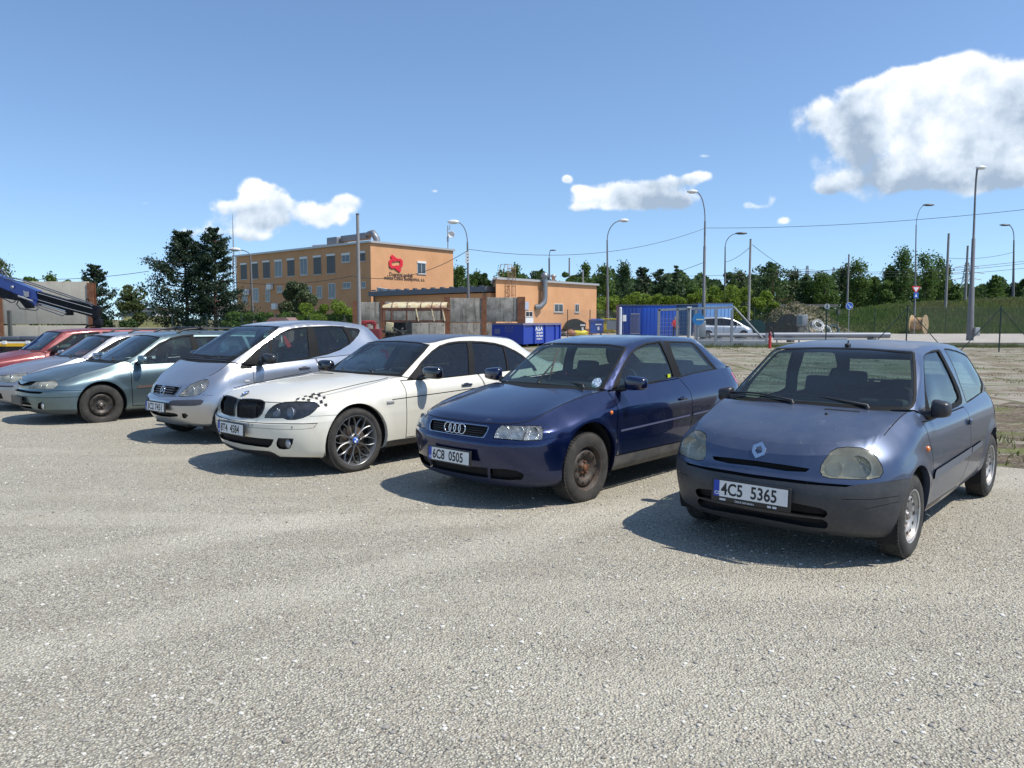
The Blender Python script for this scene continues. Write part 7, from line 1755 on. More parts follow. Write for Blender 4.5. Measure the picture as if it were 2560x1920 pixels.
def low_wing():
 B = Vector((-1.97, 69.5, 0)); d = -dL; A = B-d*16.8; nb = Vector((d.y, -d.x, 0)); nb = -nb if nb.y > 0 else nb; back = -nb*11
 r = empty('low_wing', A, 0, 'long low orange wing with dark grey eave between the office block and ladder block', 'building')
 z1 = 3.95; zr = 4.42; b = MB(); wbox(b, [A, B, B+back, A+back], 0, z1); b.build('wall', ORG, r, loc=-A, fix=True)
 b = MB(); m_ = (A+B)/2; rz = math.atan2(d.y, d.x); e0 = A+nb*.6; e1 = B+nb*.6
 b.prism([e0+Vector((0, 0, z1)), e1+Vector((0, 0, z1+.1)), e1+Vector((0, 0, zr+.1)), e0+Vector((0, 0, zr))], back*1.05);
 for k in range(13):
  p = e0+(e1-e0)*((k+.5)/13); b.box((p.x-nb.x*.2, p.y-nb.y*.2, zr+.12), (.35, .35, .14), rz=rz)
 b.build('eave', EAVE, r, loc=-A, fix=True)
 b = MB(); b.tube([B+nb*.3+d*(-.6)+Vector((0, 0, zr-.3)), B+nb*.15+d*(-.4)+Vector((0, 0, 3.4)), B+nb*.12+d*(-.4)], .07, 8); b.tube([A+nb*.3+d*.5+Vector((0, 0, zr-.3)), A+nb*.12+d*.4+Vector((0, 0, 3.4)), A+nb*.12+d*.4], .07, 8); b.build('downpipe', EAVE, r, loc=-A)
 b = MB(); q = cA+dR*.1; p0 = A-nb*.5+Vector((0, 0, zr)); b.prism([p0+Vector((0, 0, .02)), p0+d*6+Vector((0, 0, .02)), p0+d*1.5+Vector((0, 0, .3)), p0+Vector((0, 0, .5))], -nb*.3); b.build('roof_upstand', mat('pale_upstand', (.5, .48, .45), .8), r, loc=-A, fix=True)
 return r
low_wing()
def ladder_block():
 A = Vector((-1.43, 69, 0)); C = Vector((8.92, 82, 0)); d = (C-A).normalized(); nf = Vector((d.y, -d.x, 0)); s_ = Vector((-.05, 1, 0)).normalized(); H = 5.19
 r = empty('workshop_building', A, 0, 'lower flat-roofed orange block with roof ladder and steel chimney', 'building')
 b = MB(); wbox(b, [A, C, C+s_*9, A+s_*9], 0, H); b.build('wall', ORG, r, loc=-A, fix=True)
 b = MB()
 for (P, Q, n_) in ((A, C, nf), (A, A+s_*9, -d), (C, C+s_*9, d)):
  m_ = (P+Q)/2; b.box((m_.x+n_.x*.04, m_.y+n_.y*.04, H+.03), ((Q-P).length+.3, .4, .2), rz=math.atan2((Q-P).y, (Q-P).x))
 b.build('roof_coping', COPING, r, loc=-A)
 b = MB(); m_ = (A+C)/2; b.box((m_.x+nf.x*.02, m_.y+nf.y*.02, .3), ((C-A).length, .1, .6), rz=math.atan2(d.y, d.x)); b.build('plinth', PLINTH, r, loc=-A)
 for k in ((1643, 455, 1715, 520), (1812, 455, 1845, 522)): window(r, A, d, nf, k, 'Z3', 'plain').location = -A
 fr = window(r, A, d, nf, (1410, 515, 1468, 560), 'Z3', 'plain'); fr.location = -A
 p = P2(*Z1('Z3', 1438, 600), A, d); b = MB(); z1 = P2(*Z1('Z3', 1438, 562), A, d).z; b.box((p.x+nf.x*.04, p.y+nf.y*.04, z1/2), (1.2, .08, z1), rz=math.atan2(d.y, d.x)); b.build('door', WFR, r, loc=-A)
 p = P2(*Z1('Z3', 1403, 469), A, d); b = MB(); b.box((p.x+nf.x*.05, p.y+nf.y*.05, p.z), (1.1, .06, .75), rz=math.atan2(d.y, d.x)); b.build('notice_board', mat('notice_grey', (.35, .38, .45), .5), r, loc=-A)
 # caged ladder
 L_ = MB(); p = P2(*Z1('Z3', 1268, 400), A, d); s0 = (p-A).dot(d)
 def q(s, o, z): return A+d*(s0+s)+nf*o+Vector((0, 0, z))
 for s in (-.28, .28): L_.tube([q(s, .22, 1.2), q(s, .22, H+.3), q(s, .2, H+1.35), q(s, -.6, H+1.35), q(s, -.9, H+.2)], .03, 6)
 for k in range(17): L_.tube([q(-.28, .22, 1.3+k*.3), q(.28, .22, 1.3+k*.3)], .018, 5)
 for k in range(5):
  z = 3.0+k*.78; L_.tube([q(.36*math.cos(a), .22+.62*math.sin(a), z) for a in np.linspace(math.pi, 0, 10)], .022, 5)
 for a in np.linspace(math.pi*.9, .3, 5): L_.tube([q(.36*math.cos(a), .22+.62*math.sin(a), 3.0), q(.36*math.cos(a), .22+.62*math.sin(a), H+1.2)], .018, 5)
 L_.build('ladder', mat('rusty_ladder', (.28, .13, .06), .7, .2, noise=(8, 4, .5, (.42, .36, .28))), r, loc=-A)
 b = MB(); p = P2(*Z1('Z3', 1537, 350), A, d); s1 = (p-A).dot(d); f = lambda s, o, z: A+d*(s1+s)+nf*o+Vector((0, 0, z))
 zt = P2(*Z1('Z3', 1537, 218), A, d).z; zb = P2(*Z1('Z3', 1537, 440), A, d).z
 b.tube([f(-.9, .0, zb-.5), f(-.55, .35, zb-.45), f(-.1, .45, zb), f(0, .45, zb+.5), f(0, .45, zt)], .27, 14); b.lathe([(.27, 0), (.38, .05), (.38, .25), (.2, .5), (0, .55)], f(0, .45, zt-.3), 'z', 16)
 for z in (zb+1.2, zb+2.3): b.tube([f(-.3, .1, z), f(.3, .1, z)], .05, 5)
 b.build('chimney', mat('steel_flue', (.22, .235, .25), .45, .6), r, loc=-A)
 b = MB(); p = P2(*Z1('Z3', 1638, 265), A+s_*2, d); b.lathe([(.18, 0), (.18, .6), (.3, .62), (.3, .8), (0, .95)], (p.x, p.y, H), 'z', 12).build('vent_pipe', MAST, r, loc=-A); p = P2(*Z1('Z3', 1878, 265), A+s_*2, d); MB().tube([(p.x, p.y, H), (p.x, p.y, H+1.6)], .07, 6).build('vent_pipe', MAST, r, loc=-A)
ladder_block()
# far pale building and yellow-grassed bank between the pines
def far_shed():
 y = 120; x0, x1 = gx(336, y), gx(420, y); r = empty('far_building', ((x0+x1)/2, y, 0), 0, 'small pale building far away between the pines', 'building')
 MB().box((0, 0, zat(775, y)/2), (x1-x0, 8, zat(775, y))).build('wall', mat('pale_far_wall', (.50, .50, .49), .8), r); MB().box((0, 0, zat(775, y)+.15), (x1-x0+.8, 8.6, .3)).build('roof', EAVE, r)
 b = MB()
 for k in range(5): b.box((-(x1-x0)/2+1+(x1-x0-2)*k/4, -4.03, zat(786, y)), (.8, .06, .7))
 b.build('window_strip', WGL, r)
 sheet('yellow_meadow', [(gx(300, 92), 92), (gx(440, 92), 92), (gx(440, 112), 112), (gx(300, 112), 112)], .02, mat('yellow_grass', (.30, .26, .05), .9))
 b = MB(); y = 90; b.box((gx(376, y), y, .95), (gx(440, y)-gx(310, y), .4, 1.9)); tag(b.build('retaining_wall', mat('yellowish_wall', (.42, .37, .14), .9, noise=(1, 5, .6, (.3, .3, .15)))), 'low yellowish bank wall between the pines', 'wall')
far_shed()
def banner():
 y = 74; x0, x1 = gx(534, y), gx(593, y); z0, z1 = zat(792, y), zat(757, y); r = empty('advertising_banner', ((x0+x1)/2, y, 0), 0, 'white printed banner half hidden behind the right pine', 'banner')
 MB().box((0, 0, (z0+z1)/2), (x1-x0, .06, z1-z0)).build('panel', mat('banner_white', (.7, .7, .7), .5, noise=(1.2, 3, .8, (.35, .2, .22), .5, .6)), r)
 for s_ in (-1, 1): MB().tube([(s_*(x1-x0)*.45, .05, 0), (s_*(x1-x0)*.45, .05, z1)], .06, 6).build('post', MAST, r)
banner()
# ============================================================ concrete walls
CONC = two_tone('stained_concrete', (.38, .35, .29), (.20, .18, .15), 1.6, 9, .40, .62, bs=.4, bsc=18, bd=.02, extra=[(1.6, .50, .66, .85, (.07, .06, .05), (3.2, 3.2, .28)), (10, .45, .75, .3, (.45, .42, .36), None)])
CONCB = two_tone('beige_concrete', (.50, .455, .37), (.42, .38, .31), 1.1, 7, .4, .68, bs=.3, bsc=14, bd=.02, extra=[(2.6, .54, .68, .6, (.22, .15, .10), (3, 3, .2)), (.7, .5, .7, .4, (.33, .30, .25), None)])
RUSTP = mat('rusty_steel_post', (.20, .075, .035), .85, .1, noise=[(2.5, 6, .8, (.34, .15, .07)), (12, 4, .5, (.08, .04, .03))])
def panel_wall(name, label, y, panels, posts, concm):
 r = empty(name, (gx(panels[0][0], y), y, 0), 0, label, 'wall'); ox = r.location.x
 for (u0, u1, vt, vb) in panels:
  x0, x1 = gx(u0, y), gx(u1, y); z1 = zat(vt, y); z0 = max(0, zat(vb, y)) if vb else 0
  MB().box(((x0+x1)/2-ox, 0, (z0+z1)/2), (x1-x0-.03, .14, z1-z0-.03), bev=.015).build('concrete_panel', concm, r)
 for (u, vt, w_) in posts:
  x = gx(u, y); z = zat(vt, y); b = MB()
  b.box((x-ox, -.10, z/2), (w_, .02, z)); b.box((x-ox, .10, z/2), (w_, .02, z)); b.box((x-ox, 0, z/2), (.02, .18, z)); b.build('steel_post', RUSTP, r)
 return r
panel_wall('concrete_wall', 'stained grey concrete panel wall with rusty posts in front of the low orange wing', 50, [(891, 957, 755, 808), (891, 957, 809, None), (960, 1117, 754, 808), (960, 1117, 809, None), (1120, 1209, 745, 806.5), (1120, 1209, 808, None), (1212, 1301, 743, 805), (1212, 1301, 807, None)], [(889, 752, .34), (958, 752, .30), (1118, 742, .38), (1210, 738, .32), (1303, 742, .50)], CONC)
panel_wall('tall_concrete_wall', 'tall beige concrete wall with rusty end posts behind the red car and crane', 33, [(6, 226, 703, 811), (6, 226, 813, None)], [(3, 700, .30), (232, 707, .26)], CONCB)
b = MB(); y = 34; b.box(((gx(236, y)+gx(432, y))/2, y, .62), (gx(432, y)-gx(236, y), .3, 1.24), bev=.03); tag(b.build('low_wall', CONC), 'low grey concrete wall running right from the tall beige wall', 'wall')
b = MB(); y = 43.5; b.box(((gx(1030, y)+gx(1112, y))/2, y, .69), (gx(1112, y)-gx(1030, y), .25, 1.38), bev=.03); tag(b.build('concrete_slab', CONC), 'single low concrete slab standing in front of the wrecked bus', 'slab')
# ============================================================ poles and lamps
POLE = mat('grey_painted_pole', (.13, .13, .14), .6, .1, noise=(2, 5, .5, (.20, .20, .19))); POLEC = mat('weathered_pole', (.27, .26, .25), .8, noise=[(2, 5, .5, (.18, .17, .16))]); LAMPH = mat('lamp_head_white', (.66, .66, .64), .4); LAMPD = mat('lamp_head_dark', (.10, .10, .11), .4)
def bare_pole(u, vt, y, r0, label, m=POLEC, vb=None, taper=.7, cat='pole', cap=True):
 z = zat(vt, y); x = at(u, (vt+800)/2, y).x; r = empty('concrete_pole', (x, y, 0), 0, label, cat, 'bare poles without lamps')
 MB().tube([(0, 0, 0), (0, 0, z*.5), (0, 0, z)], [r0, r0*(1+taper)/2, r0*taper], 12).build('shaft', m, r)
 if cap: MB().tube([(0, 0, z), (0, 0, z+.06)], r0*taper*1.15, 12).build('cap', EAVE, r)
 return r
def lamp(ub, vb, ut, vt, uh, vh, y, r0, label, steps=((0, 1), (.45, .8), (.46, .62), (.8, .55)), dark=False, head=.5, bend=None, extra=None, base=0):
 """column from its foot to the start of the bracket at (ut, vt), then a curved arm to the head at (uh, vh)"""
 x = gx(ub, y); zt = zat(vt, y)-base; hx = at(uh, vh, y).x-x; hz = zat(vh, y)-base; ux = at(ut, vt, y).x-x
 r = empty('street_lamp', (x, y, base), 0, label, 'street lamp', 'street lamps')
 pts = []; rs = []
 for (t, k) in steps: pts.append((ux*t, 0, zt*t)); rs.append(r0*k)
 pts.append((ux, 0, zt)); rs.append(r0*steps[-1][1]*.9); MB().tube(pts, rs, 12).build('column', POLE, r)
 dz = hz-zt; arm = []
 for a in np.linspace(0, 1, 9): arm.append((ux+(hx-ux)*(1-math.cos(a*math.pi/2))*1.0, 0, zt+dz*math.sin(a*math.pi/2)))
 MB().tube(arm, r0*.28, 8).build('arm', POLE, r)
 s_ = math.copysign(1, hx-ux); b = MB(); L_ = head
 bmx = bmesh.new(); bmesh.ops.create_uvsphere(bmx, u_segments=14, v_segments=10, radius=1)
 vs = [(hx+s_*(L_*.35)+v.co.x*L_*.55, v.co.y*L_*.26, hz+.02*L_+(v.co.z*L_*.22 if v.co.z > 0 else v.co.z*L_*.14)) for v in bmx.verts]; bmx.verts.index_update(); fs = [tuple(v.index for v in f.verts) for f in bmx.faces]; bmx.free()
 if dark: vs = [(a, c, hz+(e-hz)*.55) for a, c, e in vs]
 b.add(vs, fs, 0, True); b.build('lamp_head', LAMPD if dark else LAMPH, r)
 b = MB(); b.add([(hx+s_*L_*.35+L_*.36*math.cos(a), L_*.17*math.sin(a), hz-.13*L_*(.55 if dark else 1)) for a in np.linspace(0, 2*math.pi, 15)[:-1]], [tuple(range(14))[::-1]]); b.build('lamp_glass', LENSD, r)
 if extra: extra(r, x)
 return r
bare_pole(896, 537, 38, .105, 'thick bare grey pole rising behind the silver compact car')
lamp(633, 804, 626, 640, 597, 625, 62, .12, 'slim street lamp between the pines and the orange office', ((0, 1), (.5, .7), (.9, .6)), head=.85)
def boxes(r, x):
 b = MB(); y = 60
 for v in (633, 640, 648, 655): b.box((-.12, -.1, zat(v, y)), (.30, .26, .16))
 b.build('equipment_box', WFR, r)
lamp(1173, 745, 1168.5, 605, 1143, 556, 60, .13, 'street lamp with white boxes in front of the office end wall', ((0, 1), (.45, .8), (.7, .62), (.95, .5)), head=.85, extra=boxes)
lamp(1520, 794, 1518, 600, 1552, 552, 85, .17, 'street lamp behind the dustbins with its arm to the right', ((0, 1), (.5, .8), (.52, .65), (.9, .5)), head=1.0)
lamp(1759, 837, 1762.5, 553, 1740, 480, 76, .19, 'tall street lamp behind the sliding gate', ((0, 1), (.40, .85), (.405, .72), (.78, .68), (.785, .5)), head=1.0)
lamp(1812, 712, 1813, 617, 1843, 584, 110, .18, 'street lamp with flat dark head above the shrubs', ((0, 1), (.6, .75), (.9, .5)), True, 1.6)
bare_pole(1874, 599, 85, .155, 'bare concrete pole rising from the shrubs beside the silver van')
bare_pole(2119.5, 637, 110, .15, 'bare pole directly above the blue arrow sign')
lamp(2287, 785, 2290.5, 562, 2312, 513, 95, .12, 'thin street lamp beside the priority sign', ((0, 1), (.5, .8), (.8, .55)), True, 1.3)
bare_pole(2367, 585, 100, .19, 'bare pole on the grassy bank, nearer of the two'); bare_pole(2415, 615.5, 115, .2, 'bare pole on the grassy bank, farther of the two')
def kbox(r, x): MB().box((.30, -.32, zat(829, 59)), (.36, .25, .62), bev=.02).build('junction_box', MAST, r)
lamp(2427, 846, 2438, 487, 2444, 420, 59, .255, 'tallest street lamp at the right with a junction box', ((0, 1.0), (.36, .74), (.365, .62), (.70, .50), (.705, .34), (.9, .28)), head=.75, extra=kbox)
lamp(2533, 752, 2534.8, 600, 2521, 563, 110, .21, 'street lamp farthest right with its arm to the left', ((0, 1), (.5, .8), (.85, .5)), True, 1.4)
lamp(1374, 760, 1373, 645, 1377, 626, 125, .18, 'small distant street lamp above the ladder block', ((0, 1), (.6, .8)), True, 1.0)
bare_pole(1423, 646, 122, .16, 'small distant bare pole above the ladder block')
# pylons far away
def pylon(u, vt, y, w_, label):
 x = gx(u, y); z = zat(vt, y); r = empty('power_pylon', (x, y, 0), 0, label, 'pylon', 'lattice pylons far away'); b = MB(); n = 12
 def c(k, t): s_ = w_*(1-.85*t); return (s_*(1 if k in (0, 1) else -1), s_*(1 if k in (1, 2) else -1), z*t)
 for k in range(4): b.tube([c(k, 0), c(k, 1)], .12, 4)
 for i in range(n):
  for k in range(4): b.tube([c(k, i/n), c((k+1) % 4, (i+1)/n)], .07, 4, cap=False); b.tube([c((k+1) % 4, i/n), c(k, (i+1)/n)], .07, 4, cap=False)
 b.build('tower', MAST, r); b = MB()
 for t, l in ((.72, 5), (.82, 6), (.92, 4)): b.tube([(-l, 0, z*t), (0, 0, z*t+.8), (l, 0, z*t)], .12, 4)
 b.build('crossarm', MAST, r)
pylon(2411, 656, 260, 2.2, 'lattice pylon behind the poles on the bank'); pylon(2014, 664, 420, 2.4, 'far lattice pylon above the tree line left of the white sign'); pylon(2080, 668, 520, 2.4, 'smallest far lattice pylon above the tree line')
# overhead wires: real catenaries between poles
WIRE = mat('overhead_wire', (.03, .03, .035), .6)
def wire(p, q, sag, r_, label, n=18, name='overhead_wire', things=()):
 pts = []
 for t in np.linspace(0, 1, n): a = p.lerp(q, t); a.z -= sag*4*t*(1-t); pts.append(a)
 o = MB().tube(pts, r_, 5).build(name, WIRE); tag(o, label, 'wire', 'overhead wires'); return o
wire(at(-60, 688, 70), at(372, 678, 62), .5, .022, 'wire crossing the sky above the tall beige wall')
wire(at(880, 690, 58), at(1168, 627, 60), .9, .024, 'wire slanting across the office end wall to the lamp'); wire(at(500, 692, 62), at(880, 690, 58), .6, .02, 'wire running along the shaded office front')
wire(at(1170, 623, 60), at(1762, 571, 76), 1.3, .02, 'long wire from the lamp with white boxes to the tall gate lamp'); wire(at(1764, 570, 76), at(2700, 508, 59), .5, .02, 'long wire from the tall gate lamp to the right edge')
for k, (a, c, s_, lab) in enumerate([((1400, 690, 118), (2119, 672, 112), .5, 'lowest trolley wire left of the bare pole'), ((1700, 700, 118), (2119, 668, 112), .6, 'trolley wire meeting the bare pole above the arrow sign'), ((1960, 677, 112), (2600, 648, 105), .8, 'upper trolley wire over the right-hand trees'), ((1960, 681, 112), (2600, 654, 105), .8, 'second trolley wire over the right-hand trees'),
   ((1960, 686, 112), (2600, 666, 105), .8, 'lower trolley wire over the right-hand trees'), ((1881, 612, 85), (1960, 668, 112), .1, 'stay wire slanting down from the bare concrete pole'), ((1877, 616, 85), (1813, 655, 110), .3, 'short wire from the bare concrete pole to the flat-headed lamp'), ((1762, 655, 76), (1600, 700, 118), .3, 'thin wire slanting left from the gate lamp'), ((2535, 630, 110), (2370, 645, 100), .4, 'thin span wire between the bank pole and the right lamp')]):
 wire(at(*a), at(*c), s_, .026, lab)
# ============================================================ signs
SB = mat('sign_blue', (.01, .10, .42), .4); SW = mat('sign_white', (.75, .75, .75), .4); SR = mat('sign_red', (.6, .02, .03), .4); SG = mat('sign_back_grey', (.42, .44, .45), .5, .3); GREENP = mat('dark_green_post', (.012, .030, .024), .5)
def disc_sign(name, u, v, y, rad, m, label, draw=None, post=GREENP, rim=None, zb=0):
 c = at(u, v, y); r = empty(name, (c.x, y, zb), 0, label, 'road sign'); z = c.z-zb
 MB().tube([(0, .04, 0), (0, .04, z+rad*.8)], .035, 8).build('post', post, r)
 b = MB(); b.lathe([(0, -.012), (rad, -.012), (rad, .012), (0, .012)], (0, 0, z), 'y', 28, smooth=False); o = b.build('sign_plate', m, r)
 if rim: MB().lathe([(rad*.93, -.016), (rad*1.0, -.016)], (0, 0, z), 'y', 28).build('rim', rim, o)
 if draw: draw(o, z, rad)
 return r
def arrow_dr(o, z, r_):
 b = MB(); y = -.017; T = lambda a, c: (a*r_, y, z+c*r_)
 b.poly([T(-.52, .42), T(-.42, .52), T(.22, -.12), T(.32, -.22), T(.22, -.32), T(.12, -.22)]); b.poly([T(.50, .02), T(.50, -.50), T(-.02, -.50)]); b.build('arrow', SW, o)
disc_sign('direction_sign', 2123.6, 764.6, 64, .30, SB, 'round blue sign with a white arrow pointing down right', arrow_dr, MAST, SW)
def back_mark(o, z, r_): MB().box((0, -.03, z+.02), (.03, .02, .26)).box((0, -.03, z-.02), (.16, .02, .03)).build('bracket', EAVE, o)
disc_sign('sign_back', 2068, 766, 46, .165, SG, 'pale round sign seen from behind on a dark green post', back_mark)
def bar_(o, z, r_): MB().box((.08, -.02, z-.02), (r_*1.25, .01, r_*.22)).build('bar', mat('sign_bar_pale', (.45, .50, .38), .5), o)
disc_sign('round_blue_sign', 1746, 798, 43.6, .335, mat('gate_sign_blue', (.02, .17, .42), .4), 'round blue sign with a pale bar on the sliding gate', bar_, MAST)
def priority():
 y = 84; x = gx(2287, y); r = empty('give_way_sign', (x, y, 0), 0, 'triangular give way sign above a blue sign beside the thin lamp', 'road sign'); z = zat(722, y)
 MB().tube([(0, .05, 0), (0, .05, z+.4)], .04, 8).build('post', MAST, r)
 s_ = .50; b = MB(); b.prism([(-s_, 0, z+.28), (s_, 0, z+.28), (0, 0, z-.58)], (0, .02, 0)); o = b.build('sign_plate', SR, r, fix=True); k = .62
 b = MB(); b.poly([(-s_*k, -.004, z+.17), (s_*k, -.004, z+.17), (0, -.004, z-.34)]); b.build('sign_face', SW, o)
 b = MB(); b.box((.03, 0, zat(738, y)), (.5, .02, .62)); o = b.build('blue_sign', SB, r); b = MB(); b.poly([(-.1, -.014, zat(738, y)-.18), (.14, -.014, zat(738, y)-.18), (.02, -.014, zat(738, y)+.2)]); b.build('symbol', SW, o)
priority()
# ============================================================ fences
def mesh_mat(name, col, sp=.06, cov=.16):
 m = bpy.data.materials.new(name); m.use_nodes = True; nt = m.node_tree; nt.nodes.clear(); L = nt.links
 out = nt.nodes.new('ShaderNodeOutputMaterial'); tr = nt.nodes.new('ShaderNodeBsdfTransparent'); df = nt.nodes.new('ShaderNodeBsdfDiffuse'); df.inputs[0].default_value = (*col, 1); mx = nt.nodes.new('ShaderNodeMixShader')
 tcn = nt.nodes.new('ShaderNodeTexCoord'); s = nt.nodes.new('ShaderNodeSeparateXYZ'); L.new(tcn.outputs['Object'], s.inputs[0])
 def M(op, a, b=None):
  n = nt.nodes.new('ShaderNodeMath'); n.operation = op
  for i, q in enumerate((a, b)):
   if q is None: continue
   if isinstance(q, (int, float)): n.inputs[i].default_value = q
   else: L.new(q, n.inputs[i])
  return n.outputs[0]
 a = M('FRACT', M('MULTIPLY', M('ADD', s.outputs[0], s.outputs[2]), 1/sp)); b = M('FRACT', M('MULTIPLY', M('SUBTRACT', s.outputs[0], s.outputs[2]), 1/sp))
 k = M('MAXIMUM', M('LESS_THAN', a, cov), M('LESS_THAN', b, cov)); L.new(k, mx.inputs[0]); L.new(tr.outputs[0], mx.inputs[1]); L.new(df.outputs[0], mx.inputs[2]); L.new(mx.outputs[0], out.inputs[0]); return m
CHAIN = mesh_mat('green_chain_link', (.02, .05, .04), .085, .10); CHAING = mesh_mat('grey_chain_link', (.16, .16, .15), .10, .07)
def fence(u0, u1, y0, y1, h, posts, label, m, braces=(), pm=GREENP, z0=0):
 A = Vector((gx(u0, y0), y0, 0)); B = Vector((gx(u1, y1), y1, 0)); r = empty('wire_fence', (A.x, A.y, z0), 0, label, 'fence'); d = B-A; L_ = d.length
 fr = empty('mesh_panel', (0, 0, 0)); bpy.data.objects.remove(fr)
 b = MB(); b.quad((0, 0, .05), (L_, 0, .05), (L_, 0, h), (0, 0, h)); o = b.build('wire_mesh', m, r); o.rotation_euler = (0, 0, math.atan2(d.y, d.x))
 for up in posts:
  # where the column up meets the fence line
  k = (up-1280)/F_PX; t = (k*A.y/_cp*1.0-A.x)/(d.x-k*d.y/_cp) if False else None
  lo, hi = 0.0, 1.0
  for _ in range(30):
   t = (lo+hi)/2; p = A+d*t; q = Vector((p.x, p.y, 1.6))-Vector((0, 0, CAM_H)); uu = 1280+F_PX*q.x/(q.y*_cp-q.z*_sp)
   if (uu < up) == (u1 > u0): lo = t
   else: hi = t
  p = d*t; MB().tube([(p.x, p.y, 0), (p.x, p.y, h+.04)], .032, 8).build('post', pm, r)
  if up in braces:
   e = d.normalized()
   for s_ in (-1, 1): MB().tube([(p.x, p.y, h-.1), (p.x+s_*e.x*1.95, p.y+s_*e.y*1.95-.02, .02)], .022, 6).build('brace', pm, r)
 return r
fence(2265, 2760, 38, 38, 2.25, [2268, 2501.5, 2735], 'near wire fence with dark posts and slanting braces at the right edge', CHAING, (2268, 2501.5))
fence(1880, 2266, 58, 58, 2.45, [1885, 1954, 2065, 2093.5, 2187], 'dark green wire fence in front of the grassy bank', CHAIN); fence(2300, 2640, 84, 84, 2.8, [2364, 2472, 2580], 'farther wire fence along the foot of the bank', CHAIN)
fence(429, 925, 41, 41, 1.85, [430, 517, 604, 691, 773, 860], 'green chain-link fence in front of the pines and bushes', CHAIN)
fence(1303, 1560, 56, 62, 2.3, [1305, 1419, 1475, 1545], 'thin wire fence in front of the dustbins', CHAING, (), mat('rusty_thin_post', (.06, .035, .025), .8))
# ============================================================ sliding gate
GATE = mat('galvanised_gate', (.23, .25, .27), .5, .35, noise=(3, 4, .5, (.30, .31, .32)))
def gate():
 y = 44.6; x0 = gx(1645, y); r = empty('sliding_gate', (x0, y, 0), 0, 'grey steel sliding gate with a slanting tail', 'gate'); X = lambda u: gx(u, y)-x0; Zz = lambda v: zat(v, y)
 b = MB(); zb0, zb1 = Zz(868), Zz(862); b.box(((X(1645)+X(1918))/2, 0, .16), (X(1918)-X(1645), .14, .22)); b.build('bottom_beam', GATE, r)
 b = MB(); zl = Zz(773.5); zr = Zz(766.5)
 b.prism([(X(1645), -.05, zl-.09), (X(1833), -.05, zr-.10), (X(1833), -.05, zr+.04), (X(1645), -.05, zl+.03)], (0, .1, 0)); b.build('top_rail', GATE, r, fix=True)
 for u in (1647, 1693, 1721, 1740, 1790, 1830): MB().box((X(u), 0, (.27+zl)/2), (.14 if u not in (1721,) else .10, .10, zl-.27)).build('upright', GATE, r)
 MB().tube([(X(1833), 0, zr), (X(1908), 0, Zz(845.5))], .05, 8).build('diagonal_brace', MAST, r)
 b = MB(); b.box(((X(1740)+X(1918))/2, 0, Zz(847.5)), (X(1918)-X(1740), .08, .09)); b.box((X(1918), 0, .45), (.10, .10, .75)); b.box(((X(1832)+X(1885))/2, 0, Zz(861)), (X(1885)-X(1832), .04, .03)); b.build('tail_frame', GATE, r)
 b = MB()
 for i in range(16): xx = X(1647)+(X(1740)-X(1647))*i/16; b.tube([(xx, .02, .27), (xx, .02, zl-.05)], .008, 4)
 for i in range(9): z = .3+i*.22; b.tube([(X(1647), .02, z), (X(1740), .02, z)], .006, 4)
 for i in range(26): xx = X(1740)+(X(1830)-X(1740))*i/26; b.tube([(xx, .02, .27), (xx, .02, zr-.05)], .004, 4)
 b.build('bar_grid', GATE, r); MB().box((X(1848), -.12, .14), (.5, .1, .16)).build('roller', EAVE, r)
 MB().tube([(X(1724.5), -.12, 0), (X(1724.5), -.12, zl+.12)], .035, 8).box((X(1722), -.12, zl+.12), (.25, .1, .07)).build('guide_post', WFR, r)
 MB().box((X(1755), .05, Zz(823)), (.42, .3, .95), bev=.03).build('motor_box', GATE, r)
gate()
b = MB(); y = 52; x = gx(1551, y); b.tube([(x, y, 0), (x, y, zat(770, y))], .09, 10); b.lathe([(.09, 0), (.06, .05), (0, .06)], (x, y, zat(770, y)), 'z', 10); tag(b.build('gate_post', mat('white_gate_post', (.62, .63, .64), .5)), 'slim white gate post left of the blue container', 'post')
def bollard():
 y = 42.6; x = gx(1926, y); r = empty('red_bollard', (x, y, 0), 0, 'small red post at the end of the sliding gate', 'bollard'); z = zat(830, y)
 MB().lathe([(.085, 0), (.08, z*.8), (.075, z*.98), (0, z)], (0, 0, 0), 'z', 14).build('post', mat('faded_red', (.45, .03, .03), .5), r); MB().lathe([(.088, 0), (.088, z*.2), (.0, z*.21)], (0, 0, z*.80), 'z', 14).build('dark_cap', mat('dark_red_cap', (.12, .02, .03), .5), r)
bollard()
# steel poles lying on trestles
PIPEM = mat('grey_lying_pipe', (.16, .175, .20), .5, .3, noise=(1, 4, .4, (.24, .25, .27)))
for (u0, u1, v, rad, y, lab) in ((1775, 1930, 838.5, .17, 55, 'left of two big grey steel poles lying behind the gate'), (1934, 2225, 838, .20, 54.5, 'longest big grey steel pole lying behind the fence'), (1300, 1400, 845, .05, 60, 'short thin pipe lying near the dustbins')):
 x0, x1 = gx(u0, y), gx(u1, y); z = max(rad, zat(v, y)); r = empty('lying_pole', ((x0+x1)/2, y, 0), 0, lab, 'steel pole', 'steel poles lying on the ground'); L_ = x1-x0
 MB().tube([(-L_/2, 0, z), (L_/2, 0, z)], rad, 16, cap=False).tube([(-L_/2, 0, z), (L_/2, 0, z)], rad*.88, 16, cap=False).build('tube', PIPEM, r); b = MB()
 for k in range(3): b.box((-L_*.35+k*L_*.35, 0, (z-rad)/2), (.25, .9, max(.04, z-rad)))
 b.build('trestle', KERB, r)
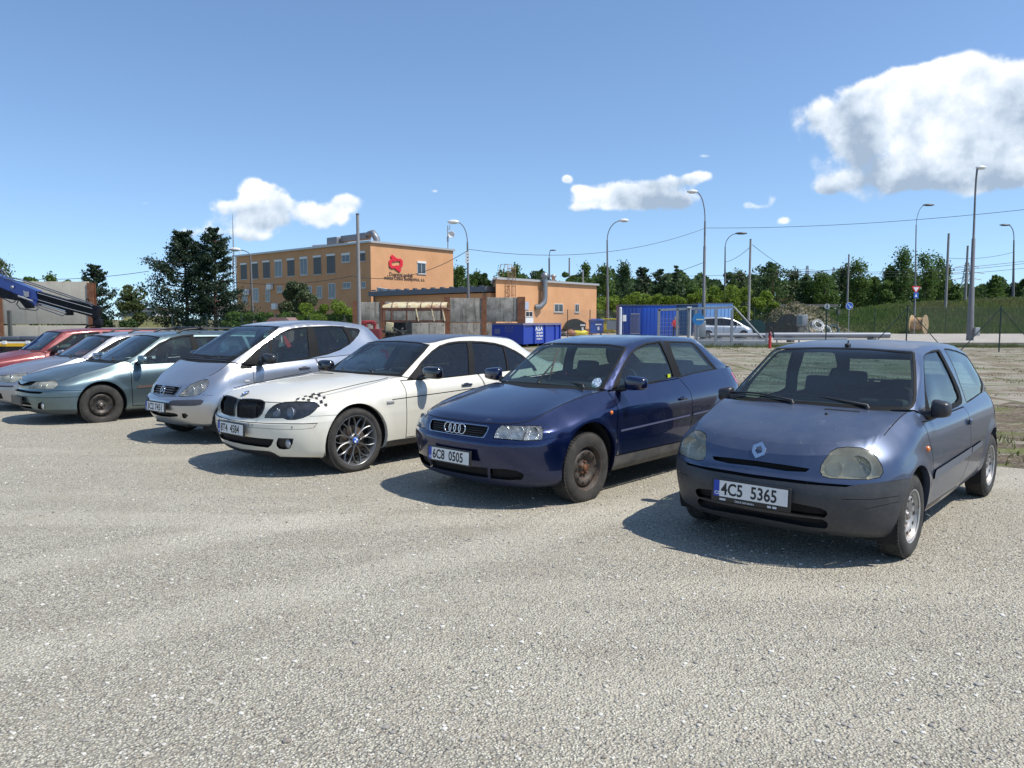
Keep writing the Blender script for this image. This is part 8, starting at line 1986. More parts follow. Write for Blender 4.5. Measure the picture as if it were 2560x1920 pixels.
for (u0, u1, v, y, lab) in ((1740, 1925, 853, 50.5, 'upper grey guard rail behind the gate'), (1935, 2120, 847.5, 52.5, 'grey guard rail behind the red post')):
 x0, x1 = gx(u0, y), gx(u1, y); r = empty('guard_rail', ((x0+x1)/2, y, 0), 0, lab, 'guard rail'); L_ = x1-x0; z = zat(v, y); MB().box((0, 0, z), (L_, .06, .16), bev=.02).build('rail', GATE, r)
 for k in range(4): MB().box((-L_*.45+k*L_*.3, .05, z/2), (.08, .08, z)).build('post', GATE, r)
# ============================================================ containers
CB = mat('container_blue', (.008, .075, .42), .5, noise=[(.6, 4, .5, (.015, .05, .27)), (3, 5, .4, (.06, .10, .25), .55, .75)]); CBD = mat('container_navy', (.006, .035, .20), .5); CLB = mat('container_light_blue', (.20, .38, .68), .4)
def cont(name, label, u0, u1, vt, y, depth, m, door=None, left=None):
 x0, x1 = gx(u0, y), gx(u1, y); z = zat(vt, y); r = empty(name, (x0, y, 0), 0, label, 'container'); w_ = x1-x0
 MB().box((w_/2, depth/2, z/2), (w_, depth, z), bev=.03).build('body', m, r); b = MB(); n = int(w_/.35)
 for k in range(n): b.box((.2+k*.35, -.01, z/2), (.05, .03, z-.3))
 b.build('cladding_rib', m, r); MB().box((w_/2, depth/2, z+.03), (w_+.1, depth+.1, .08)).build('roof', EAVE, r); return r, w_, z
r, w_, z = cont('blue_container', 'bright blue office container, sunlit left one behind the gate', 1604, 1690, 763.5, 74, 2.4, CB)
r, w_, z = cont('navy_container', 'dark blue container with a barred door, left of the bright blue one', 1549, 1603.5, 763.5, 73.5, 2.4, CBD)
b = MB();
for k in range(9): b.tube([(gx(1577, 73.5)-gx(1549, 73.5)+k*.1, -.04, .25), (gx(1577, 73.5)-gx(1549, 73.5)+k*.1, -.04, 2.1)], .014, 5)
b.tube([(gx(1577, 73.5)-gx(1549, 73.5)-.02, -.04, .25), (gx(1577, 73.5)-gx(1549, 73.5)+.84, -.04, .25)], .02, 5).tube([(gx(1577, 73.5)-gx(1549, 73.5)-.02, -.04, 2.1), (gx(1577, 73.5)-gx(1549, 73.5)+.84, -.04, 2.1)], .02, 5); b.build('barred_door', MAST, r)
MB().box((.45, -.03, 1.7), (.35, .04, .6)).build('fuse_box', WFR, r)
r, w_, z = cont('dark_container', 'dark blue-green container in the middle, behind the gate grid', 1690.5, 1744, 762, 75, 2.4, mat('container_dark_teal', (.008, .05, .13), .5))
r, w_, z = cont('light_blue_container', 'light blue container above the silver van', 1745, 1831, 759, 76, 2.4, CLB)
# skip
def skip():
 c0 = Vector((.59, 44.5, 0)); dr = Vector((2.44, 4.5, 0)).normalized(); dl = Vector((-1.65, .89, 0)).normalized(); Lr, Ll, H = 5.1, 1.95, 1.36; z0 = .16
 r = empty('blue_skip', c0, 0, 'open blue waste skip with white lettering on its side', 'skip'); SK = mat('skip_blue', (.010, .040, .33), .42, noise=[(2, 5, .35, (.02, .05, .25)), (7, 5, .5, (.10, .10, .14), .6, .75)]); SKD = SK
 P = lambda a, c, z: dr*a+dl*c+Vector((0, 0, z)); t = .06; b = MB()
 b.prism([P(0, 0, z0), P(Lr, 0, z0), P(Lr, 0, H), P(0, 0, H)], dl*t); b.prism([P(0, t, z0), P(0, Ll, z0), P(0, Ll, H), P(0, t, H)], dr*t); b.prism([P(0, Ll, z0), P(Lr, Ll, z0), P(Lr, Ll, H), P(0, Ll, H)], dl*t); b.prism([P(Lr-t, t, z0), P(Lr-t, Ll, z0), P(Lr-t, Ll, H), P(Lr-t, t, H)], dr*t); b.prism([P(t, t, z0), P(Lr-t, t, z0), P(Lr-t, Ll, z0), P(t, Ll, z0)], (0, 0, .05))
 b.build('body', SK, r, fix=True); b = MB()
 for a in (0.03, 1.45, 2.9, 4.35, Lr-.06): b.prism([P(a, -.07, z0), P(a+.12, -.07, z0), P(a+.12, -.07, H-.1), P(a, -.07, H-.1)], dl*.07)
 b.build('rib', SK, r, fix=True); b = MB()
 b.prism([P(-.05, -.09, H-.10), P(Lr+.05, -.09, H-.10), P(Lr+.05, -.09, H+.02), P(-.05, -.09, H+.02)], dl*.12); b.prism([P(-.06, -.06, H-.08), P(-.06, Ll, H-.08), P(-.06, Ll, H+.02), P(-.06, -.06, H+.02)], dr*.12); b.build('rim', mat('skip_rim', (.13, .12, .22), .6, noise=(9, 4, .6, (.25, .2, .2))), r, fix=True)
 b = MB()
 for a in (.5, 1.9, 3.6): b.prism([P(a, -.02, 0), P(a+.16, -.02, 0), P(a+.16, -.02, z0), P(a, -.02, z0)], dl*Ll)
 b.build('runner', UNDER, r, fix=True)
 for s_, size, a, z in (('A.S.A', .40, 1.68, .93), ('Service for', .19, 1.80, .74), ('the Future', .19, 1.80, .56), ('www.asa-cr.cz', .12, 1.82, .40)): text_mesh(s_, size, [P(a, -.012, z), dr, Vector((0, 0, 1)), 1.05], SW, r, 'lettering', .006 if size < .3 else .012)
 fad = mat('faded_print', (.12, .14, .26), .6)
 for s_, size, a, z in (('A.S.A', .30, 1.15, 1.02), ('Service for', .13, 1.12, .88)): text_mesh(s_, size, [P(-.012, a, z), -dl, Vector((0, 0, 1)), .9], fad, r, 'faded_lettering', .004)
 b = MB(); b.quad(P(-.01, Ll-.12, .75), P(-.01, Ll-.50, .75), P(-.01, Ll-.50, 1.05), P(-.01, Ll-.12, 1.05)); b.build('faded_sticker', fad, r)
skip()
# bins
def bins():
 y = 77; T = {}
 def wheelset(r, w_, d_):
  for sx in (-1, 1):
   for sy in (-1, 1): MB().lathe([(0, -.04), (.10, -.04), (.10, .04), (0, .04)], (sx*w_*.38, sy*d_*.32, .10), 'x', 12).build('castor', EAVE, r)
 x = gx(1440, y); r = empty('black_bin', (x, y, 0), 0, 'large black dustbin with a rounded lid, left of the blue bin', 'dustbin'); BB_ = mat('bin_black', (.012, .018, .018), .45); H = zat(797, y)
 w_ = 1.5; b = MB(); b.prism([(-.9, -.5, .25), (.85, -.5, .2), (.95, -.5, H*.72), (-1.0, -.5, H*.62)], (0, 1.0, 0)); b.build('body', BB_, r, fix=True)
 b = MB(); pts = [(-1.1+1.05*(1-math.cos(a))*1.0, -.55, H*.60+H*.40*math.sin(a)) for a in np.linspace(0, math.pi*.55, 10)]+[(.98, -.55, H*.74), (-1.05, -.55, H*.56)]; b.prism(pts, (0, 1.1, 0)); b.build('lid', BB_, r, fix=True)
 MB().box((.62, -.52, H*.62), (.5, .02, .16)).box((.62, -.52, H*.40), (.18, .02, .3)).build('sticker', SW, r); wheelset(r, 1.6, 1)
 x = gx(1491, y); r = empty('blue_bin', (x, y, 0), 0, 'blue wheeled paper bin between the black bin and the grey box', 'dustbin'); BL = mat('bin_blue', (.012, .075, .36), .4)
 MB().prism([(-.62, -.5, .22), (.58, -.5, .22), (.68, -.5, H*.86), (-.72, -.5, H*.86)], (0, 1.0, 0)).build('body', BL, r, fix=True); MB().box((0, 0, H*.91), (1.5, 1.15, .14), bev=.05).box((0, -.2, H*.98), (1.1, .5, .07), bev=.02).build('lid', BL, r)
 MB().box((.15, -.52, H*.66), (.62, .02, .12)).box((.15, -.52, H*.42), (.2, .02, .32)).build('sticker', SW, r); wheelset(r, 1.2, 1)
 x = gx(1523, y+1); r = empty('yellow_bin', (x, y+1, 0), 0, 'yellow-lidded bin hidden behind a grey board, right of the blue bin', 'dustbin'); YL = mat('bin_yellow', (.62, .50, .02), .45)
 MB().prism([(-.5, -.4, .3), (.5, -.4, .3), (.6, -.4, H*.9), (-.6, -.4, H*.9)], (0, .9, 0)).build('body', YL, r, fix=True); MB().box((-.1, 0, H*.98), (1.5, 1.0, .1), bev=.03).build('lid', YL, r); MB().box((.35, -.62, H*.62), (1.35, .04, H*.55)).build('board', mat('grey_board', (.22, .25, .28), .5), r)
 b = MB(); rng = np.random.default_rng(2)
 for k, (u, m_) in enumerate(((1408, 0), (1418, 1), (1428, 2), (1438, 1), (1447, 3), (1452, 3), (1400, 0))):
  bmx = bmesh.new(); bmesh.ops.create_icosphere(bmx, subdivisions=2, radius=1); bmx.verts.index_update(); s_ = .35+.2*rng.random(); xx = gx(u, 73)
  b2 = MB(); b2.add([(v.co.x*s_*1.5*(1+.2*math.sin(7*v.co.z+k)), v.co.y*s_, s_*.55+v.co.z*s_*.6*(1+.3*math.sin(5*v.co.x+k))) for v in bmx.verts], [tuple(v.index for v in f.verts) for f in bmx.faces], 0, True); bmx.free()
  o = b2.build('rubbish_bag', [mat('bag_dark', (.03, .03, .03), .5), mat('bag_pale', (.35, .32, .28), .6), mat('bag_rust', (.25, .10, .05), .6), mat('bag_yellow', (.6, .5, .03), .5)][m_] if k < 0 else BAGS[m_], None, (xx, 73, 0)); tag(o, ['crumpled black rubbish bag, second from the left', 'pale rubbish bag in the middle of the pile', 'rusty brown rubbish heap piece in the pile', 'pale rubbish bag next to the yellow ones', 'yellow rubbish bag, left of the two', 'yellow rubbish bag, right of the two', 'crumpled black rubbish bag at the left end'][k], 'rubbish bag', 'rubbish in front of the bins')
BAGS = [mat('bag_dark', (.03, .03, .03), .5), mat('bag_pale', (.35, .32, .28), .6), mat('bag_rust', (.25, .10, .05), .6), mat('bag_yellow', (.6, .5, .03), .5)]
bins()
# cable drums
WOODD = mat('dark_drum_wood', (.06, .05, .047), .85, noise=[(3, 5, .6, (.11, .095, .085), .4, .7, (6, 1, 1))]); WOODL = mat('pale_drum_wood', (.52, .38, .21), .7, noise=[(3, 5, .5, (.40, .27, .14), .4, .7, (1, 1, 8))])
GRND = mat('green_drum', (.012, .05, .055), .6, noise=(3, 4, .5, (.03, .09, .09)))
def drum(u, v0, v1, y, wid, rz, m, label, core=None):
 rad = (zat(v0, y)-max(0, zat(v1, y)))/2; rad = (v1-v0)*y/F_PX/2; r = empty('cable_drum', (gx(u, y), y, rad), rz, label, 'cable drum', 'cable drums by the fence')
 for s_ in (-1, 1):
  c = s_*wid/2; MB().lathe([(0, -.04), (rad, -.04), (rad, .04), (0, .04)], (c, 0, 0), 'x', 32, smooth=False).lathe([(.09, -.06), (.16, -.05), (.16, .05), (.09, .06)], (c, 0, 0), 'x', 12).build('flange', m, r)
  b = MB()
  for k in range(-4, 5): b.box((c+s_*.042, k*rad*.22, 0), (.012, .012, 2*math.sqrt(max(.01, rad*rad-(k*rad*.22)**2))*.97))
  b.build('board_joint', EAVE, r)
 n = 30; MB().lathe([(rad*.72+.012*math.cos(k*math.pi), -wid/2+wid*k/n) for k in range(n+1)], (0, 0, 0), 'x', 28).build('cable_winding', core or m, r); return r
drum(2297, 787, 834, 85, 1.35, R(-44), WOODL, 'pale wooden cable drum standing alone by the bank', mat('wound_slats', (.50, .33, .16), .7, noise=(1.5, 3, .6, (.42, .20, .10))))
drum(1971, 775, 830, 74, .9, R(70), WOODD, 'largest dark wooden cable drum beside the grey cabinet'); drum(1928, 793, 831, 72, .8, R(70), WOODD, 'smaller dark cable drum between the green and the largest one'); drum(1891, 789, 832, 71, .9, R(68), GRND, 'green cable drum right of the gate tail'); drum(1862, 792, 832, 76, .9, R(66), GRND, 'dark green cable drum partly behind the silver van')
def cabinet():
 y = 70; x = gx(2004, y); r = empty('grey_cabinet', (x, y, 0), 0, 'grey electric cabinet standing beside the largest cable drum', 'cabinet'); h = zat(787, y); hb = zat(815, y)
 MB().box((0, 0, hb/2), (.55, .4, hb)).build('plinth', KERB, r); MB().box((.05, 0, (hb+h)/2), (.85, .45, h-hb), bev=.02).build('box', MAST, r); MB().box((-.2, -.24, (hb+h)/2), (.35, .03, (h-hb)*.85)).build('door', mat('cabinet_dark_door', (.08, .12, .14), .5), r)
cabinet()
def coils():
 rng = np.random.default_rng(4)
 for (u, v, rr, n, m_, lab) in ((2047, 813, .42, 5, WFR, 'coil of pale hose lying on the black pipes'), (2062, 826, .5, 4, WFR, 'loose pale coil on the ground by the fence'), (2040, 822, .6, 7, EAVE, 'tangle of black hoses beside the grey cabinet'), (2085, 824, .42, 6, GRND, 'dark green coil lying against the fence')):
  y = 68; c = Vector((gx(u, y), y, max(.3, zat(v, y)))); r_ = MB()
  for k in range(n):
   q = rng.normal(size=3)*.05; r_.tube([Vector((q[0]+(rr+.05*k-.1)*math.cos(a), q[1]+.35*math.sin(a)+k*.04, q[2]+(rr*.75+.03*k)*math.sin(a))) for a in np.linspace(0, 2*math.pi, 25)], .032, 5, cap=False)
  tag(r_.build('hose_coil', m_, None, c), lab, 'hose coil', 'coils of hose by the cabinet')
coils()
def heap():
 rng = np.random.default_rng(8); us = np.linspace(1905, 2075, 60); b = MB(); y0, y1 = 84, 96; rows = 16; n = len(us); vs = []
 for j in range(rows):
  for i, u in enumerate(us):
   t = j/(rows-1); e = math.sin(math.pi*i/(n-1))**.6; z = zat(764+6*math.sin(i*.4), 91)*math.sin(math.pi*t)**.8*e+rng.normal()*.07; vs.append((gx(u, 90), y0+(y1-y0)*t, max(-.05, z)))
 b.add(vs, [(j*n+i, j*n+i+1, (j+1)*n+i+1, (j+1)*n+i) for j in range(rows-1) for i in range(n-1)]); o = b.build('rubble_heap', two_tone('rubble_and_scrub', (.30, .255, .18), (.12, .13, .05), .8, 8, .42, .58, bs=1, bsc=3, bd=.2, extra=[(5, .56, .66, .9, (.42, .38, .30), None)])); tag(o, 'long heap of pale rubble and dry branches behind the cable drums', 'rubble heap')
 A = np.array(vs); P = A[rng.integers(0, len(A), 9000)]+rng.normal(size=(9000, 3))*np.array([.2, .2, .12]); P = P[P[:, 2] > .2]
 o = mobj('dry_scrub', mesh_quads('dry_scrub', leaves(P, .16, rng)), leaf_mat('scrub', (.10, .11, .04), (.32, .27, .18), .2, 1.2)); tag(o, 'dry scrub and twigs over the rubble heap', 'scrub', kind='stuff')
 tag(MB().box((gx(2010, 100), 100, zat(764, 100)), (gx(2100, 100)-gx(1935, 100), .5, .35)).box((gx(1940, 100), 100, 1.4), (.4, .4, 2.8)).box((gx(2095, 100), 100, 1.4), (.4, .4, 2.8)).build('road_parapet', KERB), 'grey parapet of the road above the rubble heap', 'parapet')
heap()
# wrecked bus
def bus():
 y = 45.5; x0, x1 = gx(956, y), gx(1117, y); w_ = x1-x0; r = empty('wrecked_bus', (x0, y, 0), 0, 'rusted wrecked bus body with cream roof behind the white saloon', 'bus'); Zz = lambda v: zat(v, y); X = lambda u: gx(u, y)-x0
 RB = mat('rusty_bus_frame', (.10, .045, .03), .8, .1, noise=(3, 5, .6, (.22, .10, .06))); CR = mat('cream_rusty_roof', (.55, .46, .26), .6, noise=[(1.6, 6, .95, (.26, .10, .04), .50, .60), (5, 5, .6, (.62, .58, .46), .45, .7)]); D = 2.1
 zt, zr, zs = Zz(755), Zz(771.5), Zz(803); b = MB(); prof = [(0, zr), (.03, zr+.12), (.16, zr+.27), (.42, zt-.04), (.8, zt), (D-.8, zt), (D-.42, zt-.04), (D-.1, zr+.2), (D, zr)]
 n = 22; vs = []
 for i in range(n+1):
  t = i/n; k = 1-max(0, .12-t)*3.2; vs += [(w_*t, p[0], zr+(p[1]-zr)*k+.015*math.sin(i*2.3+p[0]*5)) for p in prof]
 m_ = len(prof); b.add(vs, [(i*m_+j, (i+1)*m_+j, (i+1)*m_+j+1, i*m_+j+1) for i in range(n) for j in range(m_-1)], 0, True); b.build('roof', CR, r)
 b = MB()
 for u in (980, 1018, 1052, 1080, 1102): b.tube([(X(u), -.01+0*p[0]+p[0], p[1]+.01) for p in prof[:5]], .025, 5)
 b.build('roof_rib', RB, r); b = MB(); b.box((w_/2, -.02, zr-.03), (w_, .06, .16)); b.box((w_/2, D, zr-.03), (w_, .06, .16)); b.box((w_/2, -.02, zs), (w_, .06, .12)); b.box((0, D/2, zr), (.08, D, .12)); b.box((w_, D/2, zr), (.08, D, .12)); b.build('side_rail', RB, r)
 for u, m2 in ((958, RB), (979, RB), (1017, RB), (1040, CR), (1079, CR), (1106, CR)):
  dx = (.14 if m2 is CR else 0); MB().tube([(X(u), -.02, zr), (X(u)+dx*.4, -.02, (zr+zs)/2), (X(u)+dx, -.02, zs)], .055, 6).build('pillar', m2, r)
 for u in (965, 1030, 1095): MB().tube([(X(u), D, zr), (X(u), D, zs)], .05, 6).build('pillar', RB, r)
 b = MB(); b.box((w_*.28, D*.55, zs*.5), (w_*.5, D*.8, zs*.9)); b.box((X(1022), -.1, zs*.5), (.34, .2, zs)); b.build('lower_body', mat('bus_dark_lower', (.02, .022, .024), .7, noise=(4, 4, .6, (.06, .07, .06))), r)
 b = MB(); b.box((X(976), -.35, 1.15), (.42, .35, .55), tilt=Matrix.Rotation(.1, 3, 'Y'), bev=.04); b.build('cream_seat', mat('cream_seat', (.45, .40, .24), .7), r)
 b = MB(); rng = np.random.default_rng(6)
 for k in range(26):
  p = Vector((X(962)+rng.random()*1.35, -.5+.4*rng.random(), .35+.75*rng.random())); b.tube([p, p+Vector((rng.normal()*.35, rng.normal()*.15, rng.normal()*.12)), p+Vector((rng.normal()*.5, rng.normal()*.2, rng.normal()*.2))], .025+.03*rng.random(), 5)
 b.build('loose_parts', mat('scrap_parts', (.05, .055, .055), .6, noise=(8, 3, .7, (.20, .19, .17), .55, .65)), r)
bus()
def redmachine():
 y = 39; x = gx(905, y); r = empty('red_machine', (x, y, 0), 0, 'dark red machine frame standing beside the bare grey pole', 'machine'); RM = mat('machine_red', (.28, .03, .03), .5, noise=(5, 4, .5, (.16, .03, .03))); X = lambda u: gx(u, y)-x; Zz = lambda v: zat(v, y)
 b = MB(); b.tube([(X(908), 0, Zz(804)), (X(914), 0, Zz(812)), (X(917), 0, Zz(818))], .08, 8).tube([(X(908), 0, Zz(806)), (X(935), 0, Zz(805))], .09, 8).tube([(X(935), 0, Zz(804)), (X(937), 0, Zz(816)), (X(936), 0, Zz(836))], .085, 8); b.box((X(910), 0, Zz(807)), (.28, .2, .22), bev=.03); b.box((X(934), 0, Zz(808)), (.25, .2, .2), bev=.03); b.build('frame', RM, r)
 MB().box((X(922), .1, Zz(838)/2+.35), (1.15, .6, .75), bev=.03).build('base', mat('machine_dark_red', (.13, .018, .02), .5), r)
redmachine()
# tarpaulined red-grey hut roof behind the compact car
b = MB(); y = 37; b.prism([(gx(664, y), y, zat(803, y)), (gx(676, y), y, zat(793.5, y)), (gx(715, y), y, zat(793.5, y)), (gx(724, y), y, zat(803, y))], (0, 1.6, 0)); b.box((gx(694, y), y+.8, .68), (1.0, 1.5, 1.36)); tag(b.build('small_shed', mat('shed_tin', (.20, .15, .13), .7, noise=(3, 4, .6, (.25, .07, .06))), fix=True), 'small rusty tin shed roof showing over the silver compact car', 'shed')
# person
def person():
 y = 66; x = gx(1687.5, y); z0 = 0
 bm = bmesh.new(); V = [bm.verts.new(p) for p in [(0, 0, .93), (0, 0, 1.12), (0, 0, 1.36), (0, .0, 1.50), (0, -.02, 1.60), (0, -.02, 1.72),
  (-.19, 0, 1.42), (-.27, -.02, 1.16), (-.26, -.24, 1.10), (-.25, -.32, 1.10), (.19, 0, 1.42), (.26, .02, 1.15), (.27, -.10, .92), (.27, -.14, .84),
  (-.09, 0, .90), (-.10, -.03, .50), (-.11, .03, .09), (-.11, -.10, .04), (.09, 0, .90), (.11, .02, .50), (.12, .05, .09), (.12, -.08, .04)]]
 E_ = [(0, 1), (1, 2), (2, 3), (3, 4), (4, 5), (2, 6), (6, 7), (7, 8), (8, 9), (2, 10), (10, 11), (11, 12), (12, 13), (0, 14), (14, 15), (15, 16), (16, 17), (0, 18), (18, 19), (19, 20), (20, 21)]
 for a, c in E_: bm.edges.new((V[a], V[c]))
 me = bpy.data.meshes.new('person'); bm.to_mesh(me); bm.free(); o = bpy.data.objects.new('person', me); COL.objects.link(o); o.location = (x, y, z0)
 sk = o.modifiers.new('s', 'SKIN'); ss = o.modifiers.new('u', 'SUBSURF'); ss.levels = ss.render_levels = 2
 rad = [.15, .14, .16, .06, .085, .085, .07, .05, .04, .035, .07, .05, .04, .035, .10, .07, .05, .045, .10, .07, .05, .045]
 for d, r_ in zip(me.skin_vertices[0].data, rad): d.radius = (r_, r_*.85)
 me.skin_vertices[0].data[0].use_root = True
 dg = bpy.context.evaluated_depsgraph_get(); dg.update(); m2 = bpy.data.meshes.new_from_object(o.evaluated_get(dg)); o.modifiers.clear(); o.data = m2; m2.name = 'person'; bpy.data.meshes.remove(me)
 skin = mat('skin', (.50, .30, .22), .6); TR_ = mat('dark_trousers', (.02, .025, .05), .8); RV = mat('red_workwear', (.62, .03, .03), .6); m2.materials.clear()
 for q in (skin, TR_, RV): m2.materials.append(q)
 for p in m2.polygons:
  c = p.center; p.use_smooth = True; p.material_index = 1 if c.z < .93 and abs(c.x) < .24 else (2 if c.z < 1.52 and not (c.y < -.25 or (c.z < .9 and c.x > .2)) else 0)
 tag(o, 'worker in red top and dark trousers standing behind the gate grid', 'person')
 b = MB(); bmx = bmesh.new(); bmesh.ops.create_uvsphere(bmx, u_segments=12, v_segments=8, radius=1); bmx.verts.index_update(); b.add([(v.co.x*.098, -.01+v.co.y*.105+.012, 1.715+v.co.z*.10) for v in bmx.verts if True], [tuple(q.index for q in f.verts) for f in bmx.faces if f.calc_center_median().z > -.15 or f.calc_center_median().y > .3], 0, True); bmx.free(); b.build('hair', mat('grey_hair', (.25, .22, .2), .8), o)
person()
# crane truck
def truck():
 y = 23.0; x0 = gx(-330, y); x1 = gx(96, y); w_ = x1-x0; r = empty('crane_truck', (x1, y, 0), 0, 'flatbed truck with yellow striped side behind the red car', 'truck'); Zz = lambda v: zat(v, y)
 ORY = mat('side_yellow', (.75, .42, .01), .4); zb = Zz(866); b = MB(); b.box((-w_/2, 1.2, Zz(857)), (w_, 2.4, .18)); b.build('bed', UNDER, r)
 MB().box((-w_/2, -.03, Zz(862)), (w_, .05, Zz(858)-Zz(866))).build('yellow_stripe', ORY, r); MB().box((-w_/2, -.02, Zz(856)), (w_, .05, Zz(854)-Zz(858))).build('white_rail', WFR, r)
 b = MB(); b.box((-w_/2, .05, Zz(874)), (w_, .2, Zz(866)-Zz(884))); b.build('side_skirt', UNDER, r)
 for u in (12, 70): MB().box((gx(u, y)-x1, -.07, Zz(856)), (.10, .05, .10)).build('stake', WFR, r)
 b = MB(); rng = np.random.default_rng(1)
 for k in range(9): b.box((-.4-k*.55, .5, Zz(850)+.02*rng.random()), (.5, .8, .12+.08*rng.random()), bev=.02)
 b.build('load', EAVE, r)
 for xx in (-1.6, -2.8):
  for yy in (.15, 2.2): MB().lathe([(0, -.14), (.28, -.14), (.47, -.12), (.5, -.06), (.5, .06), (.47, .12), (.28, .14), (.26, .06), (0, .06)], (xx, yy, .5), 'y', 28).build('wheel', TYRE, r)
 # loading crane standing on the bed: mast out of frame at the left, boom reaching right
 CBL = mat('crane_blue', (.006, .028, .20), .3, coat=.6, noise=(3, 3, .3, (.01, .03, .22))); CBK = mat('crane_black', (.005, .006, .010), .5, spec=.15, noise=(5, 4, .4, (.02, .023, .027)))
 yb = y+.9; Q = lambda X_, Y_: at(*Z1('S3', X_, Y_), yb)-r.location
 def slab(pts, t, m, name, dy=0):
  b = MB(); b.prism([Q(*p)+Vector((0, dy, 0)) for p in pts], (0, t, 0)); return b.build(name, m, r, fix=True)
 slab([(-700, 30), (0, 320), (275, 432), (560, 545), (600, 700), (560, 800), (430, 720), (0, 640), (-700, 380)], .34, CBL, 'main_boom')
 slab([(560, 560), (1040, 700), (1480, 820), (1500, 985), (1120, 880), (600, 745)], .26, CBK, 'inner_boom', .04)
 slab([(1060, 690), (1520, 800), (1540, 830), (1500, 990), (1120, 870)], .20, CBK, 'tip_boom', .07)
 slab([(-700, 360), (0, 500), (330, 640), (520, 760), (540, 830), (430, 840), (330, 720), (0, 660), (-700, 500)], .12, CBK, 'lower_linkage', -.06)
 b = MB(); b.tube([Q(600, 750)+Vector((0, .1, 0)), Q(1035, 880)+Vector((0, .1, 0))], .035, 10); b.build('piston', mat('polished_piston', (.8, .8, .8), .15, 1), r)
 b = MB();
 for o_ in (0, 30): b.tube([Q(80, 330+o_), Q(420, 400+o_), Q(1040, 610+o_), Q(1420, 740+o_*.8), Q(1470, 770+o_)], .018, 6)
 b.tube([Q(560, 800), Q(1000, 955), Q(1040, 930), Q(1060, 900)], .016, 6); b.tube([Q(590, 780), Q(1030, 915)], .016, 6); b.tube([Q(0, 650), Q(180, 745), Q(230, 735), Q(250, 700)], .016, 6); b.tube([Q(290, 720), Q(265, 770), Q(320, 840), Q(570, 870), Q(610, 840)], .018, 6); b.tube([Q(0, 215), Q(60, 240), Q(95, 290), Q(95, 340)], .022, 6); b.tube([Q(-60, 250), Q(20, 235), Q(50, 300), Q(20, 340)], .02, 6); b.build('hose', EAVE, r)
 b = MB(); b.tube([Q(600, 590)+Vector((0, -.01, 0)), Q(1040, 718)+Vector((0, 0, 0)), Q(1470, 838)], .012, 5).tube([Q(610, 700)+Vector((0, -.01, 0)), Q(1100, 842), Q(1470, 935)], .012, 5).tube([Q(330, 640)+Vector((0, -.12, 0)), Q(560, 720)+Vector((0, -.12, 0))], .03, 6); b.build('boom_highlight', MAST, r)  # thin pale tubes imitate highlights along the black boom
 b = MB(); b.box(Q(440, 610)+Vector((0, -.06, 0)), (.10, .1, .16)); b.box(Q(415, 660)+Vector((0, -.06, 0)), (.08, .1, .08)); b.tube([Q(400, 560)+Vector((0, -.08, 0)), Q(450, 600)+Vector((0, -.1, 0)), Q(440, 680)+Vector((0, -.08, 0))], .014, 5); b.build('valve_block', MAST, r)
 b = MB(); c = Q(208, 498); b.lathe([(.05, -.03), (.045, -.06), (0, -.065)], c, 'y', 16); b.build('pivot_pin', MAST, r)
 b = MB(); b.box(Q(1075, 905)+Vector((0, .12, 0)), (.16, .2, .16), bev=.02); b.box(Q(1500, 900)+Vector((0, .16, 0)), (.14, .22, .42), tilt=Matrix.Rotation(.2, 3, 'Y'), bev=.02); b.tube([Q(1520, 960)+Vector((0, .16, 0)), Q(1520, 1150)+Vector((0, .16, 0))], .09, 10); b.box(Q(1520, 1060)+Vector((0, .16, 0)), (.24, .2, .22), bev=.03)
 b.tube([Q(1340, 1150)+Vector((0, .1, 0)), Q(1370, 1115)+Vector((0, .1, 0)), Q(1480, 1105)+Vector((0, .1, 0))], .03, 6); b.tube([Q(1430, 1150)+Vector((0, .1, 0)), Q(1560, 1145)+Vector((0, .1, 0))], .03, 6); b.lathe([(.05, -.015), (.06, 0), (.05, .015), (.03, 0)], Q(1398, 705), 'y', 14); b.build('boom_head', CBK, r)
 # crane column and stowed hook standing on the bed, left of the frame
 slab([(-760, 1350), (-760, 40), (-560, 40), (-560, 1350)], .5, CBL, 'crane_column', -.05)
truck()
b = MB(); y = 27; x = gx(24, y); b.box((x, y, zat(776, y)/2), (.10, .10, zat(776, y))); tag(b.build('steel_stake', mat('grey_green_stake', (.07, .085, .08), .7, noise=(6, 4, .5, (.14, .10, .07)))), 'thin grey-green steel stake standing before the tall beige wall', 'stake')
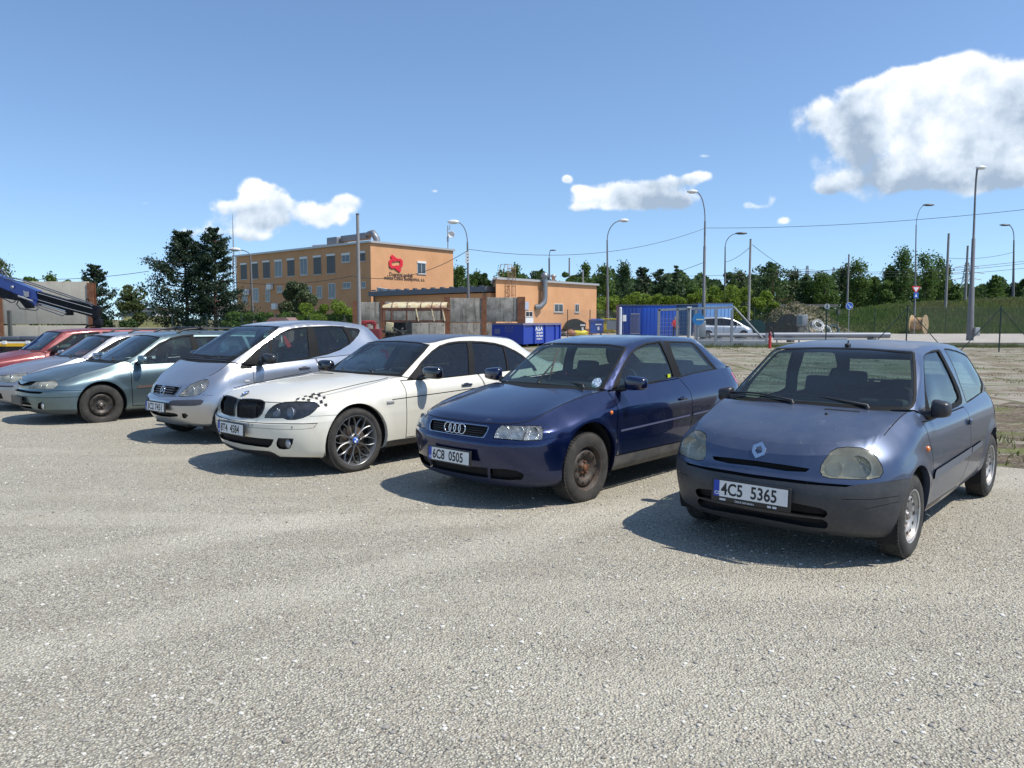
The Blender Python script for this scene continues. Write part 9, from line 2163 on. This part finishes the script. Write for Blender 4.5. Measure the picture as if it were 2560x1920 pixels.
# silver van behind the gate
def build_van():
 sp = estate_spec(); sp.update(wb=2.75, wz=.32, ar=.37, xt=-2.95)
 sp['lv'] = [(z if not isinstance(z, float) else z*1.05, xf, w, xr-.05, *rest) if True else None for (z, xf, w, xr, *rest) in sp['lv']]
 sp['hood'] = [(.855, .70), (.75, .80), (.5, .93), (.1, 1.04)]; sp['xs'] = .02
 lv = list(sp['lv'][-1]); lv[0] = [(.87, .70), (.6, .78), (.3, .90), (.02, 1.06), (-.1, 1.02), (-.6, .98), (-2.6, 1.02), (-3.6, 1.06)]; lv[2] = [(.28, .735), (.02, .735), (-.2, .79), (-1.5, .80), (-2.85, .765)]; sp['lv'][-1] = tuple(lv)
 l6 = list(sp['lv'][-2]); l6[0] = [(.9, .62), (.5, .66), (.1, .80), (-.4, .85), (-3.6, .88)]; sp['lv'][-2] = tuple(l6)
 sp['gh'] = [((.10, 1.04), (.02, .69, 1.065), (-.04, .735, 1.05), -.10), ((-.40, 1.32), (-.42, .63, 1.31), (-.5, .685, 1.29), -.62), ((-.95, 1.58), (-.98, .56, 1.55), (-1.05, .63, 1.51), -1.2), ((-1.7, 1.66), (-1.7, .53, 1.64), (-1.7, .64, 1.59), -1.7),
          ((-3.1, 1.62), (-3.05, .52, 1.60), (-3.0, .63, 1.55), -2.93), ((-3.4, 1.35), (-3.35, .55, 1.34), (-3.24, .665, 1.32), -3.15), ((-3.58, 1.10), (-3.54, .58, 1.10), (-3.38, .72, 1.09), -3.36)]
 c = Car(sp, (gx(1852, 62), 62), -math.pi/2); r = c.root; r.name = 'people_carrier'; r.scale = (1.02, 1.0, 1.08); tag(r, 'silver people carrier parked behind the sliding gate', 'car')
 c.begin(); c.arches()
 generic_features(c, [[(-.10, 1.05), (-.5, 1.28), (-1.05, 1.47), (-1.7, 1.54), (-2.8, 1.52), (-3.05, 1.45), (-3.12, 1.12), (-2.6, 1.05), (-1.5, 1.02), (-.6, 1.01)]],
      [('glass_side', [(-.35, 1.06), (-.56, 1.28), (-1.08, 1.45), (-1.5, 1.50), (-1.52, 1.045)]), ('glass_side2', [(-1.62, 1.045), (-1.60, 1.515), (-2.45, 1.50), (-2.50, 1.08)]), ('glass_q', [(-2.60, 1.09), (-2.55, 1.49), (-2.95, 1.43), (-3.02, 1.14)])],
      [(.42, .58), (.46, .70), (.70, .74), (.76, .62), (.70, .56)], [('door', [(-.35, 1.0), (-.42, .6), (-.44, .26), (-1.45, .24), (-1.54, .5), (-1.55, 1.01)]), ('door2', [(-1.57, 1.01), (-1.55, .5), (-1.46, .24), (-2.25, .26), (-2.45, .7), (-2.55, 1.03)])],
      ([(-.1, 1.06), (.70, 1.08), (.64, 1.3), (.56, 1.54), (-.1, 1.57)], [(-.1, 1.09), (.66, 1.10), (.60, 1.3), (.53, 1.52), (-.1, 1.55)]), [(-.60, 1.16), (.60, 1.16), (.50, 1.50), (-.50, 1.50)], [(-.1, .58), (.34, .58), (.34, .66), (-.1, .66)], wsz=1.0)
 P = paint('silver_van_paint', (.38, .40, .43), .7, .35, .7, .15); mats = dict(DEFM); mats.update(body=P, hood=P, door=P, door2=P, glass_side=TINTG, glass_side2=TINTG, glass_q=TINTG)
 c.finish(mats, std_names(), INW); c.shell(['body', 'door', 'door2', 'trim'], .035, 'inner_trim', LINER, xmax=-.2, zmin=1.0); lamp_inside(c, 'lamp', .05, HOUS, []); wells(c); wheels(c, 'alloy', .32, .20, .215, [ALLOY, GAP], .855)
 dash(c, -.5, 1.03, 1.38); seats(c, -1.25, -2.15, z=.36, top=1.25); mirror_part(c, (-.55, .80, 1.08), (.15, .18, .13), P)
for nme in 'clio,audi,bmw,merc,lag,est2,red,van'.split(','):
 if nme: globals()['build_'+nme]()
